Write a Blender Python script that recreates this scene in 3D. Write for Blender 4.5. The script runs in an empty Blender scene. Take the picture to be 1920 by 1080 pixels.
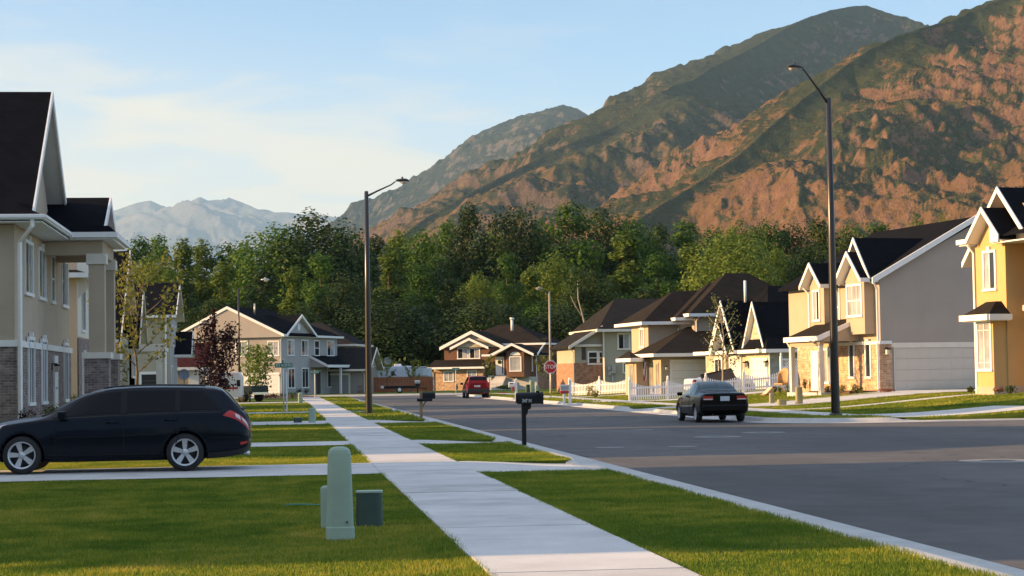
import bpy, bmesh, math, random
import numpy as np
from mathutils import Vector, Matrix

SC = bpy.context.scene
COL = SC.collection
R = math.radians
# ------------------------------------------------------------------ camera, world, sun, exposure
F_PX = 3650.0                       # focal length in pixels of a 1920 wide frame
CAM = np.array((0.0, 0.0, 1.52))
_yaw, _pitch, _roll = R(6.76), R(2.59), R(0.9)
_fh = np.array((math.sin(_yaw), math.cos(_yaw), 0.0))
FWD = _fh * math.cos(_pitch) + np.array((0, 0, math.sin(_pitch)))
_r0 = np.array((math.cos(_yaw), -math.sin(_yaw), 0.0))
_u0 = np.cross(_r0, FWD)
RGT = _r0 * math.cos(_roll) - _u0 * math.sin(_roll)
UPV = _u0 * math.cos(_roll) + _r0 * math.sin(_roll)
cd = bpy.data.cameras.new('camera')
cam = bpy.data.objects.new('camera', cd)
COL.objects.link(cam)
cd.sensor_width = 36.0
cd.lens = F_PX / 1920.0 * 36.0
cd.clip_start = 0.5
cd.clip_end = 90000.0
m3 = Matrix((RGT.tolist(), UPV.tolist(), (-FWD).tolist())).transposed()
cam.matrix_world = Matrix.Translation(CAM.tolist()) @ m3.to_4x4()
SC.camera = cam

SUN_EL, SUN_AZ = 15.0, -87.5        # azimuth from +Y towards +X
w = bpy.data.worlds.new('World')
SC.world = w
w.use_nodes = True
nt = w.node_tree
bg = nt.nodes['Background']
sky = nt.nodes.new('ShaderNodeTexSky')
sky.sky_type = 'NISHITA'
sky.sun_disc = False
sky.sun_elevation = R(SUN_EL)
sky.sun_rotation = R(SUN_AZ)
sky.altitude = 1400
sky.air_density = 1.0
sky.dust_density = 0.5
sky.ozone_density = 2.0


def wn(t, **k):
    n = nt.nodes.new(t)
    for a, v in k.items():
        setattr(n, a, v)
    return n


def wmath(op, a, b=None, clamp=False):
    n = wn('ShaderNodeMath', operation=op, use_clamp=clamp)
    for i, v in enumerate((a, b)):
        if v is None:
            continue
        if isinstance(v, (int, float)):
            n.inputs[i].default_value = v
        else:
            nt.links.new(v, n.inputs[i])
    return n.outputs[0]


tc = wn('ShaderNodeTexCoord')
sep = wn('ShaderNodeSeparateXYZ')
nt.links.new(tc.outputs['Generated'], sep.inputs[0])
zz = wmath('ADD', wmath('MAXIMUM', sep.outputs['Z'], 0.0), 0.07)
comb = wn('ShaderNodeCombineXYZ')
nt.links.new(wmath('MULTIPLY', wmath('DIVIDE', sep.outputs['X'], zz), 0.62), comb.inputs[0])
nt.links.new(wmath('MULTIPLY', wmath('DIVIDE', sep.outputs['Y'], zz), 0.55), comb.inputs[1])
cn = wn('ShaderNodeTexNoise')
cn.inputs['Scale'].default_value = 2.6
cn.inputs['Detail'].default_value = 9
cn.inputs['Roughness'].default_value = 0.55
cn.inputs['Distortion'].default_value = 0.55
nt.links.new(comb.outputs[0], cn.inputs['Vector'])
# banks of thin cloud low in the north-west, thinning upwards and to the right
bank = wn('ShaderNodeMapRange', interpolation_type='SMOOTHSTEP')
bank.inputs['From Min'].default_value = 0.190
bank.inputs['From Max'].default_value = 0.085
nt.links.new(wmath('ADD', wmath('ADD', sep.outputs['Z'], wmath('MULTIPLY', sep.outputs['X'], 0.13)), wmath('MULTIPLY', wmath('SUBTRACT', cn.outputs['Fac'], 0.5), -0.16)), bank.inputs['Value'])
ramp = wn('ShaderNodeMapRange', interpolation_type='SMOOTHSTEP')
ramp.inputs['From Min'].default_value = 0.40
ramp.inputs['From Max'].default_value = 0.68
nt.links.new(wmath('ADD', cn.outputs['Fac'], wmath('MULTIPLY', bank.outputs[0], 0.20)), ramp.inputs['Value'])
fac0 = wmath('MULTIPLY', ramp.outputs[0], wmath('ADD', wmath('MULTIPLY', bank.outputs[0], 0.95), 0.10), clamp=True)
low = wn('ShaderNodeMapRange', interpolation_type='SMOOTHSTEP')
low.inputs['From Min'].default_value = 0.205
low.inputs['From Max'].default_value = 0.06
nt.links.new(wmath('ADD', sep.outputs['Z'], wmath('MULTIPLY', sep.outputs['X'], 0.16)), low.inputs['Value'])
fac = wmath('MAXIMUM', fac0, wmath('MULTIPLY', low.outputs[0], 0.92))
mix = wn('ShaderNodeMix', data_type='RGBA')
nt.links.new(fac, mix.inputs['Factor'])
nt.links.new(sky.outputs[0], mix.inputs['A'])
ccol = wn('ShaderNodeMix', data_type='RGBA')
nt.links.new(bank.outputs[0], ccol.inputs['Factor'])
ccol.inputs['A'].default_value = (3.45, 3.55, 3.6, 1)
ccol.inputs['B'].default_value = (4.55, 4.15, 3.35, 1)
nt.links.new(ccol.outputs['Result'], mix.inputs['B'])
# cirrus added above the frame to lift the shade, brightest on the sunny side
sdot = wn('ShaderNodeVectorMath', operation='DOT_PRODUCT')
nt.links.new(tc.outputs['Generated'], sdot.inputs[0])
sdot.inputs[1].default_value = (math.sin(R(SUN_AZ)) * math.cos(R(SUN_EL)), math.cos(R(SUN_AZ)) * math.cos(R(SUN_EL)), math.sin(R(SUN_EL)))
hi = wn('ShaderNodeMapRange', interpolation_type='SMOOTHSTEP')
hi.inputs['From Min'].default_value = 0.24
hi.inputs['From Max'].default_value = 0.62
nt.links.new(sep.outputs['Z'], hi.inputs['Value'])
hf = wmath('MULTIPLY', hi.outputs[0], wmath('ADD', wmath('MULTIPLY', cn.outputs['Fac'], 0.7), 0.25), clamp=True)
sky_fill = wn('ShaderNodeMix', data_type='RGBA')
sky_fill.inputs['A'].default_value = (3.2, 3.9, 5.4, 1)
sky_fill.inputs['B'].default_value = (7.5, 7.6, 7.8, 1)
nt.links.new(wmath('MAXIMUM', sdot.outputs['Value'], 0.0), sky_fill.inputs['Factor'])
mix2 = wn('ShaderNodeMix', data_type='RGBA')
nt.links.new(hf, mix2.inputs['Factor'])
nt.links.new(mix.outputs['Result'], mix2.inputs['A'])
nt.links.new(sky_fill.outputs['Result'], mix2.inputs['B'])
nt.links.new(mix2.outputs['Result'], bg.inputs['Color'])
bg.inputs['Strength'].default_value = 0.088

sl = bpy.data.lights.new('sun', 'SUN')
sl.energy = 5.0
sl.angle = R(0.55)
sl.color = (1.0, 0.61, 0.27)
sun = bpy.data.objects.new('sun', sl)
COL.objects.link(sun)
_s = Vector((math.sin(R(SUN_AZ)) * math.cos(R(SUN_EL)), math.cos(R(SUN_AZ)) * math.cos(R(SUN_EL)), math.sin(R(SUN_EL))))
sun.rotation_euler = _s.to_track_quat('Z', 'Y').to_euler()
sun.location = (-60, 40, 40)
SC.view_settings.view_transform = 'Standard'
SC.view_settings.look = 'None'
SC.view_settings.exposure = 1.4
SC.view_settings.gamma = 1.0
SC.render.film_transparent = False
SC.cycles.use_denoising = True
SC.cycles.max_bounces = 6
SC.cycles.diffuse_bounces = 3
SC.cycles.glossy_bounces = 3
SC.cycles.transmission_bounces = 4
SC.cycles.transparent_max_bounces = 8
SC.cycles.volume_bounces = 1


# ------------------------------------------------------------------ geometry helpers
def ray(px, py):
    return FWD + RGT * ((px - 960.0) / F_PX) + UPV * ((540.0 - py) / F_PX)


def gp(px, py, z=0.0):
    """point of the plane at height z that the photograph shows at that pixel"""
    d = ray(px, py)
    return CAM + d * ((z - CAM[2]) / d[2])


def dp(px, py, depth):
    """point at a distance along the view axis"""
    return CAM + ray(px, py) * depth


def sstep(t):
    t = np.clip(t, 0, 1)
    return t * t * (3 - 2 * t)


def lift(x, y):
    """height of the ground outside the road: lots rise gently to the houses on both sides"""
    x = np.asarray(x, float); y = np.asarray(y, float)
    r = 0.52 * sstep((x - 20.2) / 10.0) * sstep((190 - y) / 40.0)
    l = 0.28 * sstep((-4.5 - x) / 9.0) * sstep((150 - y) / 40.0)
    return r + l


class MB:
    """collects verts and faces that become one mesh object"""
    def __init__(s):
        s.v = []; s.f = []; s.sm = []

    def add(s, vs, fs, smooth=False):
        o = len(s.v)
        s.v.extend([tuple(map(float, p)) for p in vs])
        for f in fs:
            s.f.append(tuple(i + o for i in f)); s.sm.append(smooth)
        return s

    def box(s, x0, x1, y0, y1, z0, z1):
        return s.add([(x0, y0, z0), (x1, y0, z0), (x1, y1, z0), (x0, y1, z0),
                      (x0, y0, z1), (x1, y0, z1), (x1, y1, z1), (x0, y1, z1)],
                     [(0, 3, 2, 1), (4, 5, 6, 7), (0, 1, 5, 4), (1, 2, 6, 5), (2, 3, 7, 6), (3, 0, 4, 7)])

    def frustum(s, x0, x1, y0, y1, z0, z1, ix, iy):
        return s.add([(x0, y0, z0), (x1, y0, z0), (x1, y1, z0), (x0, y1, z0),
                      (x0 + ix, y0 + iy, z1), (x1 - ix, y0 + iy, z1), (x1 - ix, y1 - iy, z1), (x0 + ix, y1 - iy, z1)],
                     [(0, 3, 2, 1), (4, 5, 6, 7), (0, 1, 5, 4), (1, 2, 6, 5), (2, 3, 7, 6), (3, 0, 4, 7)])

    def prism(s, pts, axis, a, b):
        """polygon pts in the plane normal to axis ('x': (y,z), 'y': (x,z), 'z': (x,y)), pushed from a to b"""
        n = len(pts)
        mk = {'x': lambda p, t: (t, p[0], p[1]), 'y': lambda p, t: (p[0], t, p[1]), 'z': lambda p, t: (p[0], p[1], t)}[axis]
        vs = [mk(p, a) for p in pts] + [mk(p, b) for p in pts]
        fs = [tuple(range(n)), tuple(range(2 * n - 1, n - 1, -1))] + [(i, (i + 1) % n, n + (i + 1) % n, n + i) for i in range(n)]
        return s.add(vs, fs)

    def tube(s, pts, rad, seg=8, cap=True, smooth=True):
        """round bar along points, radius one number or one per point"""
        pts = [Vector(p) for p in pts]
        n = len(pts)
        if not hasattr(rad, '__len__'):
            rad = [rad] * n
        vs = []
        ref = None
        for i, p in enumerate(pts):
            d = (pts[min(i + 1, n - 1)] - pts[max(i - 1, 0)]).normalized()
            if ref is None:
                ref = Vector((0, 0, 1)) if abs(d.z) < .9 else Vector((1, 0, 0))
            a = d.cross(ref).normalized(); b = d.cross(a).normalized()
            ref = -b if b.dot(ref) < 0 else b
            a = d.cross(ref).normalized(); b = d.cross(a).normalized()
            for k in range(seg):
                t = 2 * math.pi * k / seg
                vs.append(p + a * math.cos(t) * rad[i] + b * math.sin(t) * rad[i])
        fs = [(i * seg + k, i * seg + (k + 1) % seg, (i + 1) * seg + (k + 1) % seg, (i + 1) * seg + k)
              for i in range(n - 1) for k in range(seg)]
        s.add(vs, fs, smooth)
        if cap:
            o = len(s.v) - len(vs)
            s.f.append(tuple(o + k for k in range(seg))); s.sm.append(False)
            s.f.append(tuple(o + (n - 1) * seg + k for k in reversed(range(seg)))); s.sm.append(False)
        return s

    def lathe(s, prof, cx=0, cy=0, seg=16, axis='z', smooth=True, cap=True):
        """profile (r, h) turned round an axis through (cx, cy)"""
        vs = []
        for r, h in prof:
            for k in range(seg):
                t = 2 * math.pi * k / seg
                c, q = r * math.cos(t), r * math.sin(t)
                vs.append({'z': (cx + c, cy + q, h), 'y': (cx + c, h, cy + q), 'x': (h, cx + c, cy + q)}[axis])
        n = len(prof)
        fs = [(i * seg + k, i * seg + (k + 1) % seg, (i + 1) * seg + (k + 1) % seg, (i + 1) * seg + k)
              for i in range(n - 1) for k in range(seg)]
        s.add(vs, fs, smooth)
        if not cap: return s
        o = len(s.v) - len(vs)
        s.f.append(tuple(o + k for k in range(seg))); s.sm.append(False)
        s.f.append(tuple(o + (n - 1) * seg + k for k in range(seg))); s.sm.append(False)
        return s

    def board(s, p, q, h, t, side=(0, 0, 0)):
        """strip hanging h below the line p-q, t thick"""
        p = Vector(p); q = Vector(q)
        d = (q - p); n = Vector((-d.y, d.x, 0))
        n = n.normalized() * t if n.length > 1e-6 else Vector((t, 0, 0))
        dz = Vector((0, 0, -h))
        vs = [p, q, q + dz, p + dz, p + n, q + n, q + n + dz, p + n + dz]
        return s.add(vs, [(0, 1, 2, 3), (7, 6, 5, 4), (0, 4, 5, 1), (1, 5, 6, 2), (2, 6, 7, 3), (3, 7, 4, 0)])

    def move(s, fn, start=0):
        s.v[start:] = [tuple(fn(p)) for p in s.v[start:]]
        return s

    def build(s, name, mat, parent=None, bevel=0.0, recalc=True):
        me = bpy.data.meshes.new(name)
        me.from_pydata(s.v, [], s.f)
        me.polygons.foreach_set('use_smooth', s.sm)
        if recalc:
            bm = bmesh.new(); bm.from_mesh(me)
            bmesh.ops.recalc_face_normals(bm, faces=bm.faces)
            bm.to_mesh(me); bm.free()
        me.materials.append(mat)
        o = bpy.data.objects.new(name, me)
        COL.objects.link(o)
        if parent is not None:
            o.parent = parent
        if bevel:
            b = o.modifiers.new('bevel', 'BEVEL'); b.width = bevel; b.segments = 2; b.limit_method = 'ANGLE'
        return o


def npmesh(name, V, F, mat, parent=None, smooth=False):
    """numpy verts (N,3) and equal-sided faces (M,k) to one mesh object"""
    V = np.asarray(V, np.float32); F = np.asarray(F, np.int32)
    me = bpy.data.meshes.new(name)
    me.vertices.add(len(V)); me.vertices.foreach_set('co', V.ravel())
    k = F.shape[1]
    me.loops.add(F.size); me.loops.foreach_set('vertex_index', F.ravel())
    me.polygons.add(len(F))
    me.polygons.foreach_set('loop_start', np.arange(0, F.size, k, dtype=np.int32))
    me.polygons.foreach_set('loop_total', np.full(len(F), k, np.int32))
    if smooth:
        me.polygons.foreach_set('use_smooth', np.ones(len(F), bool))
    me.update(calc_edges=True)
    me.materials.append(mat)
    o = bpy.data.objects.new(name, me)
    COL.objects.link(o)
    if parent is not None:
        o.parent = parent
    return o


def tag(o, label=None, cat=None, group=None, kind=None):
    if label: o['label'] = label
    if cat: o['category'] = cat
    if group: o['group'] = group
    if kind: o['kind'] = kind
    return o


def empty(name, loc, rz=0.0, label=None, cat=None, group=None, kind=None):
    o = bpy.data.objects.new(name, None)
    COL.objects.link(o)
    o.location = tuple(map(float, loc)); o.rotation_euler = (0, 0, rz)
    o.empty_display_size = 0.3
    return tag(o, label, cat, group, kind)


def children(o):
    return [c for c in bpy.data.objects if c.parent is o]


def copy_tree(o, parent=None):
    c = o.copy(); COL.objects.link(c)
    if parent is not None: c.parent = parent
    for ch in children(o):
        copy_tree(ch, c)
    return c


# ------------------------------------------------------------------ materials
def nodes_of(name):
    m = bpy.data.materials.new(name); m.use_nodes = True
    return m, m.node_tree, m.node_tree.nodes['Principled BSDF']


def noise_node(t, scale, detail=4, rough=.55, dist=0.0, coord='Object', vec=None, stretch=None):
    n = t.nodes.new('ShaderNodeTexNoise')
    n.inputs['Scale'].default_value = scale; n.inputs['Detail'].default_value = detail
    n.inputs['Roughness'].default_value = rough; n.inputs['Distortion'].default_value = dist
    if vec is None:
        if coord == 'World':
            vec = t.nodes.new('ShaderNodeNewGeometry').outputs['Position']
        else:
            vec = t.nodes.new('ShaderNodeTexCoord').outputs[coord]
    if stretch:
        mp = t.nodes.new('ShaderNodeMapping'); mp.inputs['Scale'].default_value = stretch
        t.links.new(vec, mp.inputs['Vector']); vec = mp.outputs[0]
    t.links.new(vec, n.inputs['Vector'])
    return n.outputs['Fac']


def ramp_node(t, fac, stops):
    r = t.nodes.new('ShaderNodeValToRGB')
    e = r.color_ramp.elements
    while len(e) < len(stops):
        e.new(0.5)
    for i, (p, c) in enumerate(stops):
        e[i].position = p; e[i].color = (*c, 1) if len(c) == 3 else c
    t.links.new(fac, r.inputs[0])
    return r.outputs[0]


def bump_node(t, b, height, strength=.3, dist=.02):
    n = t.nodes.new('ShaderNodeBump')
    n.inputs['Strength'].default_value = strength; n.inputs['Distance'].default_value = dist
    t.links.new(height, n.inputs['Height']); t.links.new(n.outputs[0], b.inputs['Normal'])
    return n


def sh(c, k):
    return tuple(min(1, x * k) for x in c)


def plain(name, col, rough=.6, var=.12, scale=3.0, bump=0.0, bscale=40.0, metal=0.0, spec=None, coat=0.0):
    """a colour with soft wear-like variation and optional fine bump"""
    m, t, b = nodes_of(name)
    f = noise_node(t, scale, 5)
    t.links.new(ramp_node(t, f, [(.3, sh(col, 1 - var)), (.7, sh(col, 1 + var))]), b.inputs['Base Color'])
    b.inputs['Roughness'].default_value = rough; b.inputs['Metallic'].default_value = metal
    if spec is not None: b.inputs['Specular IOR Level'].default_value = spec
    if coat:
        b.inputs['Coat Weight'].default_value = coat; b.inputs['Coat Roughness'].default_value = .04
    if bump:
        bump_node(t, b, noise_node(t, bscale, 3), bump, .01)
    return m


def mth(t, op, a, b=None):
    n = t.nodes.new('ShaderNodeMath'); n.operation = op
    for i, v in enumerate((a, b)):
        if v is None: continue
        if isinstance(v, (int, float)): n.inputs[i].default_value = v
        else: t.links.new(v, n.inputs[i])
    return n.outputs[0]


def courses(name, col, step, var=.15, rough=.6, depth=.6, blotch=.25):
    """lapped siding or shingle courses: rows by height, each with its own tone"""
    m, t, b = nodes_of(name)
    tcn = t.nodes.new('ShaderNodeTexCoord'); s = t.nodes.new('ShaderNodeSeparateXYZ')
    t.links.new(tcn.outputs['Object'], s.inputs[0])
    q = mth(t, 'DIVIDE', s.outputs['Z'], step)
    saw = mth(t, 'FRACT', q)
    wht = t.nodes.new('ShaderNodeTexWhiteNoise'); wht.noise_dimensions = '2D'
    cx = t.nodes.new('ShaderNodeCombineXYZ')
    hz = mth(t, 'ADD', s.outputs['X'], s.outputs['Y'])
    t.links.new(mth(t, 'FLOOR', mth(t, 'MULTIPLY', hz, 3.1)), cx.inputs[0]); t.links.new(mth(t, 'FLOOR', q), cx.inputs[1])
    t.links.new(cx.outputs[0], wht.inputs['Vector'])
    big = noise_node(t, .5, 4)
    v = mth(t, 'ADD', mth(t, 'MULTIPLY', wht.outputs['Value'], var), mth(t, 'MULTIPLY', big, blotch))
    t.links.new(ramp_node(t, v, [(0, sh(col, .72)), ((var + blotch), sh(col, 1.28))]), b.inputs['Base Color'])
    b.inputs['Roughness'].default_value = rough; b.inputs['Specular IOR Level'].default_value = .02
    bump_node(t, b, saw, depth, step * .25)
    return m


def brick_mat(name, c1, c2, mortar, w=.24, h=.085):
    m, t, b = nodes_of(name)
    tcn = t.nodes.new('ShaderNodeTexCoord'); s = t.nodes.new('ShaderNodeSeparateXYZ')
    t.links.new(tcn.outputs['Object'], s.inputs[0])
    cx = t.nodes.new('ShaderNodeCombineXYZ')
    t.links.new(mth(t, 'ADD', s.outputs['X'], s.outputs['Y']), cx.inputs[0]); t.links.new(s.outputs['Z'], cx.inputs[1])
    br = t.nodes.new('ShaderNodeTexBrick')
    t.links.new(cx.outputs[0], br.inputs['Vector'])
    br.inputs['Scale'].default_value = 1.0
    br.inputs['Brick Width'].default_value = w; br.inputs['Row Height'].default_value = h
    br.inputs['Mortar Size'].default_value = .008
    br.inputs['Color1'].default_value = (*c1, 1); br.inputs['Color2'].default_value = (*c2, 1); br.inputs['Mortar'].default_value = (*mortar, 1)
    br.inputs['Bias'].default_value = -.1
    n = noise_node(t, 3.5, 4)
    mx = t.nodes.new('ShaderNodeMix'); mx.data_type = 'RGBA'; mx.blend_type = 'MULTIPLY'
    mx.inputs['Factor'].default_value = 1
    t.links.new(br.outputs['Color'], mx.inputs['A']); t.links.new(ramp_node(t, n, [(.3, (.62, .6, .6)), (.7, (1.25, 1.2, 1.15))]), mx.inputs['B'])
    t.links.new(mx.outputs['Result'], b.inputs['Base Color'])
    b.inputs['Roughness'].default_value = .85
    bump_node(t, b, br.outputs['Fac'], .5, -.01)
    return m


def leaf_mat(name, c0, c1, trans=.3, scale=.6, rough=.55, objvar=.25):
    m, t, b = nodes_of(name)
    f = noise_node(t, scale, 3, coord='World')
    oi = t.nodes.new('ShaderNodeObjectInfo')
    g = t.nodes.new('ShaderNodeNewGeometry')
    v = mth(t, 'ADD', mth(t, 'ADD', mth(t, 'MULTIPLY', f, .6), mth(t, 'MULTIPLY', oi.outputs['Random'], objvar)),
            mth(t, 'MULTIPLY', g.outputs['Random Per Island'], .3))
    col = ramp_node(t, v, [(.25, c0), (.85, c1)])
    t.links.new(col, b.inputs['Base Color'])
    b.inputs['Roughness'].default_value = rough
    b.inputs['Specular IOR Level'].default_value = .08
    tr = t.nodes.new('ShaderNodeBsdfTranslucent'); t.links.new(col, tr.inputs['Color'])
    mx = t.nodes.new('ShaderNodeMixShader'); mx.inputs[0].default_value = trans
    t.links.new(b.outputs[0], mx.inputs[1]); t.links.new(tr.outputs[0], mx.inputs[2])
    t.links.new(mx.outputs[0], t.nodes['Material Output'].inputs['Surface'])
    return m


def glass_mat(name, col, rough=.06, spec=.7):
    m, t, b = nodes_of(name)
    f = noise_node(t, 1.2, 2)
    t.links.new(ramp_node(t, f, [(.35, sh(col, .75)), (.65, sh(col, 1.25))]), b.inputs['Base Color'])
    b.inputs['Roughness'].default_value = rough; b.inputs['Specular IOR Level'].default_value = spec
    return m


M = {}
M['white'] = plain('white_trim_paint', (.78, .77, .74), .55, .04)
M['cream_trim'] = plain('cream_trim_paint', (.70, .64, .54), .55, .05)
M['shingle'] = courses('charcoal_shingles', (.0085, .009, .0115), .17, .3, .92, .5, .3)
M['shingle_brown'] = courses('brown_shingles', (.024, .0205, .018), .17, .3, .92, .5, .3)
M['shingle_grey'] = courses('grey_brown_shingles', (.024, .023, .0225), .17, .3, .92, .5, .3)
M['stucco_beige'] = plain('beige_stucco', (.46, .365, .265), .9, .06, 1.2, .25, 60)
M['stucco_peach'] = plain('peach_stucco', (.62, .45, .30), .9, .05, 1.2, .25, 60)
M['stucco_cream'] = plain('cream_stucco', (.40, .325, .235), .9, .05, 1.2, .25, 60)
M['stucco_yellow'] = plain('yellow_stucco', (.53, .345, .145), .9, .05, 1.2, .3, 60)
M['stucco_grey'] = plain('grey_stucco', (.36, .345, .33), .9, .05, 1.2, .25, 60)
M['stucco_side'] = plain('warm_grey_side_stucco', (.355, .310, .265), .9, .05, .8, .25, 60)
M['garage_cream'] = plain('cream_garage_panel', (.56, .51, .44), .5, .03, 2)
M['stucco_taupe'] = plain('taupe_stucco', (.27, .24, .205), .9, .06, 1.2, .25, 60)
M['stucco_sun_tint'] = plain('sun_tinted_grey_stucco', (.33, .302, .272), .9, .05, .8, .25, 60)  # grey stucco with the grazing sun's warmth put into its colour
M['stucco_olive'] = plain('olive_stucco', (.37, .335, .25), .9, .05, 1.2, .25, 60)
M['stucco_brown'] = plain('brown_stucco', (.145, .072, .042), .9, .08, 1.2, .25, 60)
M['siding_cream'] = courses('cream_lap_siding', (.48, .42, .31), .16, .06, .6, .5, .05)
M['siding_grey'] = courses('grey_lap_siding', (.34, .36, .35), .16, .06, .6, .5, .05)
M['concrete_base'] = plain('foundation_concrete', (.42, .36, .28), .9, .1, 2, .2, 30)
M['brick_grey'] = brick_mat('grey_red_brick', (.15, .10, .09), (.29, .235, .215), (.30, .275, .25))
M['brick_tan'] = brick_mat('tan_brick', (.40, .215, .115), (.62, .43, .265), (.60, .50, .37))
M['brick_red'] = brick_mat('red_brick', (.30, .12, .06), (.40, .20, .11), (.36, .28, .2))
M['garage_white'] = plain('white_garage_panel', (.72, .71, .68), .5, .03, 2)
M['garage_grey'] = plain('grey_garage_panel', (.30, .285, .26), .55, .04, 2)
M['dark_opening'] = plain('dark_garage_opening', (.012, .011, .012), .6, .2, 2)  # near-black panel colour standing for the shade inside an open garage
M['glass'] = glass_mat('dark_window_glass', (.02, .024, .03))
M['glass_blind'] = glass_mat('blind_behind_glass', (.32, .33, .34), .1, .6)
M['black_metal'] = plain('black_painted_metal', (.007, .007, .008), .45, .2, 8, spec=.25)
M['bronze'] = plain('dark_bronze_pole', (.013, .010, .008), .30, .2, 4)
M['galv'] = plain('galvanised_steel', (.42, .43, .42), .45, .1, 12, metal=.6)
M['grey_post'] = plain('pale_grey_post', (.55, .56, .54), .5, .06, 5)
M['door_brown'] = plain('dark_brown_door', (.055, .035, .028), .5, .1, 4)
M['wood_fence'] = plain('stained_cedar_fence', (.27, .085, .028), .75, .22, 2.2, .2, 20)
M['wood_post'] = plain('weathered_wood', (.24, .165, .09), .8, .2, 9, .2, 40)
M['rubber'] = plain('black_rubber', (.016, .016, .017), .8, .15, 20)
M['lamp_glass'] = glass_mat('lamp_lens', (.55, .5, .42), .2)
# ------------------------------------------------------------------ ground, road, kerbs, paths
def asphalt():
    m, t, b = nodes_of('worn_asphalt')
    big = noise_node(t, .16, 5, .6, stretch=(1, .35, 1))
    fine = noise_node(t, 55, 2)
    mid = noise_node(t, 1.1, 5, .62, .6)
    v = mth(t, 'ADD', mth(t, 'MULTIPLY', big, .55), mth(t, 'MULTIPLY', mid, .3))
    v = mth(t, 'ADD', v, mth(t, 'MULTIPLY', fine, .15))
    t.links.new(ramp_node(t, v, [(.40, (.064, .062, .060)), (.50, (.090, .086, .083)), (.60, (.118, .112, .105))]), b.inputs['Base Color'])
    b.inputs['Roughness'].default_value = .86
    b.inputs['Specular IOR Level'].default_value = .28
    vo = t.nodes.new('ShaderNodeTexVoronoi'); vo.feature = 'DISTANCE_TO_EDGE'; vo.inputs['Scale'].default_value = .16
    mpv = t.nodes.new('ShaderNodeMapping'); mpv.inputs['Scale'].default_value = (1, .55, 1)
    tcv = t.nodes.new('ShaderNodeTexCoord'); wv = t.nodes.new('ShaderNodeMix'); wv.data_type = 'VECTOR'; wv.inputs['Factor'].default_value = .03
    wno = t.nodes.new('ShaderNodeTexNoise'); wno.inputs['Scale'].default_value = 1.2; wno.inputs['Detail'].default_value = 5
    t.links.new(tcv.outputs['Object'], mpv.inputs['Vector']); t.links.new(tcv.outputs['Object'], wno.inputs['Vector'])
    t.links.new(mpv.outputs[0], wv.inputs['A']); sc_ = t.nodes.new('ShaderNodeVectorMath'); sc_.operation = 'SCALE'; sc_.inputs['Scale'].default_value = 40
    t.links.new(wno.outputs['Color'], sc_.inputs[0]); t.links.new(sc_.outputs[0], wv.inputs['B']); t.links.new(wv.outputs['Result'], vo.inputs['Vector'])
    crack = mth(t, 'MULTIPLY', mth(t, 'LESS_THAN', vo.outputs['Distance'], .0045), mth(t, 'GREATER_THAN', big, .50))
    cmx = t.nodes.new('ShaderNodeMix'); cmx.data_type = 'RGBA'; t.links.new(mth(t, 'MULTIPLY', crack, .6), cmx.inputs['Factor'])
    old = b.inputs['Base Color'].links[0].from_socket; t.links.new(old, cmx.inputs['A']); cmx.inputs['B'].default_value = (.03, .03, .03, 1)
    t.links.new(cmx.outputs['Result'], b.inputs['Base Color'])
    bump_node(t, b, noise_node(t, 70, 3), .35, .012)
    return m


def concrete(name, col, scale=1.4):
    m, t, b = nodes_of(name)
    f = noise_node(t, scale, 6, .62)
    s = noise_node(t, .35, 3)
    sp = noise_node(t, 45, 2)
    v = mth(t, 'ADD', mth(t, 'ADD', mth(t, 'MULTIPLY', f, .45), mth(t, 'MULTIPLY', s, .35)), mth(t, 'MULTIPLY', sp, .2))
    gi = t.nodes.new('ShaderNodeNewGeometry')
    v = mth(t, 'ADD', v, mth(t, 'MULTIPLY', mth(t, 'SUBTRACT', gi.outputs['Random Per Island'], .5), .14))
    t.links.new(ramp_node(t, v, [(.34, sh(col, .70)), (.48, sh(col, .96)), (.56, sh(col, 1.05)), (.68, sh(col, 1.18))]), b.inputs['Base Color'])
    b.inputs['Roughness'].default_value = .88
    bump_node(t, b, noise_node(t, 60, 3), .25, .01)
    return m


M['asphalt'] = asphalt()
M['concrete'] = concrete('pale_concrete', (.50, .485, .46))
M['concrete_kerb'] = concrete('kerb_concrete', (.43, .415, .39), 2.2)
M['collar'] = concrete('collar_concrete', (.20, .195, .19), 3)


def lawn_mat():
    m, t, b = nodes_of('lawn_turf')
    f = noise_node(t, .5, 6, .66, .8, coord='World')
    g = noise_node(t, 9, 4, .7, coord='World', stretch=(1, .5, 1))
    v = mth(t, 'ADD', mth(t, 'MULTIPLY', f, .6), mth(t, 'MULTIPLY', g, .4))
    t.links.new(ramp_node(t, v, [(.3, (.060, .105, .012)), (.52, (.105, .140, .018)), (.72, (.19, .17, .03))]), b.inputs['Base Color'])
    b.inputs['Roughness'].default_value = .95; b.inputs['Specular IOR Level'].default_value = .1
    bump_node(t, b, noise_node(t, 25, 4, .8, coord='World'), .9, .05)
    return m


M['lawn'] = lawn_mat()
M['soil'] = plain('woodland_floor', (.045, .040, .022), .95, .3, .05)
M['mulch'] = plain('bark_mulch', (.10, .052, .032), .95, .3, 5, .5, 20)


def grid_sheet(name, fn, nu, nv, mat, zfn):
    u, v = np.meshgrid(np.linspace(0, 1, nu + 1), np.linspace(0, 1, nv + 1), indexing='ij')
    x, y = fn(u, v)
    z = zfn(x, y)
    V = np.stack([x, y, z], -1).reshape(-1, 3)
    i = np.arange((nu + 1) * (nv + 1)).reshape(nu + 1, nv + 1)
    F = np.stack([i[:-1, :-1], i[1:, :-1], i[1:, 1:], i[:-1, 1:]], -1).reshape(-1, 4)
    return npmesh(name, V, F, mat, smooth=True)


def rect(x0, x1, y0, y1):
    return lambda u, v: (x0 + (x1 - x0) * u, y0 + (y1 - y0) * v)


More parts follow.
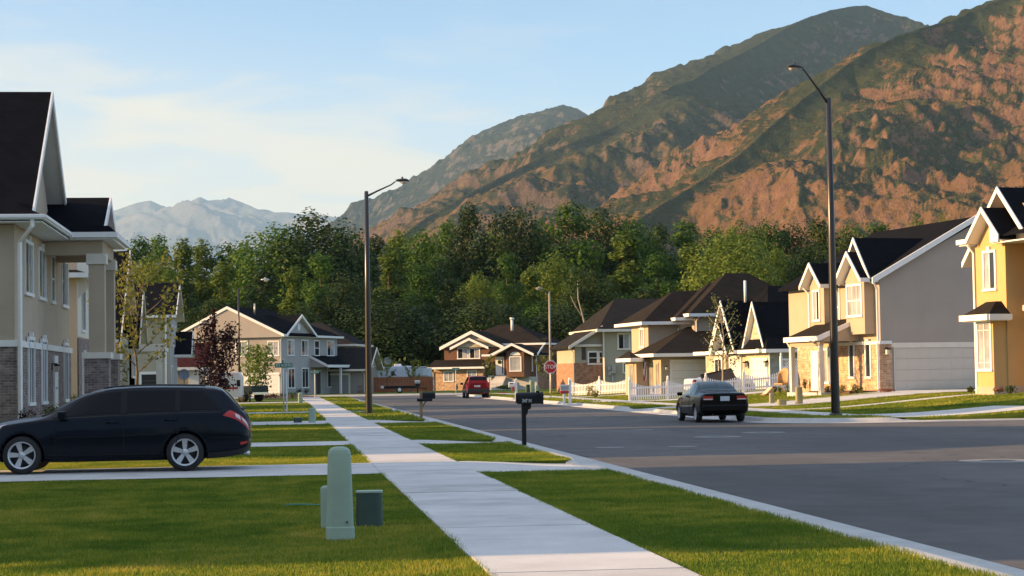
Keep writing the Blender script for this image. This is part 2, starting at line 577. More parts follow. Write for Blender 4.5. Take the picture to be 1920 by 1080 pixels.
def quad(a, b, c, d):
    """bilinear patch a-b (near edge) to d-c (far edge)"""
    def f(u, v):
        x = (1 - u) * (1 - v) * a[0] + u * (1 - v) * b[0] + u * v * c[0] + (1 - u) * v * d[0]
        y = (1 - u) * (1 - v) * a[1] + u * (1 - v) * b[1] + u * v * c[1] + (1 - u) * v * d[1]
        return x, y
    return f


def st(o):
    return tag(o, kind='structure')


ROAD_Z = -0.135
st(grid_sheet('ground', rect(-16500, 16500, -700, 27500), 8, 8, M['soil'], lambda x, y: x * 0 - .6))
st(grid_sheet('road', rect(-75, 95, -25, 182), 34, 40, M['asphalt'], lambda x, y: x * 0 + ROAD_Z))

KERB_R = 4.2
RCX, RCY = 15.2, 60.0


def right_x0(y, off):
    """inner edge of the right block, the corner rounded off"""
    r = KERB_R
    x = np.full_like(y, RCX + off)
    d = y - (RCY + off)
    m = d < r
    x[m] = RCX + off + r - np.sqrt(np.maximum(r * r - (r - np.clip(d[m], 0, r)) ** 2, 0))
    return x


LAWN_Z = lambda x, y: lift(x, y) - .012


def verge(a, b, c, d):
    """strip of turf between two driveways, its ends cut down to the concrete"""
    nv = max(4, int((c[1] - a[1]) / 1.5)); vv = np.concatenate([[0], np.linspace(0, 1, nv), [1]])
    u, v = np.meshgrid(np.linspace(0, 1, 9), vv, indexing='ij'); x, y = quad(a, b, c, d)(u, v); z = LAWN_Z(x, y)
    z[:, 0] -= .16; z[:, -1] -= .16
    i = np.arange(u.size).reshape(u.shape)
    F = np.stack([i[:-1, :-1], i[1:, :-1], i[1:, 1:], i[:-1, 1:]], -1).reshape(-1, 4)
    return st(npmesh('lawn', np.stack([x, y, z], -1).reshape(-1, 3), F, M['lawn']))
st(grid_sheet('lawn', rect(-75, 3.06, -25, 166), 60, 150, M['lawn'], LAWN_Z))
L_DRIVES = [(30.9, 34.9), (44.6, 47.4), (66, 71), (88.2, 91.6), (128, 133)]
R_DRIVES = [(83.5, 88.5), (106, 110), (131, 134)]
for y0, y1 in zip([-25] + [b for a, b in L_DRIVES], [a for a, b in L_DRIVES] + [166]):
    verge((3.05, y0), (5.18, y0 + .5), (5.18, y1 - .5), (3.05, y1))


def right_block(u, v):
    y = RCY + .80 + (174 - RCY - .80) * np.maximum(v - .005, 0) ** 1.6
    x0 = np.where(y > 65.3, 18.12, right_x0(y, .80))
    return x0 + (95 - x0) * u ** 1.7, y


st(grid_sheet('lawn', right_block, 70, 110, M['lawn'], lambda x, y: LAWN_Z(x, y) - .25 * (np.arange(x.shape[1])[None, :] == 0)))
for y0, y1 in zip([65.3] + [b for a, b in R_DRIVES], [a for a, b in R_DRIVES] + [174]):
    verge((16.0, y0 + (.5 if y0 > 66 else 0)), (18.14, y0), (18.14, y1), (16.0, y1 - .5))
st(grid_sheet('lawn', rect(-110, 95, 183, 262), 20, 30, M['lawn'], lambda x, y: x * 0 + .0))
st(grid_sheet('lawn', quad((17.5, 168), (95, 168), (95, 183), (17.5, 183)), 10, 6, M['lawn'], lambda x, y: x * 0 - .016))


def sweep(name, path, prof, mat):
    """profile (offset to the right of travel, height) along a ground polyline; profile may be a function of arc position"""
    P = np.asarray(path, float)
    d = np.gradient(P, axis=0); d /= np.linalg.norm(d, axis=1)[:, None]
    n = np.stack([d[:, 1], -d[:, 0]], 1)
    V = []; k = None
    for i in range(len(P)):
        pr = prof(P[i]) if callable(prof) else prof
        k = len(pr)
        for o, z in pr:
            V.append((P[i, 0] + n[i, 0] * o, P[i, 1] + n[i, 1] * o, z))
    F = [(i * k + j, i * k + j + 1, (i + 1) * k + j + 1, (i + 1) * k + j) for i in range(len(P) - 1) for j in range(k - 1)]
    return npmesh(name, V, F, mat)



def cut(y, drives):
    k = 0.0
    for a, b in drives:
        k = max(k, float(sstep((y - a + 1.0) / .9) * sstep((b + 1.0 - y) / .9)))
    return k


def kerb_left(p):
    k = cut(p[1], L_DRIVES)
    t = .004 - .105 * k
    return [(-.02, -.3), (-.02, t - .004), (.0, t), (.15, t), (.20, t - .012), (.27, -.118), (.30, -.122), (.85, -.128), (.87, ROAD_Z - .02)]


def kerb_right(p):
    k = cut(p[1], R_DRIVES) if p[0] < 16.5 else float(sstep((p[0] - 19.3) / .8) * sstep((25.5 - p[0]) / .8))
    t = .004 - .105 * k
    return [(-.88, -.3), (-.88, t - .004), (-.86, t), (-.71, t), (-.66, t - .012), (-.59, -.118), (-.56, -.122), (0, -.128), (.02, ROAD_Z - .02)]


ys = np.unique(np.concatenate([np.arange(-20, 166.1, 1.0)] + [np.linspace(a - 1.2, b + 1.2, 40) for a, b in L_DRIVES]))
st(sweep('kerb', [(5.15, y) for y in ys], kerb_left, M['concrete_kerb']))
pth = [(RCX, y) for y in np.arange(172, RCY + KERB_R, -.8)]
pth += [(RCX + KERB_R - KERB_R * math.cos(a), RCY + KERB_R - KERB_R * math.sin(a)) for a in np.linspace(0, math.pi / 2, 24)]
pth += [(x, RCY) for x in np.arange(RCX + KERB_R + .4, 60, .5)]
st(sweep('kerb', pth, kerb_right, M['concrete_kerb']))
st(sweep('kerb', [(x, 183) for x in np.arange(-75, 18.5, 2.0)], lambda p: [(-.0, -.3), (0, .004), (.15, .004), (.22, -.12), (.8, -.128), (.82, ROAD_Z - .02)], M['concrete_kerb']))


def slabs(name, x0, x1, y0, y1, step, seed=1):
    rg = random.Random(seed); b = MB()
    y = y0
    while y < y1:
        dz = rg.uniform(-.003, .003)
        L = step
        b.box(x0 + rg.uniform(-.004, .004), x1 + rg.uniform(-.004, .004), y + .011, y + L - .011, -.08, .018 + dz)
        y += L
    return st(b.build(name, M['concrete']))


slabs('sidewalk', 1.55, 3.07, -14, 165, 1.52, 3)
slabs('sidewalk', 18.15, 19.67, 64.4, 172, 1.52, 4)
Z2 = lambda k: (lambda x, y: lift(x, y) + k)
APR = lambda x, y: .008 - .10 * sstep((x - 3.1) / 2.1)
for i, (a, b) in enumerate(L_DRIVES):
    st(grid_sheet('driveway', rect(-22, 1.545, a, b), 40, 6, M['concrete'], Z2(.014)))
    st(grid_sheet('driveway', quad((3.075, a), (5.16, a - .5), (5.16, b + .5), (3.075, b)), 10, 6, M['concrete'], APR))
APL = lambda x, y: .008 - .10 * sstep((18.1 - x) / 1.9)
for (a, b), far in zip(R_DRIVES, ((28.0, 2.4), (31, 0), (30, 0))):
    st(grid_sheet('driveway', quad((19.68, a), (far[0], a - far[1] * .3), (far[0], b + far[1]), (19.68, b)), 30, 8, M['concrete'], Z2(.016)))
    st(grid_sheet('driveway', quad((16.06, a - .5), (18.14, a), (18.14, b), (16.06, b + .5)), 10, 6, M['concrete'], APL))
st(grid_sheet('driveway', quad((28.0, 82.6), (44, 82.6), (44, 91.2), (28.0, 91.2)), 20, 8, M['concrete'], Z2(.02)))
# ramp at the corner, path to the yellow house
st(grid_sheet('sidewalk', quad((19.6, 60.88), (25.2, 60.88), (24.6, 65.6), (18.15, 65.6)), 20, 14, M['concrete'],
              lambda x, y: lift(x, y) + .012 - .10 * sstep((61.9 - y) / 1.0) * sstep((x - 19.0) / .8) * sstep((25.6 - x) / .8)))
st(grid_sheet('sidewalk', quad((19.68, 75.2), (34, 77.2), (34, 78.5), (19.68, 76.5)), 30, 4, M['concrete'], Z2(.016)))
st(grid_sheet('sidewalk', rect(-60, 16, 184.6, 186.1), 30, 2, M['concrete'], lambda x, y: x * 0 + .012))
st(grid_sheet('driveway', quad((-18, 166), (-12, 166), (-12, 172), (-18, 172)), 6, 6, M['concrete'], lambda x, y: x * 0 - .05))


# ------------------------------------------------------------------ grass
def grass_mat():
    m, t, b = nodes_of('lawn_grass_blades')
    big = noise_node(t, .42, 6, .68, .9, coord='World'); mid = noise_node(t, 2.2, 5, .7, .5, coord='World')
    g = t.nodes.new('ShaderNodeNewGeometry')
    v = mth(t, 'ADD', mth(t, 'ADD', mth(t, 'MULTIPLY', big, .62), mth(t, 'MULTIPLY', mid, .38)), mth(t, 'MULTIPLY', mth(t, 'SUBTRACT', g.outputs['Random Per Island'], .5), .16))
    col = ramp_node(t, v, [(.36, (.070, .140, .012)), (.48, (.150, .215, .018)), (.58, (.320, .315, .036)), (.70, (.52, .39, .085))])
    t.links.new(col, b.inputs['Base Color']); b.inputs['Roughness'].default_value = .6; b.inputs['Specular IOR Level'].default_value = .25
    tr = t.nodes.new('ShaderNodeBsdfTranslucent'); t.links.new(col, tr.inputs['Color'])
    mx = t.nodes.new('ShaderNodeMixShader'); mx.inputs[0].default_value = .42
    t.links.new(b.outputs[0], mx.inputs[1]); t.links.new(tr.outputs[0], mx.inputs[2]); t.links.new(mx.outputs[0], t.nodes['Material Output'].inputs['Surface'])
    return m


M['grass'] = grass_mat()
NO_GRASS = [(1.55, 3.07, -20, 166), (18.15, 19.67, 64, 172), (19.6, 25.2, 60.6, 65.6), (28, 44, 82.6, 91.2)]
NO_GRASS += [(-22, 5.2, a, b) for a, b in L_DRIVES] + [(16, 31, a - .3, b + .3) for a, b in R_DRIVES]


def grass(name, rects, dens, h, w, seed, label):
    rg = np.random.default_rng(seed)
    out = []
    for x0, x1, y0, y1 in rects:
        n = int((x1 - x0) * (y1 - y0) * dens)
        x = rg.uniform(x0, x1, n); y = rg.uniform(y0, y1, n)
        ok = np.ones(n, bool)
        for a, b, c, d in NO_GRASS:
            ok &= ~((x > a + .03) & (x < b - .03) & (y > c + .02) & (y < d - .02))
        ok &= (x < 5.17) | (x > right_x0(y, .86))
        s = ((x - 19.68) / 14.3)
        ok &= ~((s > 0) & (s < 1) & (y > 75.2 + 2 * s) & (y < 76.5 + 2 * s))
        z = lift(x, y) - .015
        rel = np.stack([x, y, z], 1) - CAM
        dz = rel @ FWD
        px = rel @ RGT / np.maximum(dz, .1) * F_PX; py = -(rel @ UPV) / np.maximum(dz, .1) * F_PX
        ok &= (np.abs(px) < 1030) & (py < 620) & (dz > 5)
        out.append(np.stack([x, y, z], 1)[ok])
    P = np.concatenate(out)
    n = len(P)
    patch = .75 + .5 * (np.sin(P[:, 0] * 1.7 + np.sin(P[:, 1] * .9) * 2) * np.sin(P[:, 1] * 1.1 + 1.3 * np.sin(P[:, 0] * .8)) * .5 + .5)
    hh = h * rg.uniform(.55, 1.25, n) * patch
    edge = (np.abs(P[:, 0] - 1.5) < .12) | (np.abs(P[:, 0] - 3.12) < .12) | (np.abs(P[:, 0] - 5.1) < .08)
    hh[edge] *= 1.35
    a = rg.uniform(0, 2 * np.pi, n); ln = rg.normal(0, .45, n); la = rg.uniform(0, 2 * np.pi, n)
    ww = w * rg.uniform(.7, 1.3, n)
    dx = np.stack([np.cos(a), np.sin(a), a * 0], 1) * ww[:, None] * .5
    tip = np.stack([np.cos(la) * ln * hh, np.sin(la) * ln * hh, hh], 1)
    V = np.stack([P - dx, P + dx, P + tip], 1).reshape(-1, 3)
    F = np.arange(3 * n).reshape(n, 3)
    o = npmesh(name, V, F, M['grass'])
    return tag(o, label, 'grass', None, 'stuff')


grass('grass', [(-9, 1.6, 13, 38), (3.0, 5.2, 13, 38)], 3000, .035, .010, 5, 'mown green lawn grass beside the near sidewalk')
grass('grass', [(-16, 1.6, 38, 66), (3.0, 5.2, 38, 66)], 800, .042, .019, 6, 'mown lawn grass striped with light and shade past the parked wagon')
grass('grass', [(-26, 1.6, 66, 125), (3.0, 5.2, 66, 166)], 110, .075, .045, 7, 'far lawn grass before the grey house')
grass('grass', [(15.4, 36, 60, 95)], 330, .065, .030, 8, 'lawn grass sloping up to the two houses on the right')
grass('grass', [(15.4, 36, 95, 170)], 70, .08, .055, 9, 'lawn grass along the white picket fence')


# patches in the asphalt: concrete collars round the iron lids
def collar(px, py, r, label, lid=True):
    p = gp(px, py, ROAD_Z)
    e = empty('manhole', (p[0], p[1], ROAD_Z), 0, label, 'manhole', 'lids set in the asphalt')
    b = MB(); b.lathe([(r, -.02), (r, .004), (r * .45, .0055), (r * .45, -.02)], seg=36, smooth=False)
    b.build('collar', M['collar'], e)
    c = MB(); c.lathe([(r * .44, -.02), (r * .44, .007)], seg=28, smooth=False)
    c.build('lid', M['black_metal'] if lid else M['collar'], e)


collar(1345, 819, .62, 'round lid in a pale concrete collar, left of the two behind the black coupe')
collar(1432, 811, .60, 'round lid in a pale collar nearest the corner lamp pole')
collar(1143, 839, .34, 'small pale valve lid in the shaded road near the black mailbox', False)
collar(1281, 837, .34, 'small pale valve lid in the shaded road behind the black coupe', False)
collar(1872, 864, .70, 'large round concrete collar in the sunlit band of the road')
collar(1205, 806, .33, 'small pale valve lid beside the thin sunlit line across the road', False)
# ------------------------------------------------------------------ mountains and the air between
def perlin(x, y, seed=0):
    rg = np.random.default_rng(seed)
    perm = rg.permutation(256); ang = rg.uniform(0, 2 * np.pi, 256)
    gx, gy = np.cos(ang), np.sin(ang)
    xi = np.floor(x).astype(int); yi = np.floor(y).astype(int)
    xf, yf = x - xi, y - yi
    u = xf ** 3 * (xf * (xf * 6 - 15) + 10); v = yf ** 3 * (yf * (yf * 6 - 15) + 10)

    def g(i, j):
        k = perm[(perm[(xi + i) & 255] + yi + j) & 255]
        return gx[k] * (xf - i) + gy[k] * (yf - j)
    a = g(0, 0) * (1 - u) + g(1, 0) * u
    b = g(0, 1) * (1 - u) + g(1, 1) * u
    return (a * (1 - v) + b * v) * 1.5


def ridged(x, y, octs, seed):
    t = 0.0; amp = 1.0; s = 0.0
    for i in range(octs):
        t = t + amp * (1 - 2 * np.abs(perlin(x * 2 ** i, y * 2 ** i, seed + i))); s += amp; amp *= .52
    return t / s


def mountain(name, lines, pxr, dr, npx, nd, k, amp, wave, mat, seed, crest_free=50.0, rough=1.0):
    pxs = np.linspace(*pxr, npx); ds = np.linspace(*dr, nd)
    base = np.array([ray(p, 700) for p in pxs])
    X = CAM[0] + base[:, None, 0] * ds[None, :]; Y = CAM[1] + base[:, None, 1] * ds[None, :]
    wx = perlin(X / wave * .7, Y / wave * .7, seed + 50) * wave * .25
    wy = perlin(X / wave * .7 + 40, Y / wave * .7, seed + 51) * wave * .25
    H = np.full(X.shape, -40.0); near = np.full(X.shape, 1e9)
    for li, pl in enumerate(lines):
        P = np.array([dp(*p) for p in pl])
        for a, b in zip(P[:-1], P[1:]):
            ab = b - a; L2 = ab[0] ** 2 + ab[1] ** 2
            xw, yw = X + wx * .6, Y + wy * .6
            t0 = np.clip(((X - a[0]) * ab[0] + (Y - a[1]) * ab[1]) / L2, 0, 1)
            dist0 = np.hypot(X - a[0] - t0 * ab[0], Y - a[1] - t0 * ab[1])
            t = np.clip(((xw - a[0]) * ab[0] + (yw - a[1]) * ab[1]) / L2, 0, 1)
            dist = np.hypot(xw - a[0] - t * ab[0], yw - a[1] - t * ab[1])
            f = np.clip(dist0 / (wave * .35), 0, 1) if li == 0 else np.full(X.shape, 1.0)
            dist = dist * f + dist0 * (1 - f); t = t * f + t0 * (1 - f)
            h = a[2] + t * ab[2] - k * dist / (1 + dist * .00006)
            if li == 0:
                H = np.maximum(H, h); near = np.minimum(near, dist0)
            else:
                # spurs have rounded backs and melt into the face behind
                h = h + k * dist - k * dist ** 2 / (dist + wave * .22) - wave * .05
                d = np.clip(.5 + (h - H) / (wave * .22), 0, 1)
                H = H * (1 - d) + h * d + wave * .055 * d * (1 - d)
    mask = np.clip((near - crest_free * .15) / crest_free, 0, 1) ** .8 * np.clip((H + 30) / (wave * .35), 0, 1)
    c, s = math.cos(.5), math.sin(.5)
    u = (X * c + Y * s) / wave + wx / wave; v = (-X * s + Y * c) / (wave * 2.1) + wy / wave
    n = ridged(u, v, 6, seed) - .35
    n2 = perlin(X / (wave * .09), Y / (wave * .09), seed + 9) * .5 + perlin(X / (wave * .045), Y / (wave * .045), seed + 10) * .35
    n = np.minimum(n, .40 * k * near / amp)
    H = H + amp * n * mask + amp * .12 * rough * n2 * np.clip(near / 160.0 + .12, 0, 1)
    V = np.stack([X, Y, H], -1).reshape(-1, 3)
    i = np.arange(npx * nd).reshape(npx, nd)
    F = np.stack([i[:-1, :-1], i[1:, :-1], i[1:, 1:], i[:-1, 1:]], -1).reshape(-1, 4)
    return st(npmesh(name, V, F, mat, smooth=False))


def mountain_mat(name, grass, scrub, rock, amount, rock_z=(.25, .75)):
    m, t, b = nodes_of(name)
    g = t.nodes.new('ShaderNodeNewGeometry')
    s = t.nodes.new('ShaderNodeSeparateXYZ'); t.links.new(g.outputs['Position'], s.inputs[0])
    sn = t.nodes.new('ShaderNodeSeparateXYZ'); t.links.new(g.outputs['True Normal'], sn.inputs[0])
    n1 = noise_node(t, .0058, 6, .62, .5, coord='World', stretch=(1, .55, 1.6))
    n2 = noise_node(t, .040, 5, .70, .4, coord='World', stretch=(1, .6, 1.8))
    n4 = noise_node(t, .15, 4, .75, .3, coord='World', stretch=(1, .6, 1.5))
    n3 = noise_node(t, .009, 7, .72, 1.0, coord='World')
    hz = mth(t, 'MULTIPLY', s.outputs['Z'], 1 / 3800.0)
    v = mth(t, 'ADD', mth(t, 'ADD', mth(t, 'MULTIPLY', n1, .38), mth(t, 'ADD', mth(t, 'MULTIPLY', n2, .36), mth(t, 'MULTIPLY', n4, .28))), hz)
    # more scrub colour on faces turned towards +X
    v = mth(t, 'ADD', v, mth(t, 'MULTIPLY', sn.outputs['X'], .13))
    mask = t.nodes.new('ShaderNodeMapRange'); mask.interpolation_type = 'SMOOTHSTEP'
    mask.inputs['From Min'].default_value = amount; mask.inputs['From Max'].default_value = amount + .085
    t.links.new(v, mask.inputs['Value'])
    gcol = ramp_node(t, n3, [(.28, (grass[0] * .62, grass[1] * .82, grass[2] * .8)), (.5, grass), (.72, (grass[0] * 1.25, grass[1] * 1.35, grass[2] * 1.45))])
    scol = ramp_node(t, n2, [(.3, sh(scrub, .6)), (.7, sh(scrub, 1.5))])
    mx = t.nodes.new('ShaderNodeMix'); mx.data_type = 'RGBA'
    t.links.new(mask.outputs[0], mx.inputs['Factor']); t.links.new(gcol, mx.inputs['A']); t.links.new(scol, mx.inputs['B'])
    rk = t.nodes.new('ShaderNodeMapRange'); rk.interpolation_type = 'SMOOTHSTEP'
    rk.inputs['From Min'].default_value = .56; rk.inputs['From Max'].default_value = .64
    steep = mth(t, 'ADD', mth(t, 'MULTIPLY', n3, .8), mth(t, 'MULTIPLY', mth(t, 'SUBTRACT', .80, sn.outputs['Z']), .75))
    t.links.new(steep, rk.inputs['Value'])
    rcol = ramp_node(t, n2, [(.3, sh(rock, .6)), (.7, sh(rock, 1.3))])
    m2 = t.nodes.new('ShaderNodeMix'); m2.data_type = 'RGBA'
    t.links.new(rk.outputs[0], m2.inputs['Factor']); t.links.new(mx.outputs['Result'], m2.inputs['A']); t.links.new(rcol, m2.inputs['B'])
    t.links.new(m2.outputs['Result'], b.inputs['Base Color'])
    b.inputs['Roughness'].default_value = 1.0; b.inputs['Specular IOR Level'].default_value = 0.0
    bump_node(t, b, noise_node(t, .05, 5, .75, coord='World'), 1.0, 14.0)
    return m


M['mt_near'] = mountain_mat('dry_grass_slope', (.150, .084, .036), (.034, .040, .015), (.16, .092, .055), .472)
M['mt_mid'] = mountain_mat('dry_grass_and_scrub_slope', (.135, .083, .039), (.032, .038, .018), (.12, .085, .060), .490)
M['mt_back'] = mountain_mat('wooded_slope', (.085, .072, .052), (.026, .034, .024), (.10, .088, .078), .42)
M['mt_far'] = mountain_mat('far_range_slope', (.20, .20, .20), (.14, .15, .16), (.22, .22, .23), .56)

mountain('mountain', [
    [(980, 600, 2300), (1120, 470, 2400), (1195, 412, 2450), (1215, 398, 2500), (1300, 345, 2600), (1400, 275, 2720), (1480, 205, 2830), (1545, 152, 2930), (1600, 112, 3020), (1640, 86, 3080),
     (1690, 62, 3150), (1740, 48, 3200), (1785, 36, 3250), (1830, 14, 3300), (1890, -8, 3350), (1960, -40, 3400), (2060, -85, 3450)],
    [(1400, 275, 2720), (1420, 330, 2540), (1425, 395, 2380)],
    [(1545, 152, 2930), (1560, 240, 2700), (1535, 320, 2480), (1500, 400, 2280)],
    [(1690, 62, 3150), (1690, 160, 2860), (1660, 260, 2600), (1620, 350, 2380), (1600, 415, 2230)],
    [(1830, 14, 3300), (1815, 140, 2900), (1775, 250, 2600), (1745, 330, 2400), (1725, 410, 2230)],
    [(1960, -40, 3400), (1945, 120, 2900), (1900, 240, 2560), (1860, 330, 2340), (1850, 400, 2200)],
    [(2060, -60, 3300), (2030, 150, 2800), (1985, 300, 2400), (1960, 380, 2250)]],
    (1000, 2080), (1750, 3700), 700, 380, .62, 95, 330, M['mt_near'], 11, 45, 1.25)
mountain('mountain', [
    [(520, 600, 3200), (620, 520, 3350), (700, 462, 3500), (740, 442, 3600), (800, 402, 3720), (870, 364, 3850), (960, 318, 4000), (1060, 268, 4150), (1120, 245, 4230), (1160, 226, 4300), (1195, 206, 4350), (1225, 178, 4400), (1240, 168, 4420),
     (1270, 158, 4560), (1300, 150, 4700), (1330, 128, 4880), (1390, 100, 5250), (1430, 78, 5480), (1460, 60, 5650), (1510, 34, 5920), (1560, 18, 6150), (1600, 11, 6300), (1625, 10, 6380), (1655, 20, 6450),
     (1690, 40, 6500), (1745, 60, 6550), (1850, 90, 6600), (2000, 120, 6600)],
    [(1240, 168, 4420), (1215, 230, 4100), (1160, 300, 3800), (1085, 355, 3500), (1010, 400, 3250), (985, 430, 3100)],
    [(1060, 268, 4150), (1010, 330, 3850), (950, 375, 3600), (900, 420, 3400)],
    [(1160, 226, 4300), (1130, 290, 4000), (1060, 350, 3650), (990, 385, 3450)],
    [(1240, 168, 4420), (1275, 235, 4120), (1290, 300, 3850), (1260, 360, 3500), (1200, 410, 3200)]],
    (520, 2050), (2200, 7000), 800, 500, .60, 130, 520, M['mt_mid'], 31, 70)
mountain('mountain', [
    [(330, 640, 9750), (470, 530, 10050), (560, 470, 10125), (640, 422, 10200), (700, 386, 10050), (745, 352, 9975), (800, 326, 9900), (850, 292, 9840), (880, 268, 9810), (915, 242, 9780), (945, 226, 9750), (975, 215, 9780), (1002, 214, 9750), (1022, 204, 9690),
     (1055, 195, 9630), (1082, 202, 9600), (1100, 214, 9600), (1140, 217, 9675), (1168, 222, 9750), (1250, 250, 9900)],
    [(1055, 195, 9630), (1010, 250, 9000), (960, 300, 8550), (900, 340, 8100)],
    [(945, 226, 9750), (905, 290, 9075), (850, 340, 8550), (800, 385, 8100)],
    [(850, 292, 9840), (820, 340, 9225), (760, 395, 8700)],
    [(1140, 217, 9675), (1120, 260, 9150), (1080, 300, 8700)],
    [(745, 352, 9975), (720, 390, 9450), (690, 420, 9150)]],
    (330, 1290), (6400, 10700), 520, 320, .72, 200, 800, M['mt_back'], 57, 60)
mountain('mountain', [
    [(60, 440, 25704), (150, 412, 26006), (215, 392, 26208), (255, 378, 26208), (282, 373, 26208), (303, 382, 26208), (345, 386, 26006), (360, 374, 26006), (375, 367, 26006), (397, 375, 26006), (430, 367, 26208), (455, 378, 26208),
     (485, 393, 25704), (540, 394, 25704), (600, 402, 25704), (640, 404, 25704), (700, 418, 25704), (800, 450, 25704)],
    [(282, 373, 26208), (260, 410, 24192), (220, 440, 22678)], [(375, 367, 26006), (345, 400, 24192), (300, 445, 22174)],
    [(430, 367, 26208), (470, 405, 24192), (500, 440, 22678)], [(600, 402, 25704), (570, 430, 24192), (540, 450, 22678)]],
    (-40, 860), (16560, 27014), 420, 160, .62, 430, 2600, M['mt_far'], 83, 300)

hz = MB(); hz.box(-17500, 17500, -800, 28500, -1.7, 2640)
ho = hz.build('haze', bpy.data.materials.new('haze_air'))
hm = ho.data.materials[0]; hm.use_nodes = True
hm.node_tree.nodes.remove(hm.node_tree.nodes['Principled BSDF'])
pv = hm.node_tree.nodes.new('ShaderNodeVolumePrincipled')
pv.inputs['Color'].default_value = (.45, .72, 1.0, 1)
pv.inputs['Density'].default_value = 2.7e-5
pv.inputs['Anisotropy'].default_value = .0
hm.node_tree.links.new(pv.outputs[0], hm.node_tree.nodes['Material Output'].inputs['Volume'])
tag(ho, kind='stuff')
ho.display_type = 'WIRE'
# ------------------------------------------------------------------ trees and plants
M['leaf_wood'] = leaf_mat('cottonwood_leaves', (.018, .056, .010), (.092, .170, .026), .30, .10, .5, .30)
M['leaf_light'] = leaf_mat('poplar_leaves', (.036, .082, .013), (.165, .220, .036), .36, .12, .5, .25)
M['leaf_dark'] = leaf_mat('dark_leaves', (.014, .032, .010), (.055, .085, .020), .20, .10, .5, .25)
M['leaf_gold'] = leaf_mat('yellow_green_leaves', (.10, .13, .025), (.30, .27, .06), .4, .8, .45, .1)
M['leaf_fresh'] = leaf_mat('fresh_green_leaves', (.07, .13, .02), (.20, .27, .05), .38, .8, .45, .1)
M['leaf_purple'] = leaf_mat('dark_purple_leaves', (.010, .005, .007), (.042, .014, .018), .2, 1.2, .4, .1)
M['leaf_shrub'] = leaf_mat('shrub_leaves', (.030, .055, .016), (.115, .135, .040), .25, 1.5, .55, .3)
M['leaf_rust'] = leaf_mat('rusty_flower_leaves', (.10, .045, .025), (.34, .15, .085), .25, 2.0, .6, .3)
M['bark'] = plain('grey_brown_bark', (.15, .115, .085), .9, .3, 3, .6, 25)
M['bark_pale'] = plain('pale_bark', (.30, .26, .20), .85, .2, 3, .4, 25)


def cards(P, size, rg, out=None, aspect=.62, flat=.0):
    """leaf shaped quads at points P; out = outward directions that bias the way they face"""
    n = len(P)
    N = rg.normal(size=(n, 3))
    if out is not None:
        N = N * .50 + out * 1.1
    N[:, 2] += .35 + flat
    N /= np.linalg.norm(N, axis=1)[:, None]
    T = rg.normal(size=(n, 3)); T -= N * (T * N).sum(1)[:, None]; T /= np.linalg.norm(T, axis=1)[:, None]
    B = np.cross(N, T)
    s = (size * rg.uniform(.55, 1.3, n))[:, None]
    V = np.stack([P - T * s * .5, P + B * s * aspect * .5 + N * s * .08, P + T * s * .5, P - B * s * aspect * .5 + N * s * .08], 1).reshape(-1, 3)
    return V, np.arange(4 * n).reshape(n, 4)


def lobe_points(lobes, n, rg, inner=.42):
    vol = np.array([l[3] * l[3] * l[4] for l in lobes]) ** .8
    k = rg.choice(len(lobes), n, p=vol / vol.sum())
    L = np.array(lobes)[k]
    d = rg.normal(size=(n, 3)); d /= np.linalg.norm(d, axis=1)[:, None]
    r = inner + (1 - inner) * rg.uniform(0, 1, n) ** .7
    r *= 1 + .16 * np.sin(d[:, 0] * 7 + k) * np.sin(d[:, 2] * 6 + k * 2)
    P = L[:, :3] + d * r[:, None] * np.stack([L[:, 3], L[:, 3], L[:, 4]], 1)
    return P, d


def tree_lobes(h, wid, rg, kind):
    """rounded leaf masses of a crown h tall and wid wide"""
    lobes = []
    n = {'broad': 19, 'tall': 15, 'slim': 11}[kind]
    for i in range(n):
        t = (i + .5) / n
        z = h * (.13 + .80 * t) + rg.normal() * h * .02
        prof = {'broad': math.sin(math.pi * min(1, .16 + .80 * t)) ** .6, 'tall': (1 - t) ** .55 * .9 + .12, 'slim': (1 - t) ** .7 * .8 + .18}[kind]
        a = i * 2.4 + rg.uniform(-.5, .5)
        rad = wid * .5 * prof
        off = rad * rg.uniform(.30, .68)
        r = max(rad * rg.uniform(.42, .62), wid * .10)
        lobes.append((math.cos(a) * off, math.sin(a) * off, z, r, r * rg.uniform(.95, 1.5)))
    lobes.append((0, 0, h * .9, wid * .14, h * .10))
    lobes.append((0, 0, h * .5, wid * .24, h * .30))
    return lobes


def make_tree(name, loc, h, wid, kind, leaf, nleaf, size, seed, bark='bark', clear=.0, limbs=7, trunk_r=None):
    rg = np.random.default_rng(seed)
    root = empty(name, loc, rg.uniform(0, 6.28))
    lobes = tree_lobes(h, wid, rg, kind)
    if clear:
        lobes = [(x, y, clear * h + z * (1 - clear), r, rz * (1 - clear)) for x, y, z, r, rz in lobes]
    P, d = lobe_points(lobes, nleaf, rg)
    P[:, 2] = np.maximum(P[:, 2], .25 + clear * h * .6)
    V, F = cards(P, size, rg, d)
    npmesh('crown', V, F, M[leaf], root)
    t = MB(); tr = trunk_r or h * .013
    x = y = 0.0; path = []
    for i in range(8):
        path.append((x, y, h * .86 * i / 7)); x += rg.normal() * h * .008; y += rg.normal() * h * .008
    path[0] = (0, 0, -.3)
    t.tube(path, [tr * (1.25 if i == 0 else 1 - .85 * i / 7) for i in range(8)], 7)
    for l in sorted(lobes, key=lambda q: -q[3])[:limbs]:
        k = max(1, min(6, int(l[2] / h * 7) - 2)); p = path[k]
        mid = ((p[0] + l[0]) * .5, (p[1] + l[1]) * .5, p[2] + (l[2] - p[2]) * .35)
        t.tube([p, mid, (l[0], l[1], l[2])], [tr * .45, tr * .3, tr * .1], 5)
    t.build('trunk', M[bark], root)
    return root


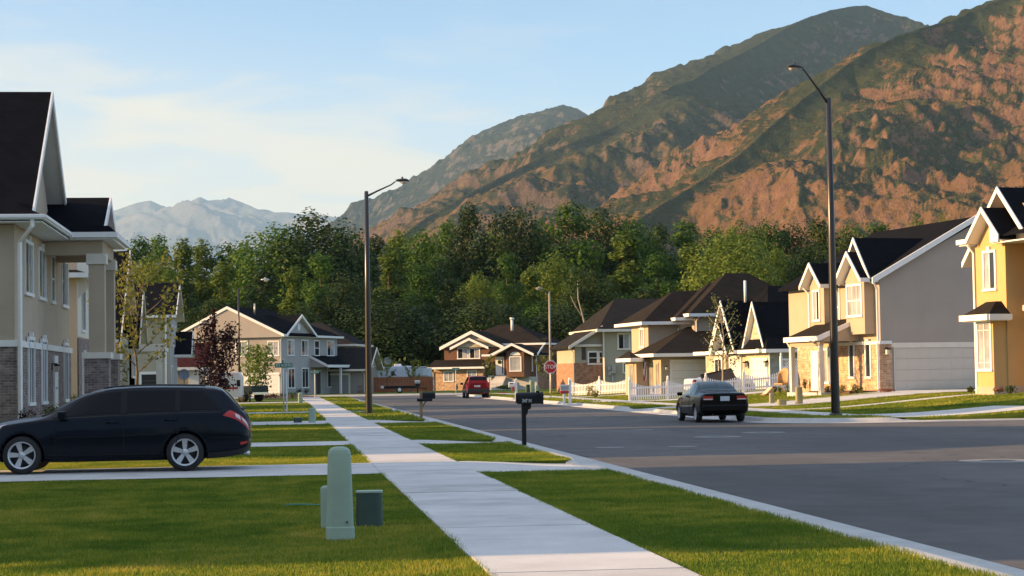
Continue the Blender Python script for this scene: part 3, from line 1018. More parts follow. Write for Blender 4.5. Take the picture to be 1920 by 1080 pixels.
protos = [make_tree('broadleaf_tree', (0, 0, 0), 20, 13, 'broad', 'leaf_wood', 19000, .39, 101, limbs=9),
          make_tree('broadleaf_tree', (0, 0, 0), 20, 10, 'tall', 'leaf_wood', 16000, .38, 102, limbs=8),
          make_tree('broadleaf_tree', (0, 0, 0), 20, 7.5, 'slim', 'leaf_light', 13000, .36, 103, limbs=7),
          make_tree('broadleaf_tree', (0, 0, 0), 20, 12, 'broad', 'leaf_light', 19000, .38, 104, limbs=9),
          make_tree('broadleaf_tree', (0, 0, 0), 20, 11, 'tall', 'leaf_dark', 16000, .39, 105, limbs=8),
          make_tree('broadleaf_tree', (0, 0, 0), 20, 14, 'broad', 'leaf_dark', 19000, .41, 106, limbs=9)]
_used = set()
W = 'trees of the wood behind the houses'


def wood_tree(px, ytop, depth, k, wide, label):
    g = dp(px, 705, depth); base = -.3
    top = dp(px, ytop, depth)[2]
    s = (top - base) / (20 * (.99 if k in (1, 2, 4) else 1.0))
    if k in _used:
        o = copy_tree(protos[k])
    else:
        _used.add(k); o = protos[k]
    o.location = (g[0], g[1], base)
    rr = random.Random(px * 7 + int(depth))
    o.rotation_euler = (0, 0, rr.uniform(0, 6.28))
    o.scale = (s * wide * 1.25, s * wide * 1.25, s)
    return tag(o, label, 'tree', W)


BACK = [
    (262, 440, 300, 1, .9, 'sunlit tree crowning the wood just right of the left porch eave'),
    (300, 436, 310, 1, .8, 'pointed tree of the wood above the sapling at left'),
    (345, 447, 315, 2, 1.0, 'narrow tree of the wood above the purple-leaved tree'),
    (382, 449, 320, 2, 1.0, 'narrow pale tree of the wood left of the gap in the treeline'),
    (425, 452, 320, 1, .9, 'low-topped tree in the dip of the treeline under the pale far range'),
    (462, 456, 310, 2, 1.0, 'narrow tree of the wood left of the broad dark crown'),
    (522, 412, 290, 0, 1.0, 'left half of the broad tall crown against the pale far range'),
    (590, 394, 290, 5, .95, 'tallest broad dark crown at left of the tall near lamp'),
    (645, 420, 300, 0, .8, 'rounded tree of the wood between broad dark crown and tall near lamp'),
    (705, 442, 310, 4, 1.0, 'dark tree of the wood right behind the tall near lamp'),
    (752, 432, 315, 2, 1.1, 'slim pale tree just right of the tall near lamp'),
    (800, 420, 310, 0, .8, 'tree of the wood above the brown house gable'),
    (843, 408, 305, 1, .8, 'medium tree of the wood left of the leaning ragged crown'),
    (886, 383, 295, 4, .75, 'ragged dark crown standing high over the parked red car'),
    (925, 425, 315, 0, .8, 'low rounded tree in the notch right of the ragged crown'),
    (966, 381, 295, 5, .75, 'high rounded dark crown above the house mailbox'),
    (1020, 400, 300, 0, .7, 'crown of the wood above the far lamp with pale pole'),
    (1078, 374, 290, 1, .95, 'highest crown of the wood right of the far pale lamp'),
    (1130, 386, 300, 5, .7, 'dark rounded crown left of the tan house roof'),
    (1192, 394, 300, 0, .75, 'rounded crown above the olive house roof'),
    (1240, 420, 310, 4, .8, 'lower dark tree of the wood above the tan house'),
    (1288, 408, 305, 1, .9, 'tree of the wood over the tan house roof steps'),
    (1340, 418, 300, 0, .8, 'tree of the wood left of the white roof vent pipe'),
    (1392, 408, 290, 3, .8, 'leafy tree of the wood behind the white roof vent pipe'),
    (1440, 404, 300, 0, .7, 'tree of the wood above the two steep siding gables'),
    (1490, 415, 300, 5, .7, 'dark tree of the wood left of the corner lamp pole'),
    (1545, 408, 310, 4, .9, 'dark tree of the wood directly behind the corner lamp pole'),
    (1600, 410, 310, 0, .7, 'tree of the wood above the brick house front gable'),
    (1650, 412, 315, 1, .9, 'small-topped tree of the wood over the brick house roof'),
    (1725, 398, 240, 3, .5, 'bright small tree top over the brick house ridge'),
    (1775, 395, 250, 3, .5, 'tree tops against the ridge beside the yellow house'),
]
FRONT = [
    (285, 470, 245, 3, .8, 'bright green tree behind the roofs at left'),
    (345, 520, 235, 4, .9, 'shaded tree rising behind the purple-leaved tree'),
    (420, 490, 250, 2, 1.2, 'yellow-green slim tree behind the thin left lamp'),
    (395, 560, 230, 5, .9, 'low dark tree left of the grey house gable'),
    (500, 505, 245, 4, 1.0, 'dark tree behind the grey house chimney side'),
    (552, 500, 240, 2, 1.0, 'bright slim tree behind the grey house front gable'),
    (605, 470, 255, 1, 1.0, 'mid-green tree behind the grey house'),
    (660, 510, 245, 5, .9, 'dark rounded tree left of the tall near lamp'),
    (735, 462, 260, 2, 1.3, 'tall yellow-green slim tree between tall lamp and brown house'),
    (790, 490, 250, 1, .9, 'mid-green tree over the white trailer'),
    (845, 520, 250, 4, 1.0, 'dark tree behind the brown house gable'),
    (900, 505, 255, 3, .8, 'paler tree behind the brown house roof'),
    (955, 470, 265, 1, .8, 'mid-green tree rising behind the brown house vent pipe'),
    (1000, 500, 255, 2, 1.2, 'slim pale tree left of the far lamp'),
    (1050, 470, 260, 3, .75, 'leafy tree behind the far lamp pole'),
    (1105, 500, 245, 5, .8, 'dark tree above the brick end of the olive house'),
    (1180, 432, 262, 2, 1.5, 'tall pale poplar behind the olive house roof'),
    (1240, 470, 250, 1, .9, 'mid-green tree behind the tan house roof'),
    (1300, 455, 250, 2, 1.3, 'pale sunlit tree left of the white roof vent pipe'),
    (1372, 425, 235, 3, .95, 'large sunlit leafy tree over the siding house roof'),
    (1460, 452, 240, 3, .7, 'sunlit round tree between siding house and corner lamp'),
    (1530, 450, 235, 5, .7, 'dark tree behind the brick house left gable'),
    (1600, 440, 240, 4, .8, 'dark tree behind the brick house front gable'),
]
LOW = [(455, 600), (640, 590), (700, 600), (765, 590), (820, 600), (990, 590), (1075, 585), (1130, 560), (1060, 620), (720, 640), (1215, 540), (300, 590), (560, 575), (605, 565), (675, 560), (735, 560), (795, 570), (850, 575), (905, 560), (950, 570), (1020, 560), (1050, 570), (1100, 545), (1165, 545), (410, 590), (360, 600)]
for a in BACK + FRONT:
    wood_tree(*a)
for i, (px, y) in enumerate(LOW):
    wood_tree(px, y, 236 + (i % 3) * 7, (5, 4, 0)[i % 3], 1.5, 'low dark tree filling the shaded foot of the wood')  # dark leaf colours stand in for the shade low in the wood

# a mass of crowns that closes the wood behind the rows
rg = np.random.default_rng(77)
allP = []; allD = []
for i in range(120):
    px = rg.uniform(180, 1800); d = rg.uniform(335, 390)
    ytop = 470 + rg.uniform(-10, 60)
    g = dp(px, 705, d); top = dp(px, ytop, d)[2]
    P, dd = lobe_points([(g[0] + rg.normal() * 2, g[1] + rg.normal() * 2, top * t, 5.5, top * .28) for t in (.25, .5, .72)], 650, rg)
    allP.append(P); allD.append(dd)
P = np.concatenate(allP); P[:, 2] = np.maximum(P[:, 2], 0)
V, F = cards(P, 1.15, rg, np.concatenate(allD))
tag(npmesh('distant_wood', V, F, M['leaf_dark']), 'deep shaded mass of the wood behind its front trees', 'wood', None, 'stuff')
P = []
for i in range(170):
    g = dp(rg.uniform(250, 1650), 705, rg.uniform(226, 250)); hh = rg.uniform(1.5, 5)
    q, _ = lobe_points([(g[0], g[1], hh * .4, 2.6, hh * .6)], 260, rg); P.append(q)
P = np.concatenate(P); P[:, 2] = np.maximum(P[:, 2], 0)
V, F = cards(P, .6, rg)
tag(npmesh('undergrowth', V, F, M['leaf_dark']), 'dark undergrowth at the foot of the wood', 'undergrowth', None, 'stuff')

# the bare leaning trunk that shows pale in the shade
e = empty('leaning_tree', dp(1104, 715, 226), 0, 'thin bare leaning trunk pale against the dark wood left of olive house', 'tree')
b = MB(); o = np.array(e.location)
pp = [dp(x, y, 226) - o for x, y in ((1104, 716), (1103, 640), (1094, 598), (1084, 560), (1083, 525))]
b.tube(pp, [.16, .14, .11, .08, .05], 6); b.tube([pp[2], dp(1078, 572, 226) - o, dp(1070, 555, 226) - o], [.07, .05, .02], 5)
b.build('trunk', M['bark_pale'], e)
P, d = lobe_points([(*(dp(1083, 520, 226) - o), 1.3, 1.6)], 260, rg)
V, F = cards(P, .4, rg, d); npmesh('crown', V, F, M['leaf_dark'], e)


def sapling(name, px, base_z, depth, ytop, wid_px, leaf, nleaf, size, seed, label, cat='tree', stake=False, sparse=.9, clear=.3, bark='bark', shape='vase'):
    """young tree: thin stem, ascending twigs, leaves gathered along the twigs"""
    rg = np.random.default_rng(seed)
    g = dp(px, 700, depth); loc = (g[0], g[1], base_z)
    h = dp(px, ytop, depth)[2] - base_z; wd = wid_px * depth / F_PX
    e = empty(name, loc, 0, label, cat)
    t = MB(); tr = max(.018, h * .011)
    stem = [(rg.normal() * h * .006 * i, rg.normal() * h * .006 * i, -.1 + (h * .9 + .1) * i / 6) for i in range(7)]
    t.tube(stem, [tr * (1 - .8 * i / 6) for i in range(7)], 6)
    tw = []
    nb = 15 if nleaf > 300 else 9
    for i in range(nb):
        z0 = h * (clear + (.62) * (i / nb)); a = i * 2.4 + rg.uniform(-.4, .4)
        rel = (z0 / h - clear) / (1 - clear)
        if shape == 'vase': L = wd * .5 * (.55 + .5 * math.sin(math.pi * min(1, rel * .9 + .25))); up = .85
        elif shape == 'cone': L = wd * .5 * (1.05 - rel * .85); up = .6
        else: L = wd * .5 * math.sin(math.pi * (.22 + .68 * rel)); up = .7
        k = z0 / (h * .9) * 6; q = stem[min(6, int(k))]
        p0 = Vector((q[0], q[1], z0)); p2 = p0 + Vector((math.cos(a) * L, math.sin(a) * L, L * up + h * .04)); p1 = p0.lerp(p2, .5) + Vector((0, 0, -L * .08))
        t.tube([p0, p1, p2], [tr * .42, tr * .28, tr * .1], 4)
        tw.append((p0, p1, p2))
    t.build('trunk', M[bark], e)
    P = []
    for i in range(nleaf):
        p0, p1, p2 = tw[rg.integers(len(tw))]
        s = rg.uniform(.25, 1.08) ** .8
        c = p0.lerp(p1, s * 2) if s < .5 else p1.lerp(p2, s * 2 - 1)
        P.append((c.x + rg.normal() * wd * .045 * sparse, c.y + rg.normal() * wd * .045 * sparse, c.z + rg.normal() * h * .022 * sparse))
    for i in range(nleaf // 8):
        s = rg.uniform(.5, 1.02); P.append((stem[-1][0] * s + rg.normal() * wd * .04, rg.normal() * wd * .04, h * s * .97))
    V, F = cards(np.array(P), size, rg)
    npmesh('crown', V, F, M[leaf], e)
    return e


sapling('sapling', 258, .05, 79.4, 488, 165, 'leaf_gold', 880, .21, 21, 'open yellow-green sapling beside the portico of the beige house', clear=.28, sparse=1.3)
sapling('sapling', 212, .1, 80, 618, 55, 'leaf_shrub', 420, .13, 22, 'slim dark-green young tree against the brick porch pier', clear=.12, shape='cone', sparse=1.4)
sapling('purple_tree', 404, -.02, 132, 578, 72, 'leaf_purple', 2900, .22, 23, 'dark purple-leaved tree before the grey house', clear=.10, shape='oval', sparse=2.2)
sapling('small_tree', 481, -.02, 140, 644, 58, 'leaf_fresh', 1500, .21, 24, 'small fresh-green tree before the white garage of the grey house', clear=.20, shape='oval', sparse=2.4)
sapling('sapling', 722, 0, 200, 672, 40, 'leaf_gold', 150, .28, 25, 'spindly yellow sapling before the white trailer, the left of two', clear=.35)
sapling('sapling', 773, 0, 200, 676, 28, 'leaf_gold', 210, .28, 26, 'spindly yellow sapling before the white trailer, the right of two', clear=.30)
sapling('sapling', 917, 0, 196, 668, 24, 'leaf_gold', 230, .28, 27, 'yellow-green sapling before the brown house entrance', clear=.30)
sapling('sapling', 1022, 0, 196, 664, 36, 'leaf_gold', 230, .28, 28, 'yellow-green sapling left of the stop sign', clear=.25)
sapling('street_tree', 1355, .05, 95, 548, 64, 'leaf_shrub', 430, .15, 29, 'thin street tree leaning over the roof valley by the dark ramp', clear=.25, bark='bark_pale', sparse=1.4)


def bush(px, py, depth, wpx, hpx, leaf, label, seed, n=260, size=None, group=None):
    rg = np.random.default_rng(seed); g = dp(px, py, depth)
    wd = wpx * depth / F_PX; h = hpx * depth / F_PX
    e = empty('shrub', g, 0, label, 'shrub', group)
    L = [(rg.normal() * wd * .18, rg.normal() * wd * .18, h * .45, wd * .34, h * .5) for _ in range(4)]
    P, d = lobe_points(L, n, rg, .4); P[:, 2] = np.maximum(P[:, 2], .02)
    V, F = cards(P, size or max(.07, wd * .12), rg, d)
    npmesh('foliage', V, F, M[leaf], e)
    t = MB()
    for k in range(4):
        t.tube([(0, 0, -.05), (L[k][0], L[k][1], h * .5)], [.02, .008], 4)
    t.build('stem', M['bark'], e)
    return e
# ------------------------------------------------------------------ houses
def gable(roof, trim, ax, a0, a1, b0, b1, ze, zr, ends=(1, 1), t=.15, rake=.24, am=None, fascia=(1, 1), lip=None):
    """gable roof, ridge along ax from b0 to b1; a0..a1 across; white rakes on the ends asked for"""
    am = (a0 + a1) / 2 if am is None else am
    ze0, ze1 = (ze, ze) if not hasattr(ze, '__len__') else ze
    roof.prism([(a0, ze0), (am, zr), (a1, ze1), (a1, ze1 - t), (am, zr - t), (a0, ze0 - t)], ax, b0, b1)
    trim.prism([(a0 + .03, ze0 - t - .004), (am, zr - t - .004), (a1 - .03, ze1 - t - .004), (a1 - .03, ze1 - t - .035), (am, zr - t - .035), (a0 + .03, ze0 - t - .035)], ax, b0 + .01, b1 - .01)
    for e, b, s in ((ends[0], b0, -1), (ends[1], b1, 1)):
        if not e: continue
        c, d = b - s * .012, b + s * .045
        trim.prism([(a0 - .02, ze0 + .03), (am, zr + .03), (am, zr - rake), (a0 - .02, ze0 - rake)], ax, c, d)
        trim.prism([(a1 + .02, ze1 + .03), (am, zr + .03), (am, zr - rake), (a1 + .02, ze1 - rake)], ax, c, d)
    for f, a, s, z in ((fascia[0], a0, -1, ze0), (fascia[1], a1, 1, ze1)):
        if not f: continue
        lo, hi = (a - .10, a + .012) if s < 0 else (a - .012, a + .10)
        q = [(lo, z + .0), (hi, z + .0), (hi, z - .2), (lo, z - .2)]
        trim.prism(q, ax, b0 - .02, b1 + .02)


def hip(roof, trim, x0, x1, y0, y1, ze, rise, ax='x', h0=None, h1=None, t=.14, fascia=True):
    """hip roof with eaves rectangle and a ridge along ax; h0/h1 are how far each end leans in (0 makes a gable end)"""
    if ax == 'x':
        half = (y1 - y0) / 2; ym = (y0 + y1) / 2
        r0 = (x0 + (half if h0 is None else h0), ym); r1 = (x1 - (half if h1 is None else h1), ym)
    else:
        half = (x1 - x0) / 2; xm = (x0 + x1) / 2
        r0 = (xm, y0 + (half if h0 is None else h0)); r1 = (xm, y1 - (half if h1 is None else h1))
    v = [(x0, y0, ze), (x1, y0, ze), (x1, y1, ze), (x0, y1, ze), (*r0, ze + rise), (*r1, ze + rise),
         (x0, y0, ze - t), (x1, y0, ze - t), (x1, y1, ze - t), (x0, y1, ze - t)]
    f = ([(0, 1, 5, 4), (1, 2, 5), (2, 3, 4, 5), (3, 0, 4)] if ax == 'x' else [(0, 1, 4), (1, 2, 5, 4), (2, 3, 5), (3, 0, 4, 5)])
    f += [(0, 6, 7, 1), (1, 7, 8, 2), (2, 8, 9, 3), (3, 9, 6, 0), (6, 9, 8, 7)]
    roof.add(v, f)
    if fascia:
        z0, z1 = ze - .2, ze + .012
        trim.box(x0 - .1, x1 + .1, y0 - .1, y0 + .012, z0, z1); trim.box(x0 - .1, x1 + .1, y1 - .012, y1 + .1, z0, z1)
        trim.box(x0 - .1, x0 + .012, y0 + .012, y1 - .012, z0, z1); trim.box(x1 - .012, x1 + .1, y0 + .012, y1 - .012, z0, z1)
        trim.box(x0 + .02, x1 - .02, y0 + .02, y1 - .02, ze - t - .04, ze - t - .004)


class House:
    def __init__(s, name, px, py, sc, psi, label, z=None, cat='house'):
        s.o = dp(px, py, F_PX / sc); s.psi = R(psi)
        s.ax = np.array((math.cos(s.psi), math.sin(s.psi), 0)); s.ay = np.array((-math.sin(s.psi), math.cos(s.psi), 0))
        s.e = empty(name, s.o, s.psi, label, cat)

    def _l(s, px, py):
        q = CAM - s.o; d = ray(px, py)
        return np.array((q @ s.ax, q @ s.ay, q[2])), np.array((d @ s.ax, d @ s.ay, d[2]))

    def onx(s, px, py, c=0):
        o, d = s._l(px, py); p = o + d * ((c - o[0]) / d[0]); return p[1], p[2]

    def ony(s, px, py, c=0):
        o, d = s._l(px, py); p = o + d * ((c - o[1]) / d[1]); return p[0], p[2]

    def part(s, mb, name, mat, parent=None):
        return mb.build(name, M[mat], parent or s.e)

    def rc(s, pl, c, a, b):
        """rectangle on a wall from two pixel corners"""
        f = s.onx if pl == 'x' else s.ony
        u0, z0 = f(*a, c); u1, z1 = f(*b, c)
        return min(u0, u1), max(u0, u1), min(z0, z1), max(z0, z1)

    def fb(s, mb, pl, c, sg, u0, u1, z0, z1, d0, d1):
        a, b = sorted((c + sg * d0, c + sg * d1))
        return mb.box(a, b, u0, u1, z0, z1) if pl == 'x' else mb.box(u0, u1, a, b, z0, z1)

    def window(s, pl, c, sg, u0, u1, z0, z1, style='slide', glass='glass', trim='white', w=.11, cap=False, shade=False, parent=None):
        f = MB()
        s.fb(f, pl, c, sg, u0 - w, u0, z0, z1, -.03, .05); s.fb(f, pl, c, sg, u1, u1 + w, z0, z1, -.03, .05)
        s.fb(f, pl, c, sg, u0 - w, u1 + w, z1, z1 + w, -.03, .055); s.fb(f, pl, c, sg, u0 - w - .03, u1 + w + .03, z0 - w, z0, -.03, .075)
        if cap:
            m = (u0 + u1) / 2
            s.fb(f, pl, c, sg, m - .11, m + .11, z1 + w, z1 + w + .14, -.03, .09)
        m = (u0 + u1) / 2; k = .028
        if style in ('slide', 'slidegrid'):
            s.fb(f, pl, c, sg, m - k, m + k, z0, z1, -.02, .03)
        if style in ('hung', 'grid'):
            zm = (z0 + z1) / 2; s.fb(f, pl, c, sg, u0, u1, zm - k, zm + k, -.02, .03)
        if style == 'grid':
            for q in (1 / 3, 2 / 3):
                uu = u0 + (u1 - u0) * q; s.fb(f, pl, c, sg, uu - .018, uu + .018, z0, z1, -.02, .024)
        if style == 'slidegrid':
            zz = z0 + (z1 - z0) * .86
            s.fb(f, pl, c, sg, u0, u1, zz - .012, zz + .012, -.02, .02); s.fb(f, pl, c, sg, u0, u1, z0 + (z1 - z0) * .14 - .012, z0 + (z1 - z0) * .14 + .012, -.02, .02)
        o = s.part(f, 'window', trim, parent)
        g = MB(); s.fb(g, pl, c, sg, u0, u1, z0, z1, -.05, .008); s.part(g, 'pane', glass, o)
        if style == 'slide' and shade:
            g = MB(); s.fb(g, pl, c, sg, m + k, u1, z0, z1, -.04, .012); s.part(g, 'blind', 'glass_blind', o)
        return o

    def garage(s, pl, c, sg, u0, u1, z0, z1, mat='garage_white', trim='white', w=.16):
        f = MB()
        s.fb(f, pl, c, sg, u0 - w, u0, z0, z1, -.03, .05); s.fb(f, pl, c, sg, u1, u1 + w, z0, z1, -.03, .05)
        s.fb(f, pl, c, sg, u0 - w, u1 + w, z1, z1 + w * 1.3, -.03, .055)
        s.part(f, 'garage_frame', trim)
        d = MB(); n = 4
        for i in range(n):
            a = z0 + (z1 - z0) * i / n; b = z0 + (z1 - z0) * (i + 1) / n
            s.fb(d, pl, c, sg, u0, u1, a + .008, b - .008, -.05, .012)
            m = max(2, int((u1 - u0) / .6)); q = (u1 - u0) / m
            for j in range(m):
                s.fb(d, pl, c, sg, u0 + q * j + .07, u0 + q * (j + 1) - .07, a + .09, b - .09, .01, .020)
        s.fb(d, pl, c, sg, u0, u1, z0, z1, -.06, -.02)
        return s.part(d, 'garage_door', mat)

    def downspout(s, pts, mat='white', w=.045):
        b = MB(); b.tube(pts, w, 4, smooth=False); return s.part(b, 'downspout', mat)

    def lantern(s, pl, c, sg, u, z, sz=1.0):
        f = MB(); q = .07 * sz
        s.fb(f, pl, c, sg, u - q * .5, u + q * .5, z - q, z + q * 2, 0, .03)
        s.fb(f, pl, c, sg, u - q * .3, u + q * .3, z + q * 1.6, z + q * 2.1, .03, .2)
        s.fb(f, pl, c, sg, u - q * 1.1, u + q * 1.1, z + q * .9, z + q * 1.6, .09, .09 + q * 2.2)
        o = s.part(f, 'wall_lantern', 'black_metal')
        g = MB(); s.fb(g, pl, c, sg, u - q * .9, u + q * .9, z - q * 1.6, z + q * .9, .1, .1 + q * 1.8); s.part(g, 'lamp_glass', 'lamp_glass', o)


# ---- beige house with the tall portico, left
H = House('beige_house', 28, 795, 60.0, 0, 'beige stucco house with brick lower storey, tall portico and steep dark roof')
b = MB(); b.box(-13, 0, 0, 15.4, 2.55, 6.1); b.box(-12.9, -.06, .06, 15.3, -.4, 2.55)
b.prism([(.6, 6.1), (9.8, 6.1), (5.2, 10.1)], 'x', -12.5, .02)
H.part(b, 'wall', 'stucco_beige')
b = MB(); b.box(-13.06, .06, -.06, 15.46, -.5, 2.36); H.part(b, 'brick_base', 'brick_grey')
b = MB(); b.box(-13.1, .11, -.11, 15.5, 2.36, 2.56); H.part(b, 'band', 'white')
r, t = MB(), MB()
gable(r, t, 'x', -.12, 10.5, -13.5, .56, 6.42, 10.95, ends=(1, 1), fascia=(0, 0), rake=.3)
H.e.scale = (1.025,) * 3
# the eave runs back along the front as a small skirt roof and turns out round the portico
r.add([(-13.5, -.6, 6.34), (.92, -.6, 6.34), (.92, 16, 6.34), (.0, 16, 6.8), (.0, .0, 6.8), (-13.5, .0, 6.8)], [(0, 1, 4, 5), (1, 2, 3, 4)])
for k, (d0, d1) in enumerate(((.0, .10), (.10, .15))):
    zt = 6.36 - k * .02; zb = 6.20 + k * .05
    t.box(-13.6, .9 + d1, -.6 - d1, -.6 - d0, zb, zt); t.box(.9 + d0, .9 + d1, -.6 - d0, 6.75, zb, zt)
t.box(-13.5, .9, -.6, 0, 6.12, 6.16); t.box(0, .9, 0, 16, 6.12, 6.16)
H.part(r, 'roof', 'shingle'); H.part(t, 'gutter', 'white')
# portico
P = MB(); P.box(.01, 2.0, 7.35, 7.75, 5.62, 6.1); P.box(1.65, 2.0, 7.75, 11.3, 5.62, 6.1); P.box(.01, 2.0, 11.3, 11.7, 5.62, 6.1)
H.part(P, 'portico_beam', 'stucco_beige')
r2, t2 = MB(), MB()
gable(r2, t2, 'x', 6.9, 12.1, -1.5, 2.08, 6.42, 7.8, ends=(0, 1), fascia=(0, 0), rake=.26)
t2.box(.95, 2.55, 6.65, 6.8, 6.18, 6.36); t2.box(2.4, 2.55, 6.8, 12.3, 6.18, 6.36); t2.box(.95, 2.4, 6.8, 12.2, 6.12, 6.16)
r2.add([(.9, 6.75, 6.37), (2.45, 6.75, 6.37), (2.45, 12.3, 6.37), (2.25, 12.0, 6.6), (2.25, 7.0, 6.6), (.9, 7.0, 6.6)], [(0, 1, 4, 5), (1, 2, 3, 4)])
H.part(r2, 'portico_roof', 'shingle'); H.part(t2, 'portico_gutter', 'white')
for y in (7.3, 11.1):
    c = MB(); c.box(1.52, 2.06, y, y + .56, 2.25, 5.3); o = H.part(c, 'portico_pillar', 'stucco_beige')
    c = MB(); c.box(1.45, 2.13, y - .07, y + .63, 5.3, 5.66); H.part(c, 'capital', 'cream_trim', o)
    c = MB(); c.box(1.38, 2.2, y - .14, y + .7, -.4, 2.05); H.part(c, 'pier', 'brick_grey', o)
    c = MB(); c.box(1.30, 2.28, y - .22, y + .78, 2.05, 2.26); H.part(c, 'pier_cap', 'cream_trim', o)
for y0, y1 in ((2.42, 4.22), (5.97, 7.68), (12.9, 14.7)):
    H.window('x', 0, 1, y0, y1, 4.15, 5.72, cap=True, shade=True)
H.window('x', 0, 1, 9.5, 10.4, 4.15, 5.72, 'hung')
for y0, y1 in ((2.7, 4.0), (6.2, 7.4), (12.9, 14.1)):
    H.window('x', .06, 1, y0, y1, .62, 2.62, cap=True)
b = MB(); b.box(.02, .12, 9.6, 10.6, 0, 2.2); o = H.part(b, 'door', 'white')
b = MB(); b.tube([(.13, 9.72, 1.05), (.2, 9.72, 1.05)], .03, 6); H.part(b, 'door_handle', 'galv', o)
H.downspout([(.62, -.62, 6.2), (.62, -.62, 6.0), (.18, -.1, 5.55), (.18, -.1, -.2)], w=.07)
H.lantern('y', -.06, -1, -.9, 1.55, 1.2); H.lantern('x', .06, 1, 9.1, 1.75, 1.2)

# ---- peach house behind the portico
o_ = dp(145, 735, 84.5)
H = House('peach_house', 145, 735, F_PX / 84.5, 0, 'peach stucco house seen between the portico pillar and the beige house wall')
b = MB(); b.box(-12, 0, .0, 7.5, -.6, 6.1); H.part(b, 'wall', 'stucco_peach')
b = MB(); b.box(.0, .03, .02, 7.4, 2.4, 6.0); H.part(b, 'front_panel', 'cream_trim')
b = MB(); b.box(.03, .06, .1, 7.3, -.5, 2.35); H.part(b, 'brick_base', 'brick_grey')
r, t = MB(), MB(); hip(r, t, -12.6, .5, -.5, 8.1, 5.15, 1.4, 'x'); H.part(r, 'roof', 'shingle_brown'); H.part(t, 'gutter', 'white')
H.window('x', .03, 1, 1.6, 3.1, 2.75, 4.75, cap=True); H.window('x', .06, 1, 1.6, 3.1, -.1, 1.6, cap=True)
b = MB(); b.box(-.5, .35, .3, .42, 4.6, 4.95); b.prism([(-.02, 4.6), (.5, 4.6), (-.02, 4.0)], 'y', .3, .42); H.part(b, 'bracket', 'cream_trim')

# ---- low house with the big roof slope
H = House('dark_roof_house', 243, 738, 37, 0, 'house with a big dark roof slope and narrow steep gable behind the yellow-green sapling')
b = MB(); b.box(-13, -.7, .7, 13, -.5, 3.0); b.prism([(9.0, 3), (14.6, 3), (11.8, 5.6)], 'x', -8, -.7); b.box(-8, -.7, 9.0, 14.6, -.5, 3.0)
H.part(b, 'wall', 'stucco_olive')
r, t = MB(), MB()
gable(r, t, 'x', -.1, 12.4, -13.5, -.42, 2.75, 7.65, ends=(1, 1)); gable(r, t, 'x', 8.2, 15.4, -8, -.1, 2.4, 6.0, ends=(0, 1), rake=.3)
H.part(r, 'roof', 'shingle'); H.part(t, 'fascia', 'cream_trim')
b = MB(); b.box(.1, 1.5, 5.2, 8.0, 2.2, 2.6); b.box(1.0, 1.3, 5.3, 5.6, -.4, 2.2); b.box(1.0, 1.3, 7.6, 7.9, -.4, 2.2); H.part(b, 'porch', 'cream_trim')
H.window('x', -.7, 1, 10.6, 12.6, .9, 2.3)

# ---- olive beige house with the dark garage opening
H = House('open_garage_house', 318, 742, 24.6, 0, 'pale olive house whose dark garage opening shows above the parked wagon')
b = MB(); b.box(-10, 0, 0, 11, -.4, 6.0); H.part(b, 'wall', 'stucco_olive')
b = MB(); b.box(0, .03, .02, 10.9, -.4, 5.9); H.part(b, 'front_panel', 'stucco_grey')
r, t = MB(), MB(); gable(r, t, 'x', -.55, 11.5, -10.5, .55, 6.15, 8.9, ends=(1, 1)); H.part(r, 'roof', 'shingle'); H.part(t, 'gutter', 'white')
H.garage('y', 0, -1, -2.1, -.9, -.3, 1.65, 'dark_opening', 'white')
H.downspout([(-.25, -.1, 6.0), (-.25, -.08, -.2)], w=.07)
H.window('x', .03, 1, 3, 4.6, 3.9, 5.4); H.window('x', .03, 1, 7, 8.6, 3.9, 5.4); H.window('x', .03, 1, 2, 3.6, .6, 2.2)
r, t = MB(), MB(); gable(r, t, 'x', 6.0, 11.0, -2, 1.4, 3.2, 5.1, ends=(0, 1)); H.part(r, 'porch_roof', 'shingle'); H.part(t, 'porch_fascia', 'white')
H.lantern('y', 0, -1, -.62, 1.45, 1.3)

# ---- low maroon-roofed garage with the dish
H = House('maroon_roof_garage', 352, 741, 22, -6, 'low garage with dark maroon roof half hidden by the purple tree', cat='garage')
b = MB(); b.box(-3, 1.2, 0, 6, -.3, 2.4); H.part(b, 'wall', 'stucco_olive')
b = MB()
b.prism([(-.5, 2.35), (3, 4.5), (6.5, 2.35), (6.5, 2.2), (3, 4.3), (-.5, 2.2)], 'x', -3.3, 1.4)
M['maroon'] = courses('maroon_shingles', (.055, .020, .022), .17, .3, .9, .5, .2)
H.part(b, 'roof', 'maroon')
b = MB(); b.box(-3.3, 1.4, -.62, -.5, 2.12, 2.38); H.part(b, 'gutter', 'white')
b = MB(); b.box(.1, .95, -.06, -.0, -.2, 2.05); H.part(b, 'door', 'white')

# ---- grey two storey house
H = House('grey_house', 527, 742, 19.3, -24, 'grey two-storey house with sun-tinted gable side and dark hip roof behind the street signs')
b = MB()
b.prism([(-11, -.3), (0, -.3), (0, 5.8), (-5.6, 8.5), (-11, 5.8)], 'y', 0, .3)
H.part(b, 'gable_wall', 'stucco_sun_tint')
b = MB(); b.box(-11, 0, .3, 14.4, -.3, 5.8); b.prism([(1.0, 5.6), (7.8, 5.6), (7.8, 5.85), (4.4, 7.6), (1.0, 5.85)], 'x', -3, .02); H.part(b, 'wall', 'stucco_grey')
r, t = MB(), MB()
hip(r, t, -11.5, .45, -.30, 14.9, 5.95, 2.85, 'y', h0=0.001, fascia=False)
t.box(.44, .55, -.3, .7, 5.75, 5.96); t.box(.44, .55, 8.0, 15, 5.75, 5.96); t.box(-11.6, .55, 14.9, 15, 5.75, 5.96); t.box(-11.0, .4, .35, 14.8, 5.76, 5.79)
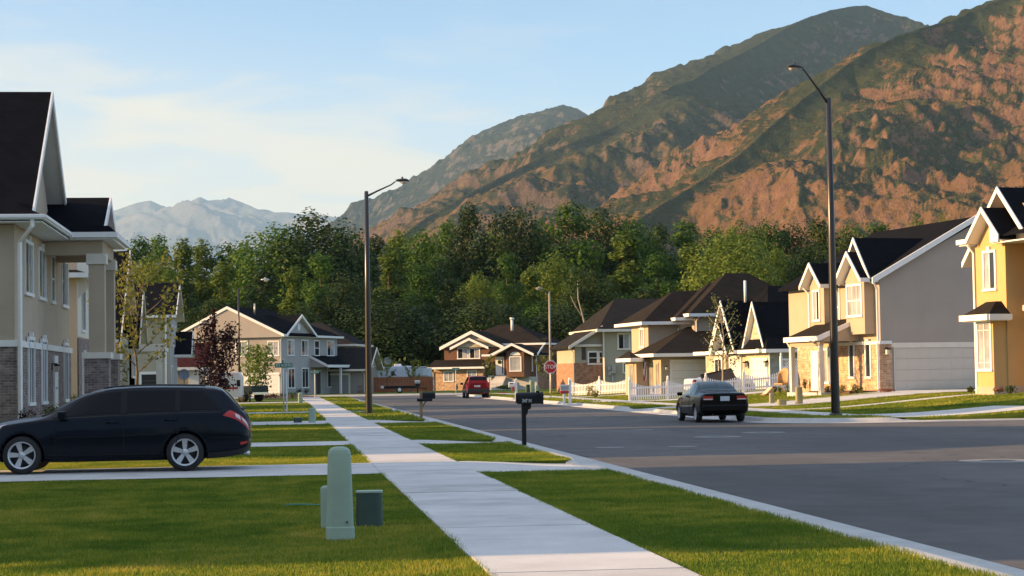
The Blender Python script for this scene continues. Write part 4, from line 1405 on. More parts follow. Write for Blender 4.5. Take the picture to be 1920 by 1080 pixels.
b = MB(); b.prism([(-11.4, 5.7), (.35, 5.7), (.35, 5.9), (-5.52, 8.72), (-11.4, 5.9)], 'y', -.32, .02); H.part(b, 'gable_end', 'stucco_sun_tint')
gable(r, t, 'x', .55, 8.1, -4.5, .42, 5.95, 7.98, ends=(0, 1), fascia=(0, 0))
for q in ((-11.6, 5.95), (.55, 5.95)):
    t.prism([(q[0], q[1] + .02), (-5.5, 8.83), (-5.5, 8.55), (q[0], q[1] - .24)], 'y', -.42, -.33)
H.part(r, 'roof', 'shingle'); H.part(t, 'fascia', 'white')
H.garage('y', 0, -1, -7.2, -2.5, 0.02, 2.05); 
H.garage('y', 0, -1, -2.1, -.28, 0.02, 2.05)
H.window('y', 0, -1, -1.28, -.14 - .1, 3.95, 5.25, shade=True, glass='glass_blind'); H.window('y', 0, -1, -4.7, -3.55, 3.95, 5.3, shade=True)
for y0, y1 in ((1.7, 3.1), (5.1, 6.6), (11.7, 13.4)):
    H.window('x', 0, 1, y0, y1, 4.0, 5.4, shade=True)
H.window('x', 0, 1, 8.4, 9.5, 4.0, 5.4, 'hung')
for y0, y1 in ((1.75, 3.2), (5.15, 6.65), (11.7, 13.4)):
    H.window('x', 0, 1, y0, y1, .78, 2.6, shade=y0 > 10)
b = MB(); b.lathe([(.02, .0), (.34, 0), (.34, .06), (.02, .06)], 4.4, 6.75, 16, 'x', smooth=False); H.part(b, 'gable_vent', 'white')
r, t = MB(), MB()
r.add([(.0, 7.4, 3.95), (1.9, 7.2, 2.95), (1.9, 15.1, 2.95), (0, 14.6, 3.95), (.0, 7.4, 3.8), (1.9, 7.2, 2.8), (1.9, 15.1, 2.8), (0, 14.6, 3.8)], [(0, 1, 2, 3), (4, 7, 6, 5), (0, 4, 5, 1), (1, 5, 6, 2), (2, 6, 7, 3)])
t.box(1.9, 2.0, 7.1, 15.2, 2.72, 2.98); t.prism([(0, 3.97), (1.95, 2.97), (1.95, 2.72), (0, 3.7)], 'y', 7.12, 7.2)
H.part(r, 'porch_roof', 'shingle'); o = H.part(t, 'porch_fascia', 'white')
b = MB(); b.prism([(0, 2.75), (1.85, 2.75), (1.85, 2.85), (0, 3.75)], 'y', 7.25, 7.4); H.part(b, 'porch_cheek', 'stucco_grey')
for y in (11.0, 14.7):
    b = MB(); b.box(1.6, 1.8, y, y + .2, -.2, 2.75); H.part(b, 'porch_post', 'white')
b = MB(); b.box(.01, .09, 8.5, 9.7, .1, 2.3); o = H.part(b, 'door', 'door_brown'); b = MB(); b.box(.0, .06, 8.35, 8.5, 0, 2.45); b.box(0, .06, 9.7, 9.85, 0, 2.45); b.box(0, .06, 8.35, 9.85, 2.3, 2.45); H.part(b, 'door_frame', 'white', o)
H.downspout([(.3, -.12, 5.85), (.06, -.06, 5.5), (.06, -.06, 0)], w=.06); H.lantern('y', 0, -1, -.1 + .02, 1.9)
b = MB(); b.tube([(-3.4, 1.5, 8), (-3.4, 1.5, 9.1)], .09, 8); H.part(b, 'vent_pipe', 'galv')

# ---- taupe house with low garage, beside the grey one
H = House('taupe_house', 688, 741, 18.2, -14, 'taupe house with grey-brown roofs and low garage right of the grey house')
b = MB(); b.box(-8.5, -3, 4, 12, -.2, 5.4); b.box(-8.0, 0, 0, 6, -.2, 2.5); b.prism([(.2, 2.5), (5.8, 2.5), (3, 4.6)], 'x', -.3, 0)
H.part(b, 'wall', 'stucco_taupe')
r, t = MB(), MB()
hip(r, t, -12, -1.9, 3.4, 12.6, 5.35, 2.5, 'x'); gable(r, t, 'x', -.5, 6.5, -8.2, .5, 2.7, 4.95, ends=(0, 1))
H.part(r, 'roof', 'shingle_grey'); H.part(t, 'fascia', 'cream_trim')
H.garage('y', 0, -1, -3.9, -1.9, 0, 2.1, 'garage_grey', 'cream_trim')
H.window('y', 4, -1, -7.9, -7.1, 3.3, 4.7, trim='cream_trim'); H.downspout([(-.5, -.1, 2.5), (-.25, -.08, 2.2), (-.25, -.08, 0)], 'cream_trim')
H.window('x', 0, 1, 2.4, 3.4, 3.0, 3.9)
b = MB(); b.box(-1.0, -.05, -.04, -.005, .0, 1.0); H.part(b, 'brick_base', 'brick_grey')

# ---- brown house at the end of the street
H = House('brown_house', 1001, 728, 16.8, -25, 'brown house with white front gable and tan brick lower front at the street end')
b = MB(); b.box(-11.2, -4.6, 1.6, 8, 2.4, 4.75); b.box(-6.1, 0, .9, 12, -.3, 3.8); b.box(-11, 0, 3.2, 12.2, -.3, 4.95)
H.part(b, 'wall', 'stucco_brown')
b = MB(); b.box(-11.9, -6.0, 0, 3, -.4, 2.5); H.part(b, 'brick_front', 'brick_tan')
b = MB(); b.box(.0, .05, 1, 12.1, -.3, 1.7); H.part(b, 'brick_base', 'brick_red')
b = MB(); b.prism([(-11.0, 4.75), (-4.5, 4.75), (-7.75, 6.3)], 'y', 1.62, 2.0); b.prism([(-9.9, 4.72), (-5.9, 4.72), (-7.9, 5.6)], 'y', 1.2, 1.6); H.part(b, 'gable_panel', 'siding_cream')
r, t = MB(), MB()
hip(r, t, -11.6, .55, 2.7, 12.8, 5.1, 2.3, 'x')
gable(r, t, 'y', -11.6, -3.9, 1.2, 8, 4.78, 6.6, ends=(1, 0), fascia=(0, 0), rake=.34)
gable(r, t, 'y', -10.2, -5.6, .85, 2.2, 4.72, 5.78, ends=(1, 0), fascia=(0, 0), rake=.26)
gable(r, t, 'y', -4.75, .3, -.9, 5.0, 3.85, 5.05, ends=(1, 0), fascia=(0, 0), rake=.26)
t.box(-4.4, -2.6, 1.25, 1.4, 4.55, 4.8)
r.prism([(.3, 3.85), (4.5, 5.7), (4.5, 5.55), (.3, 3.7)], 'x', -5.6, .35)
t.prism([(.25, 3.87), (3.0, 5.1), (3.0, 4.86), (.25, 3.62)], 'x', .35, .42); t.box(-6.2, -4.7, .2, .3, 3.66, 3.88)
r.prism([(-.7, 2.5), (1.65, 3.35), (1.65, 3.2), (-.7, 2.35)], 'x', -12.4, -5.5); t.box(-12.45, -5.45, -.8, -.68, 2.3, 2.52)
t.prism([(-.7, 2.52), (1.6, 3.36), (1.6, 3.14), (-.7, 2.3)], 'x', -5.5, -5.43)
H.part(r, 'roof', 'shingle_brown'); H.part(t, 'fascia', 'white')
H.window('y', 1.6, -1, -9.5, -8.35, 3.52, 4.55, shade=True); H.window('y', 1.6, -1, -8.05, -6.95, 3.52, 4.55, shade=True)
H.window('y', 0, -1, -10.6, -9.6, .95, 2.0, glass='glass_blind'); H.window('y', 0, -1, -7.8, -6.8, .95, 2.0, glass='glass_blind')
b = MB(); b.prism([(-3.5, .9), (-3.0, -.35), (-1.0, -.35), (-.5, .9)], 'z', 1.3, 4.0); b.prism([(-3.3, 4.0), (-.6, 4.0), (-1.95, 4.75)], 'y', -.3, .9); o = H.part(b, 'bay', 'stucco_brown')
H.window('y', -.35, -1, -2.6, -1.4, 2.0, 3.5, 'none', 'glass_blind', parent=o)
b = MB(); b.add([(-2.0 + .62 * math.cos(a), -.4, 3.72 + .38 * math.sin(a)) for a in np.linspace(0, math.pi, 12)] + [(-2.0 + .62 * math.cos(a), -.34, 3.72 + .38 * math.sin(a)) for a in np.linspace(0, math.pi, 12)], [tuple(range(12)), tuple(range(23, 11, -1))] + [(i, i + 1, i + 13, i + 12) for i in range(11)])
aw = H.part(b, 'arched_window', 'white', o)
H.window('y', .9, -1, -.45 - .5, -.45, 2.0, 3.5, 'hung', 'glass_blind', parent=o)
b = MB(); b.box(-4.75, -3.75, .84, .92, 1.55, 3.6); o = H.part(b, 'door', 'white'); b = MB(); b.lathe([(.14, .8), (.22, .8), (.22, .84), (.14, .84)], -4.3, 3.0, 14, 'y'); H.part(b, 'wreath', 'leaf_dark', o)
b = MB(); b.box(-3.98, -3.86, .82, .845, 1.7, 3.3); H.part(b, 'sidelight', 'glass', o)
b = MB()
for i in range(7): b.box(-5.6 - i * .0, -3.4, .85 - .33 * (i + 1), .85 - .33 * i, -.3, 1.5 - .22 * i)
b.box(-3.4, .2, .5, .9, -.3, 1.3); H.part(b, 'front_steps', 'concrete')
b = MB(); b.tube([(-4.1, 5, 6.6), (-4.1, 5, 7.9)], .16, 8); b.tube([(-4.1, 5, 7.9), (-4.1, 5, 8.1)], .26, 8); H.part(b, 'vent_pipe', 'white')
H.downspout([(.2, .3, 3.7), (.08, .85, 3.3), (.08, .85, 0)]); H.downspout([(.08, 12, 4.9), (.08, 12, 0)]); H.downspout([(-12.1, -.7, 2.3), (-11.95, -.06, 1.95), (-11.95, -.06, -.2)], w=.07)
t = MB(); t.box(.06, .8, 9, 11.5, 1.75, 1.9); H.part(t, 'side_canopy', 'white')

# ---- olive house with brick wing
H = House('olive_house', 1132, 722, 24, 4, 'olive stucco house with red brick wing, right of the stop sign')
b = MB(); b.box(0, 8, 0, 9, -.8, 4.3); b.box(-2.2, -.02, .45, 7, 1.75, 3.2); b.prism([(-2.2, 3.2), (-.02, 3.2), (-.02, 4.45)], 'y', .5, .8)
H.part(b, 'wall', 'stucco_olive')
b = MB(); b.box(-2.26, -.02, .39, 7, -.8, 1.75); H.part(b, 'brick_base', 'brick_red')
r, t = MB(), MB()
hip(r, t, -.5, 12, -.5, 9.5, 4.35, 2.55, 'x', h0=2.6)
r.prism([(-2.7, 3.05), (-.02, 4.62), (-.02, 4.47), (-2.7, 2.9)], 'y', .0, 7.5); t.prism([(-2.75, 3.08), (-.02, 4.67), (-.02, 4.42), (-2.75, 2.82)], 'y', -.08, .0)
t.box(-2.2, -.02, .2, .45, 3.02, 3.2)
hip(r, t, 5.5, 13, 2, 9, 5.4, 2.2, 'x', fascia=False)
H.part(r, 'roof', 'shingle_grey'); H.part(t, 'fascia', 'cream_trim')
u0, u1, z0, z1 = H.rc('y', 0, (1160, 627), (1179, 653)); H.window('y', 0, -1, u0, u1, z0, z1, shade=True, trim='cream_trim', w=.13)
u0, u1, z0, z1 = H.rc('y', 0, (1170, 682), (1184, 697)); H.window('y', 0, -1, u0, u1, z0, z1, trim='cream_trim', w=.13)
u0, u1, z0, z1 = H.rc('y', .45, (1104, 661), (1119, 681)); H.window('y', .45, -1, u0, u1, z0, z1, 'hung'); u0, u1, z0, z1 = H.rc('y', .45, (1124, 661), (1129, 681)); H.window('y', .45, -1, u0, u1, z0, z1, 'hung')
b = MB(); b.box(-1.62, -1.3, .40, .45, 2.0, 3.0); H.part(b, 'shutter', 'door_brown')
H.downspout([(.05, -.07, 4.2), (.05, -.07, -.4)], 'cream_trim', .07); H.downspout([(-2.6, .2, 2.9), (-2.3, .38, 2.6), (-2.3, .38, -.4)], 'cream_trim')
b = MB(); b.box(.62, .95, -.22, 0, .9, 1.6); b.box(.35, .62, -.16, 0, .75, 1.05); b.box(.3, .55, -.16, 0, 1.15, 1.45); b.tube([(.7, -.1, .9), (.7, -.1, -.5)], .05, 6); H.part(b, 'electric_meter', 'galv')

# ---- tan house with stepped hip roofs
H = House('tan_house', 1240, 722, 29, 6, 'cream and tan house with three stepped hip roofs and white garage door')
bl, bs = MB(), MB(); r, t = MB(), MB()
r2 = MB()
b1 = H.onx(1215, 606, 0)
x1, zA = H.ony(1215, 606, 5.0)
x2a, zB = H.ony(1262, 600, 4.4); x2, _ = H.ony(1278, 600, 4.4); x3, zC = H.ony(1303, 594, 3.6); x3a, _ = H.ony(1294, 594, 3.6)
xe, _ = H.ony(1345, 600, 3.6)
bs.box(x1, x1 + 7, 5.0, 9, -.6, zA); bs.box(x2 - .05, x2 + 6, 4.4, 8, -.6, zB); bs.box(x3 - .05, x3 + 6, 3.6, 8, -.6, zC)
bs.box(0, 6.5, 0, 4.4, -.8, 1.95); bs.box(-.9, .2, 2.6, 5.2, -.8, 1.7)
H.part(bs, 'wall', 'stucco_cream')
hip(r, t, x1 - .55, x1 + 9, 4.45, 11, zA + .08, 2.2, 'x', h0=3.2); hip(r, t, x2 - .55, x2 + 9, 3.85, 11, zB + .14, 2.5, 'x', h0=3.6); hip(r, t, x3 - .55, x3 + 9, 3.05, 11, zC + .2, 2.9, 'x', h0=4.0)
xa, za = H.ony(1289, 613, 4.3)
r.add([(-.6, -.55, 2.02), (7, -.55, 2.02), (7, 4.4, za), (xa, 4.4, za), (-.6, 5, 2.02), (-.6, -.55, 1.88), (7, -.55, 1.88), (-.6, 5, 1.88)], [(0, 1, 2, 3), (0, 3, 4), (0, 5, 6, 1), (0, 4, 7, 5)])
t.box(-.7, 7, -.65, -.54, 1.82, 2.04); t.box(-.72, -.6, -.54, 5, 1.82, 2.04); t.box(-1.5, -.6, 1.9, 5.4, 1.55, 1.78)
r.add([(-1.45, 1.9, 1.79), (-.6, 1.9, 1.79), (-.6, 5.4, 2.3), (-1.45, 5.4, 1.79)], [(0, 1, 2, 3)])
H.part(r, 'roof', 'shingle_brown'); H.part(t, 'gutter', 'white')
H.garage('y', 0, -1, .75, 4.9, -.6, 1.42); H.lantern('y', 0, -1, .33, 1.1)
H.window('x', 0, -1, .55, 1.0, -.3, 1.35, 'slide', 'glass_blind', 'stucco_cream'); H.window('x', 0, -1, 1.9, 2.4, -.3, 1.35, 'slide', 'glass_blind', 'stucco_cream')
H.window('x', x1, -1, 6.0, 6.9, 2.6, 3.75, 'slide', 'glass_blind', cap=True); H.window('x', x2 - .05, -1, 5.0, 5.7, 2.9, 3.7, 'slide', 'glass', cap=True)
H.window('x', -.9, -1, 3.2, 4.0, -.3, 1.3, 'slide', 'glass_blind', 'stucco_cream')
H.downspout([(x3 + .1, 3.0, zC), (x3 + .05, 3.52, zC - .3), (x3 + .05, 3.52, 2.8)])

# ---- siding house with two steep gables
H = House('siding_house', 1445, 738, 31.7, 10, 'low cream siding house with two narrow steep gables under a great dark roof')
bs, r, t = MB(), MB(), MB()
bs.box(.02, 6, 0, 8.5, -.5, 2.55); H.part(bs, 'wall', 'siding_grey')
ap = H.onx(1410, 566, -.32); ap2 = H.onx(1351, 564, -.62)
fr = MB(); fr.box(-.02, .6, .02, 4.0, -.5, 2.6); fr.prism([(.45, 2.6), (3.75, 2.6), (ap[0] - .02, ap[1] - .55)], 'x', -.02, .5)
fr.box(-.3, .6, 6.0, 9.2, -.5, 2.6); fr.prism([(6.0, 2.6), (9.0, 2.6), (ap2[0], ap2[1] - .5)], 'x', -.3, .5); H.part(fr, 'front_wall', 'siding_cream')
gable(r, t, 'x', .15, 2 * ap[0] - .15, -.32, 4.0, 2.75, ap[1], ends=(1, 0), fascia=(0, 0), rake=.24)
gable(r, t, 'x', ap2[0] - 1.9, ap2[0] + 1.9, -.62, 4.0, 2.75, ap2[1], ends=(1, 0), fascia=(0, 0), rake=.24)
gable(r, t, 'x', ap2[0] - 1.2, ap2[0] + 1.4, -.8, 3.0, 2.5, ap2[1] - 1.35, ends=(1, 0), fascia=(0, 0), rake=.22)
hip(r, t, -.45, 13, -.55, 10.6, 2.62, 4.0, 'x', h0=2.7, h1=.01)
t.box(-.75, -.3, -.05, .35, 2.45, 2.66); t.box(-.8, -.3, 3.6, 4.4, 2.42, 2.64)
H.part(r, 'roof', 'shingle'); H.part(t, 'fascia', 'white')
H.garage('x', -.02, -1, .42, 2.55, -.4, 1.95, w=.14); H.lantern('x', -.02, -1, .12, 1.75, 1.5); H.lantern('x', -.02, -1, 3.15, 1.75, 1.5)
lt = MB()
for i in range(-8, 14):
    for sgn in (1, -1):
        a = 4.1 + i * .16
        y0, y1, z0, z1 = a, a + sgn * 2.3, .2, 2.5
        # clip each slat to the panel 4.1..5.7
        def cl(y0, z0, y1, z1, lo=4.1, hi=5.7):
            pts = []
            for (ya, za, yb, zb) in ((y0, z0, y1, z1),):
                ta, tb = 0.0, 1.0; d = yb - ya
                tl, th = sorted(((lo - ya) / d, (hi - ya) / d)); ta, tb = max(ta, tl), min(tb, th)
                if tb > ta: pts = [(ya + d * ta, za + (zb - za) * ta), (ya + d * tb, za + (zb - za) * tb)]
            return pts
        q = cl(y0 if sgn > 0 else y0 + 1.0, z0, (y1 if sgn > 0 else y1 + 1.0), z1)
        if q: lt.tube([(-.1, q[0][0], q[0][1]), (-.1, q[1][0], q[1][1])], .028, 4, smooth=False)
lt.box(-.14, -.06, 4.02, 4.1, -.3, 2.55); lt.box(-.14, -.06, 5.7, 5.8, -.3, 2.55); H.part(lt, 'lattice', 'white')
H.downspout([(-.2, -.35, 2.5), (-.06, -.05, 2.2), (-.06, -.05, -.3)]); H.downspout([(-.5, 5.85, 2.45), (-.1, 5.85, 2.2), (-.1, 5.85, -.3)])
H.window('x', -.3, -1, 6.6, 7.6, .9, 2.1)
b = MB(); q = H.ony(1397, 540, 5.0); b.tube([(q[0], 5, 5.6), (q[0], 5, 6.95)], .085, 8); H.part(b, 'vent_pipe', 'white')

# ---- brick fronted house with the grey side wall
H = House('brick_house', 1653, 735, 39, 10, 'cream house with brick front, bay window, porch and long grey shaded side')
HB = H
b = MB(); b.prism([(.02, 2.3), (9.6, 2.3), (9.6, 5.5), (5.2, 8.1), (.02, 5.5)], 'y', 0, .3); b.box(.55, 9.6, .02, .3, -.5, 2.3); H.part(b, 'side_wall', 'stucco_side')
b = MB(); b.box(0, 9.6, .3, 10.3, 2.3, 5.5); b.prism([(.35, 5.5), (5.0, 5.5), (2.65, 7.3)], 'x', .0, .3); H.part(b, 'front_wall', 'stucco_cream')
b = MB(); b.box(-.07, 9.5, .35, 9.2, -.6, 2.3); b.box(-.07, .55, -.07, .35, -.6, 2.3); H.part(b, 'brick_base', 'brick_tan')
b = MB(); b.box(-.11, .56, -.11, .06, 2.3, 2.46); b.box(-.11, 0, .06, 5.0, 2.3, 2.46); H.part(b, 'band', 'white')
r, t = MB(), MB()
# main roof, ridge parallel to the street
r.prism([(-.45, 5.45), (5.2, 8.5), (10.1, 5.6), (10.1, 5.45), (5.2, 8.35), (-.45, 5.3)], 'y', -.25, 10.6)
t.prism([(-.5, 5.5), (5.2, 8.56), (5.2, 8.28), (-.5, 5.2)], 'y', -.32, -.24); t.prism([(10.15, 5.65), (5.2, 8.56), (5.2, 8.28), (10.15, 5.35)], 'y', -.32, -.24)
apb = H.onx(1600, 446, -.45); fl = H.onx(1639, 521, -.45)
fl = (max(fl[0], .06), fl[1]); gable(r, t, 'x', fl[0], 2 * apb[0] - fl[0], -.45, 4.2, fl[1], apb[1], ends=(1, 0), fascia=(0, 0), rake=.22)
pb0, pb1 = .75, 1.0
by0 = H.onx(1620.5, 560, -.55)[0]; by1 = H.onx(1586, 560, -.55)[0]; bz0 = H.onx(1600, 627, -.55)[1]; bz1 = H.onx(1613, 521, -.9)[1]
bay = MB(); bay.box(-.55, .02, by0, by1, bz0, bz1); a2 = H.onx(1590, 472, -.9)
bay.prism([(by0, bz1), (by1, bz1), ((by0 + by1) / 2, a2[1] - .35)], 'x', -.55, .0)
bo = H.part(bay, 'bay', 'stucco_cream')
gable(r, t, 'x', by0 - .35, by1 + .35, -.95, 2, bz1 + .0, a2[1], ends=(1, 0), fascia=(1, 1), rake=.2)
u0, u1, z0, z1 = H.rc('x', -.55, (1589.5, 538), (1615.5, 590)); H.window('x', -.55, -1, u0, u1, z0, z1, 'grid', 'glass_blind', parent=bo)
# second bay to the left
cy0 = H.onx(1545, 560, -.55)[0]; cy1 = H.onx(1519, 560, -.55)[0]
bay = MB(); bay.box(-.55, 3, cy0, cy1, 2.6, 5.4); a3 = H.onx(1520.5, 493, -.9); bay.prism([(cy0, 5.4), (cy1, 5.4), ((cy0 + cy1) / 2, a3[1] - .3)], 'x', -.55, 0)
bo = H.part(bay, 'bay', 'stucco_cream')
gable(r, t, 'x', cy0 - .35, cy1 + .35, -.95, 3.4, 5.42, a3[1], ends=(1, 0), fascia=(1, 1), rake=.2)
u0, u1, z0, z1 = H.rc('x', -.55, (1526, 548), (1537, 599)); H.window('x', -.55, -1, u0, u1, z0, z1, 'slide', 'glass', shade=True, parent=bo)
H.window('x', 0, -1, 4.3, 5.1, 3.4, 5.1, 'hung', 'glass_blind')
H.part(r, 'roof', 'shingle'); H.part(t, 'fascia', 'white')
# porch
py0, py1 = H.onx(1534, 640, -2.2)[0] - .1, H.onx(1470, 632, -2.3)[0]; pass
r, t = MB(), MB()
r.add([(-2.2, py0, 2.75), (-2.2, py1, 2.75), (.3, py1, 3.75), (.3, py0, 3.75), (-2.2, py0, 2.6), (-2.2, py1, 2.6), (.3, py1, 3.6), (.3, py0, 3.6)], [(0, 1, 2, 3), (4, 7, 6, 5), (0, 3, 7, 4), (1, 5, 6, 2), (0, 4, 5, 1)])
t.box(-2.32, -2.2, py0 - .05, py1 + .05, 2.52, 2.77); t.prism([(-2.25, 2.78), (0.0, 3.68), (0.0, 3.45), (-2.25, 2.52)], 'y', py0 - .06, py0)
H.part(r, 'porch_roof', 'shingle_brown'); H.part(t, 'porch_gutter', 'white')
b = MB(); b.prism([(-2.1, 2.5), (-.0, 2.5), (-.0, 3.5), (-2.1, 2.66)], 'y', py0 + .02, py0 + .12); b.box(-2.1, -1.9, py0 + .12, py1, 2.3, 2.58); H.part(b, 'porch_beam', 'stucco_cream')
for y in (py0 + .15, py1 - .4):
    c = MB(); c.box(-2.12, -1.9, y, y + .22, -.1, 2.3); H.part(c, 'porch_post', 'cream_trim')
b = MB(); b.box(-2.2, -.1, py0 - .1, py1, -.35, .0); b.box(-2.6, -2.2, py0 + .4, py0 + 2.4, -.5, -.16); H.part(b, 'porch_floor', 'concrete')
for yy in (2.9, 1.14):
    H.window('x', -.07, -1, yy - .22, yy + .22, .75, 2.35, 'none', 'glass', cap=True, w=.1)
H.window('x', -.07, -1, 5.3, 6.0, .5, 2.1, 'slide', 'glass_blind')
b = MB(); b.box(-.12, -.05, 6.5, 7.5, 0, 2.1); H.part(b, 'door', 'white')
H.garage('y', .02, -1, .72, 5.55, -.02, 2.12, mat='garage_cream', w=.02)
b = MB(); b.box(.56, 9.6, -.03, .02, 2.14, 2.36); H.part(b, 'garage_lintel', 'cream_trim')
H.downspout([(-.42, -.2, 5.35), (-.12, -.0, 4.95), (-.12, -.0, 2.45), (-.16, -.02, 2.3), (-.16, -.02, 0)], w=.055)
H.downspout([(-.85, cy1 + .2, 5.35), (-.6, cy1 + .05, 5.0), (-.6, cy1 + .05, 2.9)], w=.05); H.downspout([(-2.25, py1 - .1, 2.6), (-2.0, py1 - .25, 2.2), (-2.0, py1 - .25, 0)], w=.05)
H.lantern('y', -.07, -1, .25, 1.95, 1.3)

# ---- yellow house at the right edge
H = House('yellow_house', 1845, 740, 46, 10, 'bright yellow stucco house with white-edged gables at the right edge')
b = MB(); yR = H.onx(1887, 560, 0)[0]; yL = H.onx(1830, 560, 0)[0]
b.box(0, 2, yR, yL, -.4, 6.2); gA = H.onx(1840, 389, -.5)
b.prism([(yR + .2, 6.2), (yL, 6.2), (gA[0], gA[1] - .35)], 'x', 0, .4); b.box(.6, 10, yR + .05, yL - .05, -.4, 6.3); b.box(2.0, 10, yR - 2.2, yR + .4, -.4, 6.2)
a2 = H.onx(1870, 351, .2)
b.prism([(a2[0] - 2.9, 6.6), (a2[0] + 1.4, 6.6), (a2[0], a2[1] - .35)], 'x', .9, 1.4); b.box(.9, 9, a2[0] - 2.9, a2[0] + 1.4, 6.0, 6.6)
H.part(b, 'wall', 'stucco_yellow')
b = MB(); b.box(-.05, 2, yR - .05, yL + .05, -.6, .35); b.box(1.95, 10, yR - 2.25, yR, -.6, .35); H.part(b, 'foundation', 'concrete_base')
r, t = MB(), MB()
f0 = H.onx(1872, 441, -.5)
gable(r, t, 'x', f0[0], 2 * gA[0] - f0[0], -.5, 4, f0[1], gA[1], ends=(1, 0), fascia=(0, 0), rake=.2)
gable(r, t, 'x', a2[0] - 2.9, a2[0] + 2.9, .2, 9, a2[1] - 2.9, a2[1], ends=(1, 0), fascia=(0, 0), rake=.22)
r.add([(-.35, yL - .1, 6.36), (-.35, yL + .65, 6.36), (.7, yL + .65, 6.75), (.7, yL - .1, 6.75)], [(0, 1, 2, 3)])
t.box(-.46, -.35, yL - .15, yL + .7, 6.18, 6.38); t.box(-.35, .7, yL - .12, yL + .65, 6.12, 6.17)
r.add([(-.4, yR - .6, 6.3), (-.4, yR + .25, 6.3), (.9, yR + .25, 6.9), (.9, yR - .6, 6.9), (-.4, yR - 3.2, 6.3), (.9, yR - 3.2, 6.9)], [(0, 1, 2, 3), (4, 0, 3, 5)])
t.box(-.5, -.4, yR - .3, yR + .3, 6.1, 6.32); t.box(.3, .42, yR - 3.4, yR - .3, 6.22, 6.44); t.box(-.4, 2.0, yR - 3.2, yR + .25, 6.05, 6.1)
H.part(r, 'roof', 'shingle'); H.part(t, 'fascia', 'white')
wy0, wy1 = H.onx(1865, 475, 0)[0], H.onx(1845.5, 475, 0)[0]
H.window('x', 0, -1, wy0, wy1, H.onx(1855, 541, 0)[1], H.onx(1855, 474, 0)[1], 'slide', 'glass', shade=True, cap=True)
b = MB(); b.lathe([(.02, -.07), (.3, -.07), (.3, .0), (.02, 0)], gA[0] - .05, gA[1] - 1.0, 20, 'x', smooth=False); b.move(lambda p: (p[0], gA[0] + (p[1] - gA[0]) * .75, gA[1] - 1.0 + (p[2] - gA[1] + 1.0) * 1.5)); H.part(b, 'gable_vent', 'white')
b0 = H.onx(1863, 660, -.6)[0]; b1 = H.onx(1832, 660, -.6)[0]
b = MB(); b.box(-.6, .02, b0, b1, .3, 3.0); bo = H.part(b, 'bay', 'stucco_yellow')
b = MB(); b.box(-.65, .0, b0 - .05, b1 + .05, -.6, .33); H.part(b, 'bay_base', 'concrete_base', bo)
H.window('x', -.6, -1, H.onx(1857.5, 650, -.6)[0], H.onx(1835, 650, -.6)[0], 1.05, 2.85, 'slidegrid', 'glass_blind', cap=True, parent=bo)
r, t = MB(), MB(); r.add([(-1.0, b0 - .35, 3.2), (-1.0, b1 + .45, 3.2), (.02, b1 + .45, 3.2), (.02, b0 - .35, 3.2), (-.25, b0 + .3, 3.75), (.02, b0 + .3, 3.75), (.02, b1 - .2, 3.75), (-.25, b1 - .2, 3.75)], [(0, 1, 7, 4), (0, 4, 5, 3), (1, 2, 6, 7), (4, 7, 6, 5)])
t.box(-1.1, -1.0, b0 - .4, b1 + .5, 2.98, 3.22); t.box(-1.0, .02, b0 - .45, b0 - .33, 2.98, 3.22); t.box(-1.0, .02, b1 + .43, b1 + .53, 2.98, 3.22); t.box(-1.0, 0, b0 - .33, b1 + .43, 2.95, 2.99)
H.part(r, 'bay_roof', 'shingle_brown'); H.part(t, 'bay_gutter', 'white')
H.downspout([(-.3, yL + .1, 6.15), (-.06, yL + .02, 5.8), (-.06, yL + .02, -.2)], w=.05)
# entry porch to the right
q0 = H.onx(1884, 576, .7); r, t = MB(), MB()
r.add([(.6, yR - .45, q0[1]), (.6, yR - 3.5, q0[1]), (2.6, yR - 3.5, q0[1] + .9), (2.6, yR - .45, q0[1] + .9)], [(0, 1, 2, 3)])
gable(r, t, 'x', yR - 3.3, yR - .65, 0.5, 2.6, q0[1] + .1, q0[1] + 1.6, ends=(1, 0), rake=.2, fascia=(0, 0))
t.box(.5, .6, yR - 1.0, yR - .35, q0[1] - .2, q0[1] + .02); t.box(.5, 2.6, yR - .45, yR - .35, q0[1] - .2, q0[1] + .02); t.box(.6, 2.6, yR - 3.3, yR - .45, q0[1] - .24, q0[1] - .2)
H.part(r, 'porch_roof', 'shingle_brown'); H.part(t, 'porch_fascia', 'white')
b = MB(); b.box(.9, 1.25, yR - 1.15, yR - .75, .3, q0[1] - .24); H.part(b, 'porch_post', 'stucco_yellow')
b = MB(); b.box(.5, 2, yR - 3.4, yR - .5, -.5, .1); b.box(.15, .5, yR - 2.6, yR - .6, -.5, -.1); b.box(.85, 1.35, yR - 1.3, yR - .6, .1, .32); H.part(b, 'porch_steps', 'brick_tan')


